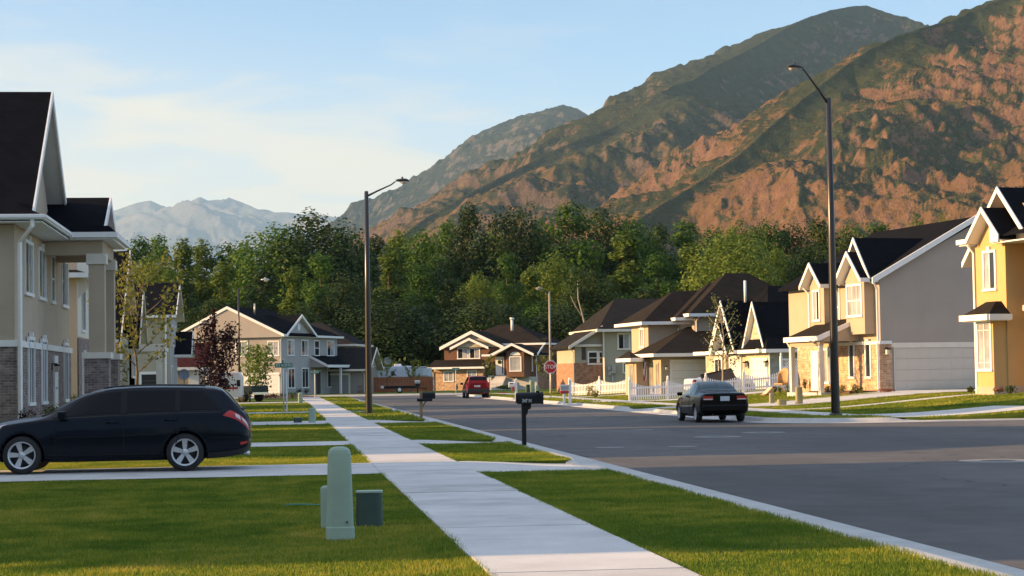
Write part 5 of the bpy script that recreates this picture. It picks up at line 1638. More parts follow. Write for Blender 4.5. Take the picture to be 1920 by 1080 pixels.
# ---- the rest of the row on the left, beside and behind where the picture was taken
def row_house(name, y0, y1, x1, eave, ridge, label, wall):
    e = empty(name, (x1, y0, lift(x1 - 4, 50)), 0, label, 'house')
    L = y1 - y0
    b = MB(); b.box(-12, 0, .5, L - .5, -.5, eave); b.prism([(.5, eave), (L - .5, eave), (L / 2, ridge - .4)], 'x', -12, 0); b.build('wall', M[wall], e)
    r, t = MB(), MB(); gable(r, t, 'x', 0, L, -12.5, .7, eave, ridge); r.build('roof', M['shingle'], e); t.build('fascia', M['white'], e)
    for u in (3.0, L / 2 - .6, L - 4.5):
        b = MB(); b.box(0, .06, u, u + 1.4, 3.6, 5.0); w_ = b.build('window', M['white'], e)
        b = MB(); b.box(.05, .08, u + .1, u + 1.3, 3.7, 4.9); b.build('pane', M['glass'], w_)
    b = MB(); b.box(0, .07, 1.5, 6.0, -.1, 2.1); b.build('garage_door', M['garage_white'], e)
    b = MB(); b.box(0, .07, L - 5, L - 4, 0, 2.1); b.build('door', M['door_brown'], e)
    return e


row_house('row_house', 17.4, 35.0, -12.5, 6.0, 9.8, 'beige gabled house of the left row nearest the camera, outside the picture', 'stucco_beige')
row_house('row_house', 39.7, 60.1, -12.5, 6.0, 10.6, 'gabled house of the left row between the parked wagon and the portico house', 'stucco_olive')

# ---- what stands behind the place the picture was taken from, mirrored in the cars' paint
row_house('row_house', -34.0, -16.0, -7.0, 6.0, 10.2, 'house of the left row behind the camera, outside the picture', 'stucco_taupe')
for i, (x, y, k, s_) in enumerate([(-16, -30, 5, .62), (-4, -42, 0, .6), (6, -48, 4, .7), (16, -44, 5, .62), (27, -40, 0, .66), (38, -30, 4, .7), (-30, -26, 4, .66)]):
    o = copy_tree(protos[k]); o.location = (x, y, -.2); o.scale = (s_ * 1.3, s_ * 1.3, s_); o.rotation_euler = (0, 0, i * 1.3)
    tag(o, 'broad tree behind the camera, outside the picture', 'tree', 'trees behind the camera')
# ------------------------------------------------------------------ cars
def pchip(x, y, q):
    x = np.asarray(x, float); y = np.asarray(y, float); h = np.diff(x); d = np.diff(y) / h
    m = np.zeros_like(y)
    for i in range(1, len(x) - 1):
        if d[i - 1] * d[i] > 0:
            w1, w2 = 2 * h[i] + h[i - 1], h[i] + 2 * h[i - 1]
            m[i] = (w1 + w2) / (w1 / d[i - 1] + w2 / d[i])
    m[0], m[-1] = d[0], d[-1]
    i = np.clip(np.searchsorted(x, q) - 1, 0, len(x) - 2)
    t = (q - x[i]) / h[i]
    return y[i] * (1 + 2 * t) * (1 - t) ** 2 + h[i] * m[i] * t * (1 - t) ** 2 + y[i + 1] * t * t * (3 - 2 * t) + h[i] * m[i + 1] * t * t * (t - 1)


class Car:
    """body as a surface S(x, v): v runs 0 (floor centre) .. 7 (roof centre) round half the section"""
    def __init__(s, name, rows, wheels, wr, label, cat='car', group=None):
        s.T = np.array(rows, float); s.wheels = wheels; s.wr = wr
        s.e = empty(name, (0, 0, 0), 0, label, cat, group)

    def sec(s, x):
        zb, w, zB, wB, zr, wr, zt = [pchip(s.T[:, 0], s.T[:, k], np.asarray(x, float)) for k in range(1, 8)]
        zm = zb + (zB - zb) * .55
        Y = np.stack([zb * 0, w * .80, w * .965, w, wB, wr, wr * .72, zb * 0], -1)
        Z = np.stack([zb, zb, zb + .11, zm, zB, zr, zt - (zt - zr) * .22, zt], -1)
        return Y, Z

    def S(s, x, v):
        x = np.asarray(x, float); v = np.asarray(v, float); x, v = np.broadcast_arrays(x, v)
        Y, Z = s.sec(x.ravel()); vv = np.clip(v.ravel(), 0, 6.9999); i = vv.astype(int); t = vv - i
        n = np.arange(len(vv))

        def cr(A):
            a = lambda k: A[n, np.clip(k, 0, 7)]
            p0, p1, p2, p3 = a(i - 1), a(i), a(i + 1), a(i + 2)
            m1, m2 = (p2 - p0) * .5, (p3 - p1) * .5
            hard = .35
            m1 = m1 * hard + (p2 - p1) * (1 - hard); m2 = m2 * hard + (p2 - p1) * (1 - hard)
            return p1 * (1 + 2 * t) * (1 - t) ** 2 + m1 * t * (1 - t) ** 2 + p2 * t * t * (3 - 2 * t) + m2 * t * t * (t - 1)
        return np.stack([x.ravel(), cr(Y), cr(Z)], -1).reshape(x.shape + (3,))

    def body(s, mat, nx=230, nv=64, name='body'):
        L0, L1 = s.T[0, 0], s.T[-1, 0]
        x = np.linspace(L0, L1, nx); v = np.linspace(0, 7, nv)
        P = s.S(x[:, None], v[None, :])
        for wx, _ in s.wheels:
            R_ = s.wr * 1.13
            dx = P[..., 0] - wx; dz = P[..., 2] - s.wr; r = np.hypot(dx, dz)
            side = (P[..., 1] > .45)
            ring = side & (np.abs(r - R_) < .018) & (r > 1e-6)
            k = R_ / np.maximum(r, 1e-6)
            P[..., 0] = np.where(ring, wx + dx * k, P[..., 0]); P[..., 2] = np.where(ring, s.wr + dz * k, P[..., 2])
            ins = (r < R_ - .018) & side
            P[..., 1] = np.where(ins, np.minimum(P[..., 1], .50), P[..., 1])
        n = nx * nv
        V = np.concatenate([P.reshape(-1, 3), P.reshape(-1, 3) * (1, -1, 1)])
        i = np.arange(n).reshape(nx, nv)
        F = np.stack([i[:-1, :-1], i[1:, :-1], i[1:, 1:], i[:-1, 1:]], -1).reshape(-1, 4)
        F = np.concatenate([F, F[:, ::-1] + n])
        b = MB(); b.add(V, F.tolist(), True)
        for a in (0, nx - 1):
            ring = [i[a, k] for k in range(nv)] + [i[a, k] + n for k in range(nv - 1, -1, -1)]
            b.f.append(tuple(int(q) for q in ring)); b.sm.append(False)
        return b.build(name, mat, s.e)

    def patch(s, name, mat, xa, xb, va, vb, off=.006, sides=(1, -1), nu=14, nv=8, parent=None, join=False, smooth=True):
        """skin piece: xa/xb are x at (bottom, top) of each end, va..vb round the section"""
        u, w = np.meshgrid(np.linspace(0, 1, nu), np.linspace(0, 1, nv), indexing='ij')
        xa0, xa1 = xa if hasattr(xa, '__len__') else (xa, xa)
        xb0, xb1 = xb if hasattr(xb, '__len__') else (xb, xb)
        X = (xa0 + (xa1 - xa0) * w) * (1 - u) + (xb0 + (xb1 - xb0) * w) * u
        va0, va1 = va if hasattr(va, '__len__') else (va, va)
        vb0, vb1 = vb if hasattr(vb, '__len__') else (vb, vb)
        Vv = (va0 + (va1 - va0) * u) * (1 - w) + (vb0 + (vb1 - vb0) * u) * w
        P = s.S(X, Vv)
        e = 1e-3
        dX = s.S(X + e, Vv) - s.S(X - e, Vv); dV = s.S(X, np.minimum(Vv + e, 6.999)) - s.S(X, np.maximum(Vv - e, 0))
        N = np.cross(dX, dV); N /= np.maximum(np.linalg.norm(N, axis=-1, keepdims=True), 1e-9)
        N *= np.where(N[..., 1:2] + N[..., 2:3] * .2 < 0, -1, 1)
        Q = P + N * off
        i = np.arange(nu * nv).reshape(nu, nv)
        F = np.stack([i[:-1, :-1], i[1:, :-1], i[1:, 1:], i[:-1, 1:]], -1).reshape(-1, 4).tolist()
        objs = []; b = MB()
        for sd in sides:
            b.add((Q * (1, sd, 1)).reshape(-1, 3), F, smooth)
            if not join:
                objs.append(b.build(name, mat, parent or s.e)); b = MB()
        if join:
            objs.append(b.build(name, mat, parent or s.e))
        return objs

    def seam(s, pts, mat, w=.008, sides=(1, -1), name='seam', parent=None):
        for sd in sides:
            b = MB()
            P = [s.S(x, v).reshape(3) for x, v in pts]
            b.tube([(p[0], (p[1] + .001) * sd, p[2]) for p in P], w, 4)
            o = b.build(name, mat, parent or s.e)
        return o

    def wheel(s, x, y, spokes=5, rim_r=.235, w=.20, ang=.3, mat='alloy'):
        r = s.wr; sd = 1 if y > 0 else -1
        e = empty('wheel', (x, y, r)); e.parent = s.e
        b = MB(); hw = w / 2
        b.lathe([(rim_r, -hw), (r - .035, -hw), (r - .008, -hw + .025), (r, -hw + .06), (r, hw - .06), (r - .008, hw - .025), (r - .035, hw), (rim_r, hw)], seg=36, axis='y', cap=False)
        b.build('tyre', M['rubber'], e)
        m = MB(); o = sd * (hw - .015)
        m.lathe([(rim_r + .004, o + sd * .012), (rim_r - .022, o + sd * .012), (rim_r - .03, o - sd * .05), (rim_r - .02, -sd * hw * .6), (rim_r + .004, -sd * hw * .6)], seg=36, axis='y', cap=False)
        m.lathe([(.0005, o + sd * .004), (.05, o + sd * .004), (.06, o - sd * .02), (.06, o - sd * .06)], seg=16, axis='y')
        for k in range(spokes):
            a = ang + 2 * math.pi * k / spokes; c, q = math.cos(a), math.sin(a)
            st0 = len(m.v); a0, a1 = .045, rim_r - .012; w0, w1 = .030, .048
            m.add([(a0, o - sd * .008, -w0), (a1, o + sd * .006, -w1), (a1, o + sd * .006, w1), (a0, o - sd * .008, w0),
                   (a0, o - sd * .05, -w0), (a1, o - sd * .045, -w1), (a1, o - sd * .045, w1), (a0, o - sd * .05, w0)],
                  [(0, 1, 2, 3), (4, 7, 6, 5), (0, 4, 5, 1), (1, 5, 6, 2), (2, 6, 7, 3), (3, 7, 4, 0)])
            m.move(lambda p: (p[0] * c - p[2] * q, p[1], p[0] * q + p[2] * c), st0)
        m.build('rim', M[mat], e)
        k = MB(); k.lathe([(.0005, o - sd * .06), (rim_r - .03, o - sd * .06), (rim_r - .03, o - sd * .075), (.0005, o - sd * .075)], seg=24, axis='y')
        k.build('brake_disc', M['dark_metal'], e)
        return e

    def place(s, x, y, z, heading):
        """x, y: where the rear of the floor centre stands; heading: direction the nose points, radians from +X"""
        s.e.location = (x, y, z); s.e.rotation_euler = (0, 0, heading)


def paint(name, col, rough=.22, flake=.05):
    m, t, b = nodes_of(name)
    f = noise_node(t, 2.0, 4)
    t.links.new(ramp_node(t, f, [(.3, sh(col, .9)), (.7, sh(col, 1.12))]), b.inputs['Base Color'])
    b.inputs['Roughness'].default_value = rough; b.inputs['Metallic'].default_value = flake
    b.inputs['Coat Weight'].default_value = .22; b.inputs['Coat IOR'].default_value = 1.35; b.inputs['Specular IOR Level'].default_value = .12; b.inputs['Coat Roughness'].default_value = .03
    return m


M['paint_navy'] = paint('near_black_blue_paint', (.005, .008, .014))
M['paint_black'] = paint('black_car_paint', (.003, .003, .0035))
M['paint_red'] = paint('dark_red_car_paint', (.19, .008, .012))
M['paint_white'] = paint('white_car_paint', (.55, .60, .68))
M['paint_green'] = paint('dark_green_truck_paint', (.012, .026, .030))
M['alloy'] = plain('silver_alloy', (.52, .53, .55), .32, .06, 8, metal=.55)
M['dark_metal'] = plain('dark_brake_metal', (.03, .03, .032), .6, .2, 10, metal=.3)
M['car_glass'] = glass_mat('tinted_car_glass', (.003, .004, .006), .03, .16)
M['car_glass_teal'] = glass_mat('teal_tinted_car_glass', (.030, .060, .068), .04, .45)
M['seam'] = plain('panel_gap', (.002, .002, .002), .8, .1)
M['red_lens'] = glass_mat('red_lamp_lens', (.42, .020, .012), .12, .6)
M['clear_lens'] = glass_mat('clear_lamp_lens', (.62, .55, .52), .12, .7)
M['plastic'] = plain('black_bumper_plastic', (.014, .014, .015), .55, .15, 6)
M['plate'] = plain('number_plate', (.52, .54, .58), .5, .08, 18)
M['chrome'] = plain('bright_trim', (.6, .6, .6), .18, .05, 6, metal=.9)

# ---- dark wagon on the driveway
C = Car('station_wagon', [
    (0.00, .40, .70, .66, .70, .74, .66, .76), (.03, .34, .78, .72, .76, .82, .70, .84), (.08, .30, .84, .80, .80, .92, .71, .94), (.14, .27, .862, .86, .82, .985, .70, 1.00),
    (.24, .25, .875, .92, .835, 1.09, .665, 1.115), (.38, .23, .885, .955, .845, 1.235, .625, 1.275), (.50, .22, .888, .965, .848, 1.325, .60, 1.375), (.64, .21, .89, .968, .848, 1.355, .592, 1.412),
    (1.10, .19, .89, .962, .848, 1.375, .59, 1.437), (1.7, .185, .89, .948, .848, 1.385, .59, 1.445), (2.2, .185, .89, .935, .848, 1.370, .585, 1.432), (2.55, .185, .89, .925, .848, 1.325, .585, 1.388),
    (2.85, .185, .89, .915, .85, 1.225, .605, 1.285), (3.15, .185, .888, .90, .85, 1.075, .655, 1.125), (3.40, .19, .886, .885, .845, .955, .71, .995), (3.58, .19, .884, .868, .84, .905, .735, .95),
    (3.95, .20, .88, .82, .82, .85, .73, .905), (4.30, .22, .85, .74, .78, .775, .67, .83), (4.52, .26, .78, .66, .70, .69, .58, .74), (4.64, .32, .66, .58, .60, .60, .48, .64), (4.69, .38, .52, .53, .46, .55, .36, .57)],
    [(1.09, .77), (3.765, .77)], .318, 'dark blue-black station wagon parked side-on across the near driveway')
C.body(M['paint_navy'])
C.patch('window', M['car_glass'], (.47, .80), (1.18, 1.18), 4.14, 4.90)
C.patch('window', M['car_glass'], (1.24, 1.24), (2.06, 2.06), 4.13, 4.92)
C.patch('window', M['car_glass'], (2.14, 2.14), (3.28, 2.82), 4.13, 4.92)
C.patch('rear_window', M['car_glass'], .17, .50, 5.15, 6.99, join=True)
C.patch('windshield', M['car_glass'], 2.70, 3.45, 5.10, 6.99, join=True)
C.patch('pillar_trim', M['seam'], (1.17, 1.17), (1.25, 1.25), 4.08, 4.95, off=.009); C.patch('pillar_trim', M['seam'], (2.05, 2.05), (2.15, 2.15), 4.08, 4.95, off=.009)
for sd in (1, -1):
    tl = C.patch('tail_light', M['red_lens'], (.015, .06), (.46, .34), (3.62, 3.86), 4.2, off=.008, sides=(sd,))[0]
    C.patch('lens', M['clear_lens'], (.04, .07), (.13, .16), (3.82, 3.86), 4.06, off=.013, sides=(sd,), parent=tl)
    C.patch('lens', M['clear_lens'], (.16, .18), (.24, .26), (3.82, 3.88), 4.08, off=.013, sides=(sd,), parent=tl)
C.patch('headlight', M['clear_lens'], (4.15, 4.0), (4.56, 4.5), 3.75, 4.35, off=.008)
C.patch('bumper_reflector', M['red_lens'], (.06, .06), (.17, .17), 2.25, 2.45, off=.008)
C.patch('bumper_trim', M['plastic'], (.02, .04), (.74, .70), .9, 1.95, off=.012)
sm = [(2.10, v) for v in np.linspace(1.9, 4.1, 9)]
C.seam(sm, M['seam'], .006); C.seam([(1.2 + .05 * (v - 2.8) if v > 2.8 else 1.2 + .16 * (2.8 - v), v) for v in np.linspace(2.5, 4.1, 8)], M['seam'], .006)
C.seam([(3.22, v) for v in np.linspace(1.9, 4.0, 9)], M['seam'], .006); C.seam([(x, 2.02) for x in np.linspace(1.5, 3.35, 12)], M['seam'], .006)
C.seam([(x, 3.03) for x in np.linspace(1.52, 3.3, 12)], M['paint_navy'], .012, name='side_moulding')
C.seam([(x, 4.02) for x in np.linspace(.5, 3.35, 20)], M['plastic'], .009, name='waist_strip')
C.seam([(x, 2.75) for x in np.linspace(.03, .70, 9)], M['seam'], .006)
for sd in (1, -1):
    for hx in (1.32, 2.27):
        p = C.S(hx, 3.72).reshape(3); b = MB(); b.tube([(hx - .1, (p[1] + .01) * sd, p[2]), (hx, (p[1] + .035) * sd, p[2] + .005), (hx + .1, (p[1] + .01) * sd, p[2])], .014, 6); b.build('door_handle', M['paint_navy'], C.e)
    p = C.S(3.12, 4.05).reshape(3); b = MB(); b.box(-.07, .07, -.09, .09, -.06, .065)
    o = b.build('side_mirror', M['paint_navy'], C.e, bevel=.03); o.location = (3.10, (p[1] + .10) * sd, p[2] + .06)
    b = MB(); b.lathe([(.0005, 0), (.085, 0), (.088, -.004)], seg=24, axis='y'); q = C.S(.83, 3.55).reshape(3)
    if sd > 0:
        o = C.seam([(.83 + .085 * math.cos(a), 3.55 + .30 * math.sin(a)) for a in np.linspace(0, 6.283, 25)], M['seam'], .004, sides=(1,), name='fuel_flap')
for x, y in C.wheels:
    for sd in (1, -1):
        C.wheel(x, y * sd, 5, .228, .215, .30 if x < 2 else .05)
for sd in (1, -1):
    b = MB(); b.tube([C.S(x, 5.35).reshape(3) * (1, sd, 1) + np.array((0, 0, .035)) for x in np.linspace(.75, 2.45, 10)], .016, 6); b.build('roof_rail', M['plastic'], C.e)
b = MB(); b.box(.12, .30, -.52, .52, 1.075, 1.09); b.move(lambda p: (p[0], p[1], p[2] - (p[0] - .12) * .0)); b.tube([(.16, -.5, 1.01), (.10, 0, 1.03), (.16, .5, 1.01)], .02, 6); b.v = b.v[8:]; b.f = [tuple(i - 8 for i in f) for f in b.f[6:]]; b.sm = b.sm[6:]
b.build('rear_wiper', M['plastic'], C.e)
b = MB(); b.tube([(.02, .48, .27), (.16, .48, .28)], .035, 10); b.build('exhaust_pipe', M['chrome'], C.e)
# rear wheel stands where the photograph shows it
rw = gp(347, 883.5, .016); C.place(rw[0] + 1.09, rw[1] + .88, .016, math.pi)

# ---- black coupe at the far kerb
K = Car('coupe', [
    (0.00, .36, .74, .72, .72, .90, .655, .935), (.03, .30, .79, .76, .765, .945, .67, .975), (.10, .26, .825, .83, .79, .965, .68, .99), (.30, .24, .842, .87, .80, .98, .675, 1.005), (.70, .22, .847, .885, .80, .995, .66, 1.02),
    (.90, .21, .848, .89, .80, 1.04, .635, 1.07), (1.20, .20, .848, .89, .80, 1.19, .575, 1.235), (1.45, .19, .848, .885, .80, 1.275, .545, 1.33), (1.75, .185, .848, .88, .80, 1.315, .535, 1.370), (2.10, .185, .848, .87, .80, 1.315, .535, 1.372),
    (2.40, .185, .848, .86, .80, 1.27, .545, 1.325), (2.75, .185, .846, .85, .80, 1.12, .60, 1.17), (3.05, .19, .845, .84, .795, .97, .665, 1.015), (3.25, .19, .843, .825, .79, .905, .69, .95), (3.6, .20, .835, .79, .775, .85, .68, .90),
    (4.1, .22, .80, .70, .73, .75, .61, .80), (4.34, .28, .70, .60, .62, .64, .50, .68), (4.44, .36, .56, .52, .48, .54, .38, .57)],
    [(.86, .73), (3.48, .73)], .295, 'black two-door coupe parked at the right kerb, seen from behind')
K.body(M['paint_black'])
K.patch('window', M['car_glass_teal'], (1.10, 1.42), (1.70, 1.70), 4.15, 4.9); K.patch('window', M['car_glass_teal'], (1.76, 1.76), (2.92, 2.48), 4.15, 4.9)
K.patch('rear_window', M['car_glass_teal'], .88, 1.52, 5.12, 6.99, join=True); K.patch('windshield', M['car_glass_teal'], 2.42, 3.12, 5.1, 6.99, join=True)
for sd in (1, -1):
    b = MB(); b.box(-.012, .10, .40, .735, .755, .885); b.box(.10, .20, .66, .785, .76, .88)
    b.move(lambda p: (p[0], p[1] * sd, p[2])); tl = b.build('tail_light', M['red_lens'], K.e)
    b = MB(); b.box(-.02, .06, .42, .725, .76, .80); b.move(lambda p: (p[0], p[1] * sd, p[2])); b.build('lens', M['clear_lens'], tl)
    b = MB(); b.box(-.06, .06, -.09, .09, -.06, .06); o = b.build('side_mirror', M['paint_black'], K.e, bevel=.03); o.location = (2.78, .93 * sd, .95)
b = MB(); b.box(-.022, .02, -.155, .155, .72, .875); b.build('number_plate', M['plate'], K.e)
b = MB(); b.box(-.05, .25, -.77, .77, .34, .62); o = b.build('bumper', M['paint_black'], K.e, bevel=.07)
b = MB(); b.box(-.005, .04, -.70, .70, .50, .53); b.build('bumper_strip', M['plastic'], K.e)
K.seam([(x, 2.9) for x in np.linspace(1.25, 3.1, 10)], M['chrome'], .012, name='side_moulding')
K.seam([(1.72, v) for v in np.linspace(1.9, 4.1, 9)], M['seam'], .006); K.seam([(3.0, v) for v in np.linspace(1.9, 4.0, 9)], M['seam'], .006)
b = MB(); b.box(.86, 3.5, -.66, -.46, 1.0, 1.0) if False else b.tube([(.9, .3, .3), (.0, .42, .27)], .03, 8); b.build('exhaust_pipe', M['dark_metal'], K.e)
for sd in (1, -1):
    b = MB(); b.box(1.35, 1.55, .16, .52, .98, 1.17); b.move(lambda p: (p[0], p[1] * sd, p[2])); b.build('headrest', M['plastic'], K.e, bevel=.04)
for x, y in K.wheels:
    for sd in (1, -1): K.wheel(x, y * sd, 7, .20, .19, .2)
kw = gp(1309, 792, ROAD_Z)
hd = math.pi / 2 + R(0.5)
ux = np.array((math.cos(hd), math.sin(hd))); uy = np.array((-math.sin(hd), math.cos(hd)))
o2 = kw[:2] - ux * .86 - uy * .73
K.place(o2[0], o2[1], ROAD_Z, hd)

# ---- red sport utility car far up the road
U = Car('sport_utility_car', [
    (0.00, .42, .80, .98, .80, 1.12, .74, 1.15), (.04, .38, .84, 1.02, .82, 1.18, .745, 1.21), (.12, .36, .87, 1.05, .84, 1.34, .70, 1.37), (.24, .34, .885, 1.06, .85, 1.54, .645, 1.57), (.40, .32, .89, 1.065, .855, 1.63, .62, 1.685),
    (1.0, .30, .89, 1.06, .855, 1.66, .61, 1.725), (2.0, .30, .89, 1.05, .855, 1.655, .61, 1.72), (2.5, .30, .89, 1.04, .855, 1.58, .615, 1.64), (2.85, .30, .89, 1.03, .85, 1.35, .66, 1.40), (3.15, .31, .885, 1.01, .84, 1.12, .72, 1.16),
    (3.7, .33, .87, .96, .82, 1.03, .72, 1.08), (4.2, .38, .80, .86, .74, .92, .63, .96), (4.39, .45, .66, .74, .6, .78, .5, .8)],
    [(.88, .77), (3.50, .77)], .345, 'dark red sport utility car parked far up the road, seen from behind')
U.body(M['paint_red'])
U.patch('rear_window', M['car_glass'], .13, .33, 5.05, 6.99, join=True)
U.patch('window', M['car_glass'], (.42, .55), (1.1, 1.1), 4.15, 4.9); U.patch('window', M['car_glass'], (1.18, 1.18), (2.0, 2.0), 4.15, 4.9); U.patch('window', M['car_glass'], (2.08, 2.08), (3.0, 2.62), 4.15, 4.9)
b = MB(); b.box(-.08, .3, -.86, .86, .40, .74); b.build('bumper', M['plastic'], U.e, bevel=.06)
U.patch('side_cladding', M['plastic'], .25, 4.1, 1.7, 2.5, off=.012, nu=40)
for sd in (1, -1):
    b = MB(); b.box(-.01, .14, .66, .855, .86, 1.22); b.move(lambda p: (p[0], p[1] * sd, p[2])); b.build('tail_light', M['red_lens'], U.e)
    b = MB(); b.box(-.07, .07, -.12, .12, -.09, .09); o = b.build('side_mirror', M['plastic'], U.e, bevel=.04); o.location = (2.85, 1.0 * sd, 1.12)
    b = MB(); b.tube([(.5, .55 * sd, 1.75), (2.3, .55 * sd, 1.77)], .02, 6); b.build('roof_rail', M['plastic'], U.e)
b = MB(); b.box(-.03, .03, -.16, .16, .86, .99); b.build('number_plate', M['plate'], U.e)
b = MB(); b.box(-.03, .0, .2, .3, .86, 1.0); b.build('badge', M['chrome'], U.e)
for x, y in U.wheels:
    for sd in (1, -1): U.wheel(x, y * sd, 5, .21, .235, .1)
p = gp(874, 752, ROAD_Z - .1); q = dp(874, 750, 150)
U.place(q[0] + .86, q[1] - .9, ROAD_Z, math.pi / 2 + R(0))

# ---- pale car beside the leaning ramp, mostly behind the fence
Wc = Car('sedan', K.T.tolist(), K.wheels, .295, 'pale blue-white car behind the picket fence beside the dark tilted trailer bed')
Wc.body(M['paint_white'], 120, 40)
Wc.patch('window', M['car_glass'], (1.10, 1.42), (1.70, 1.70), 4.15, 4.9); Wc.patch('window', M['car_glass'], (1.76, 1.76), (2.92, 2.48), 4.15, 4.9)
Wc.patch('windshield', M['car_glass'], 2.42, 3.12, 5.1, 6.99, join=True); Wc.patch('rear_window', M['car_glass'], .88, 1.52, 5.12, 6.99, join=True)
Wc.patch('tail_light', M['red_lens'], .02, .25, 3.7, 4.5, off=.01)
for x, y in Wc.wheels:
    for sd in (1, -1): Wc.wheel(x, y * sd, 7, .20, .19, .2)
q = dp(1292, 735, 117); Wc.place(q[0], q[1] + .3, float(lift(q[0], q[1])) + .02, R(8))
# ------------------------------------------------------------------ lamps, signs, boxes, fences
def lettering(text, size, mat, parent, loc, rot, name='lettering', extrude=.004, sx=1.0):
    cu = bpy.data.curves.new(name, 'FONT'); cu.body = text; cu.size = size; cu.extrude = extrude
    cu.align_x = 'CENTER'; cu.align_y = 'CENTER'
    tmp = bpy.data.objects.new('tmp', cu); COL.objects.link(tmp)
    dg = bpy.context.evaluated_depsgraph_get()
    me = bpy.data.meshes.new_from_object(tmp.evaluated_get(dg))
    bpy.data.objects.remove(tmp); bpy.data.curves.remove(cu)
    me.materials.clear(); me.materials.append(mat)
    o = bpy.data.objects.new(name, me); COL.objects.link(o); o.parent = parent
    o.location = loc; o.rotation_euler = rot; o.scale = (sx, 1, 1)
    return o


M['pole_sunlit'] = plain('sunlit_tone_lamp_pole', (.30, .27, .22), .45, .1, 3)  # pale colour stands for the sunlight on the far lamp
M['sign_green'] = plain('green_sign_face', (.012, .15, .085), .45, .08, 5)
M['sign_red'] = plain('red_sign_face', (.42, .012, .018), .42, .08, 5)
M['sign_white'] = plain('white_sign_lettering', (.75, .75, .73), .45, .03, 5)
M['ped_green'] = plain('pale_green_plastic', (.275, .365, .285), .62, .10, 3.0, .15, 30)
M['ped_dark'] = plain('dark_green_plastic', (.028, .060, .046), .6, .16, 4, .15, 30)
M['ped_tan'] = plain('tan_utility_box', (.26, .235, .125), .65, .1, 4)
M['hose'] = plain('teal_hose', (.06, .27, .23), .6, .1, 6)
M['silver_box'] = plain('silver_mailbox', (.33, .35, .37), .4, .1, 5, metal=.3)
M['red_box'] = plain('red_newspaper_box', (.36, .03, .03), .55, .1, 5)
M['vinyl'] = plain('white_vinyl_fence', (.74, .74, .74), .55, .04, 2)


def lamp(px, pyb, depth, pyt, rb, rt, arm, label, mat='bronze', z=None, head='bronze'):
    g = dp(px, pyb, depth); zb = g[2] if z is None else z
    e = empty('street_lamp', (g[0], g[1], zb), 0, label, 'street lamp', 'lamps along the street')
    h = dp(px, pyt, depth)[2] - zb
    b = MB(); b.lathe([(rb, -.2), (rb, .1), (rb * .97, 1.0), ((rb + rt) / 2, h * .55), (rt, h), (rt * .3, h + .02)], seg=18); b.build('pole', M[mat], e)
    b = MB(); b.lathe([(rb * 1.5, -.1), (rb * 1.5, .02), (rb * 1.05, .06)], seg=18); b.build('base', M['bronze'], e)
    dx, dz, dy = arm
    b = MB(); s_ = np.sign(dx)
    b.tube([(0, 0, h - .22), (dx * .35, dy * .35, h - .22 + (dz + .1) * .42), (dx * .85, dy * .85, h - .22 + (dz + .1) * .96), (dx, dy, h + dz)], [rt * .55, rt * .45, rt * .34, rt * .33], 8); b.build('arm', M['bronze'], e)
    b = MB(); n = 12
    # cobra head: a tapering shell along the arm direction
    rows = [(0, .06, .05), (.12, .09, .08), (.28, .15, .11), (.45, .155, .10), (.56, .09, .06), (.60, .02, .02)]
    L = np.hypot(dx, dy); ux_, uy_ = dx / L, dy / L
    vs = []
    for t_, w_, hh in rows:
        for k in range(n):
            a = 2 * math.pi * k / n; lx = math.cos(a) * w_; lz = math.sin(a) * hh * (1.0 if math.sin(a) > 0 else .45)
            vs.append((dx + ux_ * t_ - uy_ * lx, dy + uy_ * t_ + ux_ * lx, h + dz + lz + .03))
    fs = [(i * n + k, i * n + (k + 1) % n, (i + 1) * n + (k + 1) % n, (i + 1) * n + k) for i in range(len(rows) - 1) for k in range(n)] + [tuple(range(n)), tuple((len(rows) - 1) * n + k for k in range(n))]
    b.add(vs, fs, True); b.lathe([(.04, h + dz + .1), (.04, h + dz + .2), (.01, h + dz + .21)], dx + ux_ * .3, dy + uy_ * .3, 8)
    hd_ = b.build('lamp_head', M[head], e)
    b = MB(); vs = []
    for q in range(4):
        f = math.cos(q / 3.2 * 1.5)
        for k in range(14):
            a = 2 * math.pi * k / 14; vs.append((dx + ux_ * (.36 + .17 * f * math.cos(a)) - uy_ * .125 * f * math.sin(a), dy + uy_ * (.36 + .17 * f * math.cos(a)) + ux_ * .125 * f * math.sin(a), h + dz - .0 - .11 * math.sin(q / 3.2 * 1.5)))
    b.add(vs, [(i * 14 + k, i * 14 + (k + 1) % 14, (i + 1) * 14 + (k + 1) % 14, (i + 1) * 14 + k) for i in range(3) for k in range(14)] + [tuple(42 + k for k in range(14))], True)
    b.build('lens', M['lamp_glass'], hd_)
    return e


lamp(692, 776, 83, 357, .145, .085, (1.25, .42, 0), 'tall dark lamp beside the sidewalk, its arm reaching right over the trees', z=0)
lamp(1567, 778, 66, 180, .150, .088, (-.95, .98, -.25), 'tallest dark lamp on the corner lawn, its arm reaching left across the mountain', z=.05)
lamp(449, 752, 138, 540, .085, .055, (1.6, .55, 0), 'thin dark lamp standing before the grey house gable', z=0, head='galv')  # pale head metal stands for the light falling on it
lamp(1033, 741, 162, 546, .105, .07, (-.55, .22, 0), 'far lamp with sun-toned pole behind the stop sign', 'pole_sunlit', z=0, head='pole_sunlit')

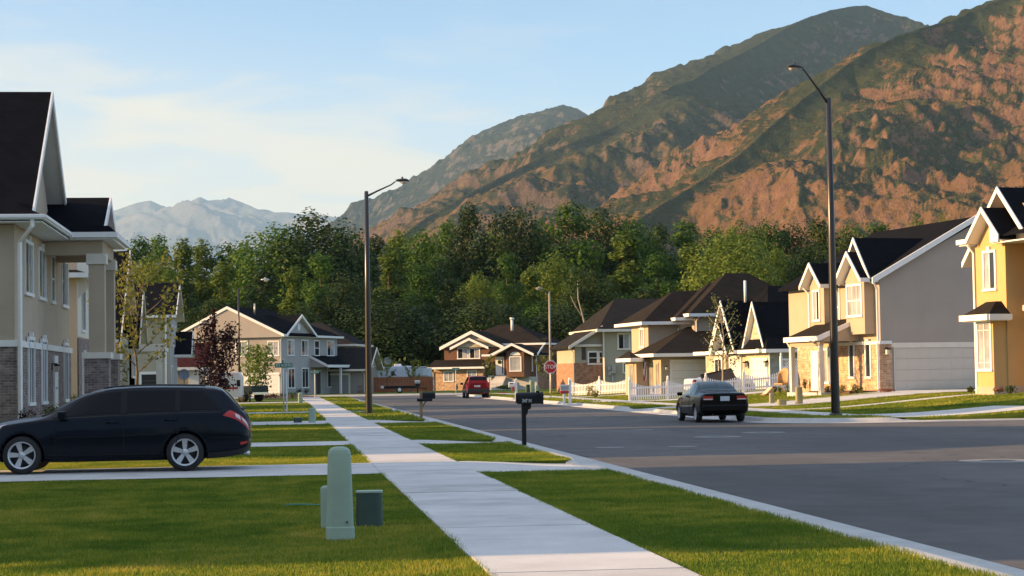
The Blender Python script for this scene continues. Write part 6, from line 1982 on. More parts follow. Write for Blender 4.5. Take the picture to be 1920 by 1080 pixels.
# ---- signs
def street_sign(px, pyb, depth, pyt, spx, spy, wpx, hpx, text, label, yaw=0.0, z=0.0, mat='grey_post'):
    g = dp(px, pyb, depth); e = empty('street_sign', (g[0], g[1], z), yaw, label, 'street sign')
    h = dp(px, pyt, depth)[2] - z; k = depth / F_PX
    b = MB(); b.tube([(0, 0, -.2), (0, 0, h)], .033, 8); b.build('post', M[mat], e)
    zc = dp(spx, spy, depth)[2] - z; xo = (spx - px) * k; w_, h_ = wpx * k, hpx * k
    b = MB(); b.box(xo - w_ / 2, xo + w_ / 2, -.06, -.045, zc - h_ / 2, zc + h_ / 2); o = b.build('sign_plate', M['sign_green'], e, bevel=.005)
    lettering(text, h_ * .92, M['sign_white'], o, (xo, -.064, zc), (math.pi / 2, 0, 0), sx=min(1.0, w_ / (h_ * .92 * .66 * len(text))))
    return e


s_ = street_sign(532, 771, 91.5, 673, 532.5, 685, 33, 8.5, '375 NORTH', 'green street name sign reading 375 NORTH on a pale post')
b = MB(); k = 91.5 / F_PX; zc = dp(531, 678, 91.5)[2]; b.box(-.05, .02, -.3, .3, zc - .09, zc + .09); b.build('cross_plate', M['sign_green'], s_)
g = dp(538, 775, 89.5); e = empty('sign_post', (g[0], g[1], 0), 0, 'bare pale post standing just right of the 375 NORTH sign', 'post'); b = MB(); b.tube([(0, 0, -.2), (0, 0, dp(538, 698, 89.5)[2])], .033, 8); b.box(-.012, .012, -.30, .30, dp(538, 722, 89.5)[2], dp(538, 700, 89.5)[2]); b.build('post', M['grey_post'], e)
street_sign(590.5, 748, 146, 694, 590, 698, 17.5, 5.2, '375 NORTH', 'small green street name sign before the grey house doorway')
street_sign(855, 737, 185, 689, 855, 692, 14, 5, '375 NORTH', 'green street name sign before the tan brick wall')
g = dp(1033, 747, 127); e = empty('stop_sign', (g[0], g[1], 0), 0, 'red octagonal STOP sign before the far pale lamp', 'stop sign')
zc = dp(1033.5, 688, 127)[2]; rr_ = .44
b = MB(); b.tube([(.0, .03, -.2), (0, .03, zc + .3)], .03, 8); b.build('post', M['galv'], e)
oc = lambda r: [(r * math.cos(R(22.5 + 45 * i)), zc + r * math.sin(R(22.5 + 45 * i))) for i in range(8)]
b = MB(); b.prism(oc(rr_ * 1.03), 'y', -.012, 0); pl = b.build('sign_plate', M['sign_white'], e)
b = MB(); b.prism(oc(rr_ * .93), 'y', -.018, -.012); b.build('red_face', M['sign_red'], pl)
lettering('STOP', .36, M['sign_white'], pl, (0, -.022, zc), (math.pi / 2, 0, 0), sx=.9)


# ---- letterboxes
def mailbox_shell(b, x0, x1, hw, z0, hgt):
    prof = [(-hw, z0), (hw, z0), (hw, z0 + hgt - hw)] + [(hw * math.cos(a), z0 + hgt - hw + hw * math.sin(a)) for a in np.linspace(.2, math.pi - .2, 9)] + [(-hw, z0 + hgt - hw)]
    return b.prism(prof, 'x', x0, x1)


g = gp(983, 835.5, 0); e = empty('mailbox', (g[0], g[1], 0), R(1), 'black mailbox on a black post numbered 347 N, nearest the camera', 'mailbox')
kk = 42.7 / F_PX
b = MB(); b.box(-.045, .045, -.045, .045, -.1, .92); b.build('post', M['black_metal'], e)
b = MB(); mailbox_shell(b, -.13, .40, .105, .905, .255); bx = b.build('box', M['black_metal'], e, bevel=.006)
b = MB(); mailbox_shell(b, .40, .425, .112, .90, .268); b.box(.425, .46, -.015, .015, 1.08, 1.10); b.build('door', M['black_metal'], bx, bevel=.005)
b = MB(); mailbox_shell(b, -.165, -.13, .095, .93, .215); b.build('back_cap', M['black_metal'], bx, bevel=.005)
b = MB(); b.prism([(.045, .92), (.16, .92), (.165, .85), (.15, .80), (.10, .785), (.085, .72), (.075, .68), (.045, .66)], 'y', -.02, .02); b.build('bracket', M['black_metal'], e)
b = MB(); b.box(.30, .33, -.125, -.112, 1.03, 1.19); b.box(.26, .33, -.125, -.112, 1.15, 1.19); b.build('flag', M['black_metal'], bx)
lettering('347 N', .105, M['sign_white'], bx, (.055, -.111, .975), (math.pi / 2, 0, 0), sx=.78)

g = gp(790, 785.5, 0); e = empty('mailbox', (g[0], g[1], 0), R(1), 'black mailbox on a weathered wooden post with a brace', 'mailbox')
b = MB(); b.box(-.05, .05, -.05, .05, -.1, 1.02); b.prism([(.05, .50), (.05, .40), (.24, .68), (.17, .68)], 'y', -.03, .03); b.box(-.12, .42, -.05, .05, .68, .735); b.build('post', M['wood_post'], e)
b = MB(); mailbox_shell(b, .06, .52, .095, .735, .245); bx = b.build('box', M['black_metal'], e, bevel=.006)
b = MB(); b.lathe([(.055, -.16), (.055, .40)], 0, .70, 12, 'x'); b.move(lambda p: (p[0], p[1] - .11, p[2])); b.build('newspaper_tube', M['black_metal'], e)
g = dp(783, 739, 190); e = empty('mailbox', (g[0], g[1], 0), 0, 'small silver-topped mailbox on dark post before the cedar fence', 'mailbox')
b = MB(); b.box(-.06, .06, -.06, .06, -.1, .95); b.box(-.22, .22, -.15, .15, .62, .95); b.build('post', M['black_metal'], e)
b = MB(); mailbox_shell(b, -.27, .25, .13, .95, .3); b.build('box', M['silver_box'], e)
g = gp(968, 748.5, 0); e = empty('mailbox', (g[0], g[1], 0), 0, 'white mailbox with red newspaper box on a white post by the far kerb', 'mailbox')
b = MB(); b.box(-.07, .07, -.07, .07, -.1, 1.28); b.frustum(-.09, .09, -.09, .09, 1.28, 1.36, .07, .07); b.box(-.5, .0, -.05, .05, .78, .86); b.build('post', M['vinyl'], e)
b = MB(); mailbox_shell(b, -.48, -.08, .11, .86, .27); bx = b.build('box', M['vinyl'], e); b = MB(); b.box(-.44, -.2, -.114, -.11, 1.0, 1.06); b.build('number_strip', M['black_metal'], bx)
b = MB(); b.box(-.27, -.15, -.1, .1, .55, .80); b.build('newspaper_box', M['red_box'], e)
g = gp(1058, 754.5, 0); e = empty('mailbox', (g[0], g[1], 0), 0, 'silver mailbox over a red newspaper box beside a white pointed post', 'mailbox')
b = MB(); b.box(-.06, .06, -.06, .06, -.1, .62); b.box(.26, .40, -.07, .07, -.1, 1.22); b.frustum(.23, .43, -.1, .1, 1.22, 1.36, .09, .09); b.box(-.2, .33, -.05, .05, .66, .72); b.build('post', M['vinyl'], e)
b = MB(); mailbox_shell(b, -.22, .25, .11, .74, .26); b.build('box', M['silver_box'], e)
b = MB(); mailbox_shell(b, -.22, .24, .1, .50, .16); b.build('newspaper_box', M['red_box'], e)


# ---- utility pedestals
def pedestal(px, pyb, z, wpx, hpx, label, mat, top='dome', depth=None, base=True, taper=.85, deep=.8):
    g = gp(px, pyb, z) if depth is None else dp(px, pyb, depth)
    k = (g - CAM) @ FWD / F_PX; w_, h = wpx * k, hpx * k
    e = empty('utility_pedestal', (g[0], g[1], g[2]), R(-4), label, 'utility pedestal')
    n = 20; b = MB()

    def ring(wx, wy, zz, p=4.0):
        out = []
        for i in range(n):
            a = 2 * math.pi * i / n; c, q = math.cos(a), math.sin(a)
            out.append((wx * math.copysign(abs(c) ** (2 / p), c), wy * math.copysign(abs(q) ** (2 / p), q), zz))
        return out
    hb = h * .12 if base else .0
    rows = []
    w0 = w_ / 2; wt = w0 * taper
    rows += [ring(w0 * .95, w0 * deep * .95, hb if base else -.05)]
    rows += [ring(wt, wt * deep, h * (.93 if top == 'dome' else .985))]
    if top == 'dome':
        for q in (.35, .7, .92): rows.append(ring(wt * math.cos(q * 1.3), wt * deep * math.cos(q * .9), h * (.93 + .07 * math.sin(q * 1.57))))
    else:
        rows.append(ring(wt * .94, wt * deep * .94, h))
    vs = [p for r_ in rows for p in r_]
    b.add(vs, [(i * n + k_, i * n + (k_ + 1) % n, (i + 1) * n + (k_ + 1) % n, (i + 1) * n + k_) for i in range(len(rows) - 1) for k_ in range(n)], False)
    b.f.append(tuple(range((len(rows) - 1) * n, len(rows) * n))); b.sm.append(False)
    o = b.build('cover', M[mat], e)
    if top == 'lid':
        b = MB(); r0 = ring(wt * 1.04, wt * deep * 1.04, h * .965); r1 = ring(wt * 1.04, wt * deep * 1.04, h * 1.012); b.add(r0 + r1, [(i, (i + 1) % n, n + (i + 1) % n, n + i) for i in range(n)] + [tuple(range(n)), tuple(range(n, 2 * n))]); b.build('lid', M['ped_green'], o)
    if base:
        b = MB(); r0 = ring(w0 * 1.04, w0 * deep * 1.04, -.06); r1 = ring(w0, w0 * deep, hb); r2 = ring(w0 * .93, w0 * deep * .93, hb + .012)
        b.add(r0 + r1 + r2, [(i, (i + 1) % n, n + (i + 1) % n, n + i) for i in range(n)] + [(n + i, n + (i + 1) % n, 2 * n + (i + 1) % n, 2 * n + i) for i in range(n)]); b.build('base', M[mat], e)
    return e


ped_ = pedestal(638, 1009, 0, 54, 171, 'tallest pale green utility pedestal on the near lawn', 'ped_green', taper=.80)
b = MB(); b.lathe([(.001, -.105), (.011, -.105), (.011, -.12), (.001, -.12)], .07, .16, 10, 'y'); b.build('latch', M['ped_dark'], ped_)
pedestal(613, 989, 0, 24, 78, 'lower pale green rounded pedestal half behind the tallest one', 'ped_green', base=False, taper=.96, deep=1.0)
pedestal(693, 985, 0, 54, 64, 'squat dark green box with a pale lid beside the sidewalk', 'ped_dark', 'lid', base=False, taper=.90, deep=.9)
pedestal(585.5, 793, 0, 14, 28, 'pale green pedestal left of the sidewalk beyond the driveways', 'ped_green', base=False, taper=.95)
pedestal(558.5, 793, 0, 17, 10, 'very low dark green box with pale lid in the striped lawn', 'ped_dark', 'lid', base=False)
pedestal(563, 757, 0, 9, 21, 'small green pedestal at the flower bed of the grey house', 'ped_green', base=False)
pedestal(990, 739, 0, 9.5, 18, 'dark green box left of two paler ones behind the near mailbox', 'ped_dark', 'flat', base=False, depth=166)
pedestal(998, 739, 0, 10, 26, 'tall grey-green cabinet behind the near mailbox', 'ped_green', 'flat', base=False, depth=168, taper=.95)
pedestal(1007, 737, 0, 9, 15, 'pale green sloping pedestal right of the tall cabinet', 'ped_green', base=False, depth=166, taper=.75)
pedestal(1447, 755, 0, 10.5, 18, 'short tan round-topped pedestal on the right lawn', 'ped_tan', base=False, depth=90, deep=1)
pedestal(1466, 762, 0, 18, 13, 'low tan square box on the right lawn', 'ped_tan', 'flat', base=False, depth=86, taper=.95)
pedestal(1498.5, 756, 0, 14, 31, 'tall tan upright pedestal on the right lawn before the porch', 'ped_tan', base=False, depth=86, taper=.9)
a_, c_ = gp(532, 946, .05), gp(604, 947, .05)
b = MB(); b.tube([(a_ + (c_ - a_) * t + np.array((0, 0, .006 * math.sin(t * 3)))) - a_ for t in np.linspace(0, 1, 12)], [.003] + [.007] * 10 + [.006], 6)
o = b.build('garden_hose', M['hose']); o.location = tuple(a_); tag(o, 'thin teal hose lying on the lawn left of the utility pedestals', 'hose')


# ---- white fences
def picket(name, pts, label, hgt=1.0, bay=2.4, seed=1):
    """pickets with scalloped tops between ball-capped posts along a line on the ground"""
    a = np.array(pts[0], float); c = np.array(pts[1], float); L = np.linalg.norm(c - a); d = (c - a) / L
    za = float(lift(a[0], a[1]))
    e = empty(name, (a[0], a[1], za), math.atan2(d[1], d[0]), label, 'fence', 'white vinyl fences')
    nb = max(1, round(L / bay)); bw = L / nb
    zz = lambda x: float(lift(a[0] + d[0] * x, a[1] + d[1] * x)) - za
    for i in range(nb + 1):
        b = MB(); x = i * bw; z = zz(x); b.box(x - .062, x + .062, -.062, .062, z - .1, z + hgt + .16)
        b.lathe([(.05, z + hgt + .16), (.085, z + hgt + .17), (.085, z + hgt + .20), (.03, z + hgt + .22), (.065, z + hgt + .27), (.06, z + hgt + .33), (.004, z + hgt + .37)], x, 0, 10); b.build('post', M['vinyl'], e)
    for i in range(nb):
        b = MB(); x0, x1 = i * bw + .07, (i + 1) * bw - .07; n = int((x1 - x0) / .125)
        for k in range(n):
            x = x0 + (k + .5) * (x1 - x0) / n; z = zz(x); t = (x - x0) / (x1 - x0)
            top = hgt * (.80 + .26 * abs(2 * t - 1) ** 1.8)
            b.box(x - .036, x + .036, -.012, .012, z + .06, z + top); b.add([(x - .036, -.012, z + top), (x + .036, -.012, z + top), (x + .036, .012, z + top), (x - .036, .012, z + top), (x, 0, z + top + .04)], [(0, 1, 4), (1, 2, 4), (2, 3, 4), (3, 0, 4)])
        for zr in (.22, .68):
            b.add([(x0, -.03, zz(x0) + zr), (x1, -.03, zz(x1) + zr), (x1, -.03, zz(x1) + zr + .09), (x0, -.03, zz(x0) + zr + .09), (x0, -.013, zz(x0) + zr), (x1, -.013, zz(x1) + zr), (x1, -.013, zz(x1) + zr + .09), (x0, -.013, zz(x0) + zr + .09)], [(0, 1, 2, 3), (4, 7, 6, 5), (3, 2, 6, 7), (0, 4, 5, 1)])
        b.build('picket_panel', M['vinyl'], e)
    return e


fA = dp(1181, 750.5, 111.2)[:2]; fB = dp(1466, 740, 112.2)[:2]
fB = fA + (fB - fA); picket('picket_fence', [fA, fB], 'long white picket fence behind the parked black coupe')
gA_ = dp(1068, 744, 140)[:2]; gB_ = dp(1182, 738, 137)[:2]; picket('picket_fence', [gA_, gB_], 'white picket fence farther back before the olive house')
# privacy fence with lattice top
a = np.array(fB); c = np.array(dp(1534, 737, 113)[:2]); L = np.linalg.norm(c - a); d = (c - a) / L; z0 = float(lift(a[0], a[1])) - .1
e = empty('privacy_fence', (a[0], a[1], z0), math.atan2(d[1], d[0]), 'tall white privacy fence with a lattice top behind the porch', 'fence', 'white vinyl fences')
for x in (0, L * .68, L):
    b = MB(); b.box(x - .065, x + .065, -.065, .065, -.2, 2.0); b.lathe([(.09, 2.0), (.09, 2.04), (.03, 2.07), (.07, 2.13), (.05, 2.2), (.004, 2.25)], x, 0, 10); b.build('post', M['vinyl'], e)
b = MB(); b.box(.06, L - .06, -.02, .02, .05, 1.35); b.box(.06, L - .06, -.035, .035, 1.35, 1.47); b.box(.06, L - .06, -.035, .035, 1.80, 1.90); b.build('panel', M['vinyl'], e)
b = MB(); k = .06
while k < L - .4:
    b.tube([(k, 0, 1.46), (k + .34, 0, 1.81)], .018, 4, smooth=False); b.tube([(k + .34, .012, 1.46), (k, .012, 1.81)], .018, 4, smooth=False); k += .17
b.build('lattice', M['vinyl'], e)

# ---- cedar fence, trailer and camper beyond the end of the street
a = dp(683, 737, 204); c = dp(813, 735, 205); L = float(np.linalg.norm(c[:2] - a[:2]))
e = empty('cedar_fence', (a[0], a[1], 0), math.atan2(c[1] - a[1], c[0] - a[0]), 'red-brown board fence left of the brown house', 'fence')
b = MB(); n = int(L / .16); rg_ = random.Random(4)
for i in range(n): b.box(i * .16 + .004, i * .16 + .152, -.012, .012, .04, 1.62 + rg_.uniform(-.015, .015))
b.box(0, L, .012, .05, .35, .45); b.box(0, L, .012, .05, 1.3, 1.4); b.build('boards', M['wood_fence'], e)
for i in range(int(L / 2.4) + 1): b = MB(); b.box(i * 2.4 - .05, i * 2.4 + .05, .05, .15, -.1, 1.6); b.build('post', M['wood_fence'], e)

a = dp(702, 741, 214); e = empty('travel_trailer', (a[0], a[1], 0), R(-4), 'white travel trailer with one dark window behind the cedar fence', 'trailer')
b = MB(); b.prism([(0, .5), (0, 1.9), (.25, 2.55), (.9, 2.75), (3.6, 2.85), (4.5, 2.75), (4.5, .5)], 'y', 0, 2.4); o = b.build('body', M['paint_white'], e, bevel=.08)
b = MB(); b.box(1.85, 2.25, -.03, .02, 1.75, 2.25); b.build('window', M['glass'], o)
b = MB(); b.box(2.2, 3.0, .8, 1.6, 2.8, 3.05); b.build('roof_vent', M['vinyl'], o, bevel=.05)
b = MB(); b.box(0.02, 4.4, -.012, -.0, 1.0, 1.25); b.build('stripe', M['silver_box'], o)
for x in (1.8, 2.6): b = MB(); b.lathe([(.001, -.05), (.33, -.05), (.33, .15), (.001, .15)], x, .33, 16, 'y'); b.build('wheel', M['rubber'], e)
b = MB(); b.tube([(4.5, 1.2, .55), (5.4, 1.2, .5)], .06, 6); b.build('hitch', M['black_metal'], e)
a = dp(768, 741, 212); e = empty('boat', (a[0], a[1], 0), R(-2), 'white boat hull on its trailer right of the travel trailer', 'boat')
b = MB(); rows = [(0, .85, 1.2), (.6, 1.0, 1.15), (1.4, 1.0, 1.05), (2.0, .7, 1.15), (2.45, .05, 1.5)]; vs = []
for x, w_, zk in rows: vs += [(x, -w_, 2.55), (x, -w_ * .8, 1.75), (x, 0, zk), (x, w_ * .8, 1.75), (x, w_, 2.55)]
b.add(vs, [(i * 5 + k, i * 5 + k + 1, i * 5 + k + 6, i * 5 + k + 5) for i in range(4) for k in range(4)] + [(i * 5, i * 5 + 5, i * 5 + 9, i * 5 + 4) for i in range(4)] + [(0, 1, 2, 3, 4)]); b.build('hull', M['paint_white'], e)
b = MB(); b.box(.3, 2.2, -.6, -.55, .5, 1.2); b.box(.2, 2.6, -.5, .5, .5, .62); b.build('trailer_frame', M['black_metal'], e); b = MB(); b.box(.0, 1.9, -.85, .85, 2.56, 2.72); b.build('cover', M['silver_box'], e, bevel=.05)
b = MB(); b.lathe([(.001, -.75), (.3, -.75), (.3, -.55), (.001, -.55)], 1.0, .3, 14, 'y'); b.build('wheel', M['rubber'], e)
a = dp(716, 737, 193); e = empty('flat_trailer', (a[0], a[1], 0), R(-3), 'low black flat trailer with a white wheel in front of the cedar fence', 'trailer')
b = MB(); b.box(0, 3.6, 0, 1.6, .48, .58); b.box(0, 3.6, -.03, 0, .45, .72); b.tube([(3.6, .8, .5), (4.5, .8, .42)], .05, 6); b.build('bed', M['black_metal'], e)
w_ = empty('wheel', (1.75, -.1, .31)); w_.parent = e
b = MB(); b.lathe([(.17, -.09), (.31, -.09), (.31, .09), (.17, .09)], 0, 0, 20, 'y', cap=False); b.build('tyre', M['rubber'], w_); b = MB(); b.lathe([(.001, -.095), (.18, -.095), (.18, .0), (.001, 0)], 0, 0, 16, 'y'); b.build('hub', M['vinyl'], w_)
b = MB(); b.box(-.1, .2, -.06, 0, .5, .75); b.build('tail_light', M['clear_lens'], e)

# ---- camper with the red stripe and the dark green pickup by the grey house
a = dp(386, 754, 134); e = empty('camper', (a[0], a[1], 0), R(-3), 'white camper with a red stripe half behind the purple tree', 'camper')
k = 134 / F_PX
b = MB(); b.prism([(0, .35), (0, 2.05), (.5, 2.12), (2.25, 2.10), (2.45, 1.8), (2.45, .35)], 'y', 0, 2.0); o = b.build('body', M['garage_white'], e, bevel=.05)
b = MB(); b.box(-.012, 2.2, -.015, .0, .92, 1.06); b.build('stripe', M['red_box'], o)
b = MB(); b.box(.95, 1.5, -.02, .03, 1.15, 1.62); b.build('window', M['glass'], o); b = MB(); b.box(2.12, 2.36, -.02, .03, 1.1, 1.55); b.build('window', M['glass'], o)
b = MB(); b.box(1.75, 1.87, -.03, .0, 1.85, 1.92); b.build('marker_light', M['red_lens'], o)
b = MB(); b.lathe([(.001, -.02), (.32, -.02), (.32, .2), (.001, .2)], .9, .32, 16, 'y'); b.build('wheel', M['rubber'], e)
b = MB(); b.tube([(2.45, 1, .45), (3.1, 1, .42)], .05, 6); b.box(2.9, 3.0, .9, 1.1, .0, .75); b.build('hitch', M['black_metal'], e)
a = dp(449, 752, 137); e = empty('pickup_truck', (a[0], a[1], 0), R(-40), 'dark green pickup bed showing between the thin lamp and the small green tree', 'pickup truck')
b = MB(); prof = [(-.1, .55), (.0, .55)] + [(.34 + .42 * math.cos(t), .36 + .42 * math.sin(t)) for t in np.linspace(math.pi * .85, math.pi * .15, 10)] + [(.8, .5), (1.12, .62), (1.12, 1.10), (-.1, 1.12)]
b.prism(prof, 'y', 0, 1.8); b.prism([(-.1, .55), (-.1, 1.12), (-1.8, 1.12), (-1.8, .5)], 'y', 0, 1.8); o = b.build('bed', M['paint_green'], e)
b = MB(); b.prism([(-1.8, .5), (-1.8, 1.12), (-2.0, 1.8), (-3.1, 1.8), (-3.7, 1.15), (-5.0, 1.05), (-5.1, .5)], 'y', .02, 1.78); b.build('cab', M['paint_green'], e)
for x in (.34, -3.9):
    for y in (.0, 1.6): b = MB(); b.lathe([(.001, y - .02), (.36, y - .02), (.36, y + .22), (.001, y + .22)], x, .36, 20, 'y'); b.build('wheel', M['rubber'], e)
b = MB(); b.box(1.12, 1.2, .05, 1.75, .5, .66); b.build('bumper', M['chrome'], e)

# ---- satellite dishes
def dish(px, py, depth, r, label, mat='silver_box', zb=0):
    g = dp(px, py, depth); e = empty('satellite_dish', (g[0], g[1], zb), 0, label, 'satellite dish'); h = g[2] - zb
    b = MB(); b.tube([(0, .15, -.1), (0, .15, h - .1), (0, .05, h)], .03, 6); b.tube([(0, 0, h - r * .8), (.0, -.45, h - .15)], .015, 4); b.build('mast', M['dark_metal'], e)
    b = MB(); b.lathe([(.001, .06), (r * .5, .035), (r * .85, -.02), (r, -.06), (r * 1.0, -.045), (r * .5, .05), (.001, .075)], 0, h, 20, 'y'); b.build('reflector', M[mat], e)


M['dish_blue'] = plain('blue_grey_dish', (.16, .19, .25), .5, .1, 4)
dish(345, 702, 150, .42, 'blue-grey satellite dish beside the maroon-roofed garage', 'dish_blue')
dish(726, 677, 214, .42, 'grey satellite dish above the white travel trailer', 'silver_box', 1.0)

# ---- tilted trailer bed beside the siding house
a = dp(1318, 722, 114.5); e = empty('tilted_trailer', (a[0], a[1], float(lift(a[0], a[1]))), R(3), 'dark brown tilted trailer bed leaning up behind the picket fence', 'trailer')
M['plank_dark'] = plain('dark_planks', (.05, .034, .024), .8, .3, 3, .3, 20)
k = 119 / F_PX
pts = [(0.0, 1.20), (1.95, 1.55), (2.14, .76), (.05, .63)]
b = MB(); b.prism(pts, 'y', 0, .08); b.move(lambda p: (p[0], p[1] + (p[2] - .63) * .8, p[2])); b.build('bed', M['plank_dark'], e)
b = MB()
for i in range(4): b.tube([(pts[i][0], (pts[i][1] - .63) * .8, pts[i][1]), (pts[(i + 1) % 4][0], (pts[(i + 1) % 4][1] - .63) * .8, pts[(i + 1) % 4][1])], .035, 6)
b.tube([(.05, 0, .63), (-.6, -.1, .9)], .04, 6); b.tube([(.3, .1, 0), (.3, .1, .7)], .04, 6); b.tube([(1.9, .1, 0), (1.9, .1, .8)], .04, 6); b.build('frame', M['black_metal'], e)
b = MB(); b.lathe([(.001, .3), (.28, .3), (.28, .5), (.001, .5)], 1.3, .28, 16, 'y'); b.build('wheel', M['rubber'], e)

# ---- flag by the tan house door
def flag_mat():
    m, t, b_ = nodes_of('striped_flag_cloth'); tcn = t.nodes.new('ShaderNodeTexCoord'); sp = t.nodes.new('ShaderNodeSeparateXYZ'); t.links.new(tcn.outputs['UV'], sp.inputs[0])
    st_ = mth(t, 'GREATER_THAN', mth(t, 'FRACT', mth(t, 'MULTIPLY', sp.outputs['X'], 6.5)), .5)
    mx = t.nodes.new('ShaderNodeMix'); mx.data_type = 'RGBA'; t.links.new(st_, mx.inputs['Factor']); mx.inputs['A'].default_value = (.45, .03, .04, 1); mx.inputs['B'].default_value = (.75, .72, .68, 1)
    cn_ = mth(t, 'MULTIPLY', mth(t, 'GREATER_THAN', sp.outputs['Y'], .62), mth(t, 'LESS_THAN', sp.outputs['X'], .54))
    m2 = t.nodes.new('ShaderNodeMix'); m2.data_type = 'RGBA'; t.links.new(cn_, m2.inputs['Factor']); t.links.new(mx.outputs['Result'], m2.inputs['A']); m2.inputs['B'].default_value = (.03, .04, .16, 1)
    t.links.new(m2.outputs['Result'], b_.inputs['Base Color']); b_.inputs['Roughness'].default_value = .85
    return m


a = dp(1212, 684, 122); e = empty('flag', a, R(6), 'red and white striped flag hanging by the tan house door', 'flag')
b = MB(); b.tube([(.25, .3, .0), (-.35, -.35, .28)], .018, 6); b.build('pole', M['wood_post'], e)
nu, nv = 14, 10; V = []
for i in range(nu):
    for j in range(nv):
        u, v = i / (nu - 1), j / (nv - 1)
        V.append((-.33 + .30 * u + .06 * math.sin(u * 9 + v * 2), -.3 + .3 * u + .06 * math.sin(u * 14 + v), .24 - .24 * u * .4 - (1 - v) * 1.15 - .12 * (1 - v) * (1 - u)))
i = np.arange(nu * nv).reshape(nu, nv); F = np.stack([i[:-1, :-1], i[1:, :-1], i[1:, 1:], i[:-1, 1:]], -1).reshape(-1, 4)
fo = npmesh('cloth', V, F, flag_mat(), e, True); uv = fo.data.uv_layers.new(name='UVMap')
for lp in fo.data.loops: uv.data[lp.index].uv = ((lp.vertex_index // nv) / (nu - 1), (lp.vertex_index % nv) / (nv - 1))

# ---- porch of the brick house: wicker chair, leaning box, plants
M['wicker'] = plain('tan_wicker', (.42, .27, .13), .8, .2, 12, .5, 40)
p = HB.o + HB.ax * -1.0 + HB.ay * 9.3
e = empty('wicker_chair', (p[0], p[1], HB.o[2]), R(-50), 'round-backed tan wicker chair on the brick house porch', 'chair')
b = MB(); b.box(-.28, .28, -.28, .28, .36, .46); b.build('seat', M['wicker'], e, bevel=.03)
b = MB(); vs = []; n = 14
for q in range(5):
    for i in range(n):
        t = math.pi * (i / (n - 1)); hh = .46 + (.25 + .55 * math.sin(t) ** .7) * q / 4
        vs.append((.34 * math.cos(t), .10 + .28 * math.sin(t) + .05 * q / 4, hh))
b.add(vs, [(q * n + i, q * n + i + 1, (q + 1) * n + i + 1, (q + 1) * n + i) for q in range(4) for i in range(n - 1)], True); o = b.build('backrest', M['wicker'], e); sd_ = o.modifiers.new('thick', 'SOLIDIFY'); sd_.thickness = .03
for x in (-.25, .25):
    for y in (-.25, .25): b = MB(); b.tube([(x, y, 0), (x * .95, y * .95, .38)], .022, 6); b.build('leg', M['wicker'], e)
p = HB.o + HB.ax * -2.5 + HB.ay * 7.7
e = empty('planter_box', (p[0], p[1], HB.o[2] - .1), R(20), 'tan slanted planter box leaning at the brick house porch step', 'planter')
b = MB(); b.prism([(-.25, 0), (.18, 0), (.30, .30), (.18, .36)], 'y', -.18, .18); b.build('box', M['stucco_peach'], e)
b = MB(); b.box(-.3, .2, -.2, .2, -.05, .02); b.build('base', M['wood_post'], e)

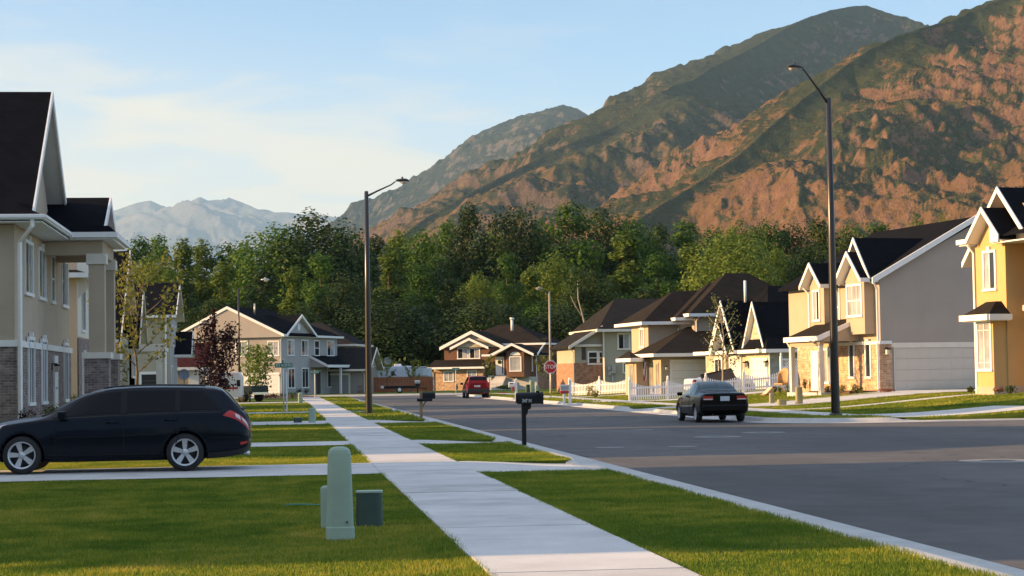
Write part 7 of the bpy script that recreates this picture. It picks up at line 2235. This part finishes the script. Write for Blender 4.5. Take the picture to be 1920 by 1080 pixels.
for args in [
    (1452, 735, 101, 14, 12, 'leaf_shrub', 'leftmost of the round shrubs at the tall white fence', 1), (1462, 736, 100, 13, 13, 'leaf_shrub', 'second round shrub right of the tall white fence post', 2),
    (1478, 736, 99, 20, 18, 'leaf_gold', 'large yellowing shrub left of the brick house porch post', 3), (1510, 728, 101, 10, 20, 'leaf_dark', 'small dark conifer on the brick house porch', 4),
    (1552, 736, 93, 14, 14, 'leaf_dark', 'dark shrub at the porch post of the brick house', 5), (1578, 735, 92, 26, 16, 'leaf_gold', 'yellow-green shrub under the leftmost brick slit window', 6),
    (1604, 735, 91, 22, 16, 'leaf_shrub', 'green shrub between the two slit windows of the brick wall', 7), (1618, 736, 91, 16, 13, 'leaf_gold', 'low grassy plant under the right slit window', 8), (1664, 735, 92, 28, 7, 'leaf_rust', 'low rusty plants by the brick corner and garage', 9),
    (1821, 735, 79, 16, 12, 'leaf_shrub', 'sparse shrub between the garage door and the yellow house', 10), (1872, 735, 75, 26, 10, 'leaf_rust', 'low brownish plants at the yellow house bay', 11), (1893, 737, 73, 24, 16, 'leaf_dark', 'dark round shrub at the yellow house porch', 12),
    (1100, 743, 133, 22, 24, 'leaf_gold', 'yellow-green bush growing through the far picket fence', 13), (1117, 745, 131, 22, 16, 'leaf_shrub', 'lower green bush right of the yellow-green fence bush', 14), (1128, 722, 140, 12, 14, 'leaf_shrub', 'small shrub behind the far picket fence corner', 15),
    (499, 746, 150, 20, 9, 'leaf_rust', 'rusty flower clump left of the street sign post', 16), (517, 745, 150, 18, 9, 'leaf_rust', 'rusty flower clump behind the street sign post', 17), (548, 746, 150, 22, 14, 'leaf_gold', 'yellow-green bush at the grey house flower bed', 18),
    (560, 738, 168, 16, 11, 'leaf_purple', 'dark purple shrub left under the grey house wall', 19), (574, 738, 168, 14, 11, 'leaf_purple', 'dark purple shrub right under the grey house wall', 20), (532, 744, 150, 14, 8, 'leaf_shrub', 'low green plant in the grey house flower bed', 21),
    (52, 792, 58, 30, 28, 'leaf_purple', 'dark bare-stemmed shrub at the brick wall corner', 22), (95, 790, 61, 50, 34, 'leaf_shrub', 'wide green shrub under the brick wall behind the wagon hood', 23), (140, 775, 66, 18, 40, 'leaf_gold', 'tall thin yellow-green plant at the beige house wall', 24),
    (1050, 733, 172, 26, 11, 'leaf_rust', 'reddish shrub on the lawn right of the far lamp', 25), (1048, 728, 180, 8, 20, 'leaf_shrub', 'small upright shrub behind the reddish one', 26), (940, 741, 172, 30, 6, 'leaf_rust', 'low greyish flowers on the lawn behind the white mailbox', 27),
    (950, 729, 205, 40, 7, 'leaf_shrub', 'low planting at the foot of the brown house steps', 28), (857, 731, 205, 6, 12, 'leaf_dark', 'tiny dark conifer before the tan brick wall', 29), (291, 735, 140, 12, 8, 'leaf_dark', 'dark plant beside the open garage', 30)]:
    bush(*args)
# mulch beds
for nm, pts, kz in (('flower_bed', [(480, 747), (610, 745), (560, 741), (484, 742)], .02),):
    Q = [gp(x, y, 0) for x, y in pts]
    b = MB(); b.prism([(q[0], q[1]) for q in Q], 'z', -.02, .025); st(b.build('flower_bed', M['mulch']))
b = MB(); q0 = HB.o + HB.ax * -1.6 + HB.ay * .2; q1 = HB.o + HB.ax * -.1 + HB.ay * .2; q2 = HB.o + HB.ax * -.1 + HB.ay * 4.7; q3 = HB.o + HB.ax * -1.6 + HB.ay * 4.7
b.prism([(q[0], q[1]) for q in (q0, q1, q2, q3)], 'z', .1, .55); st(b.build('flower_bed', M['mulch']))
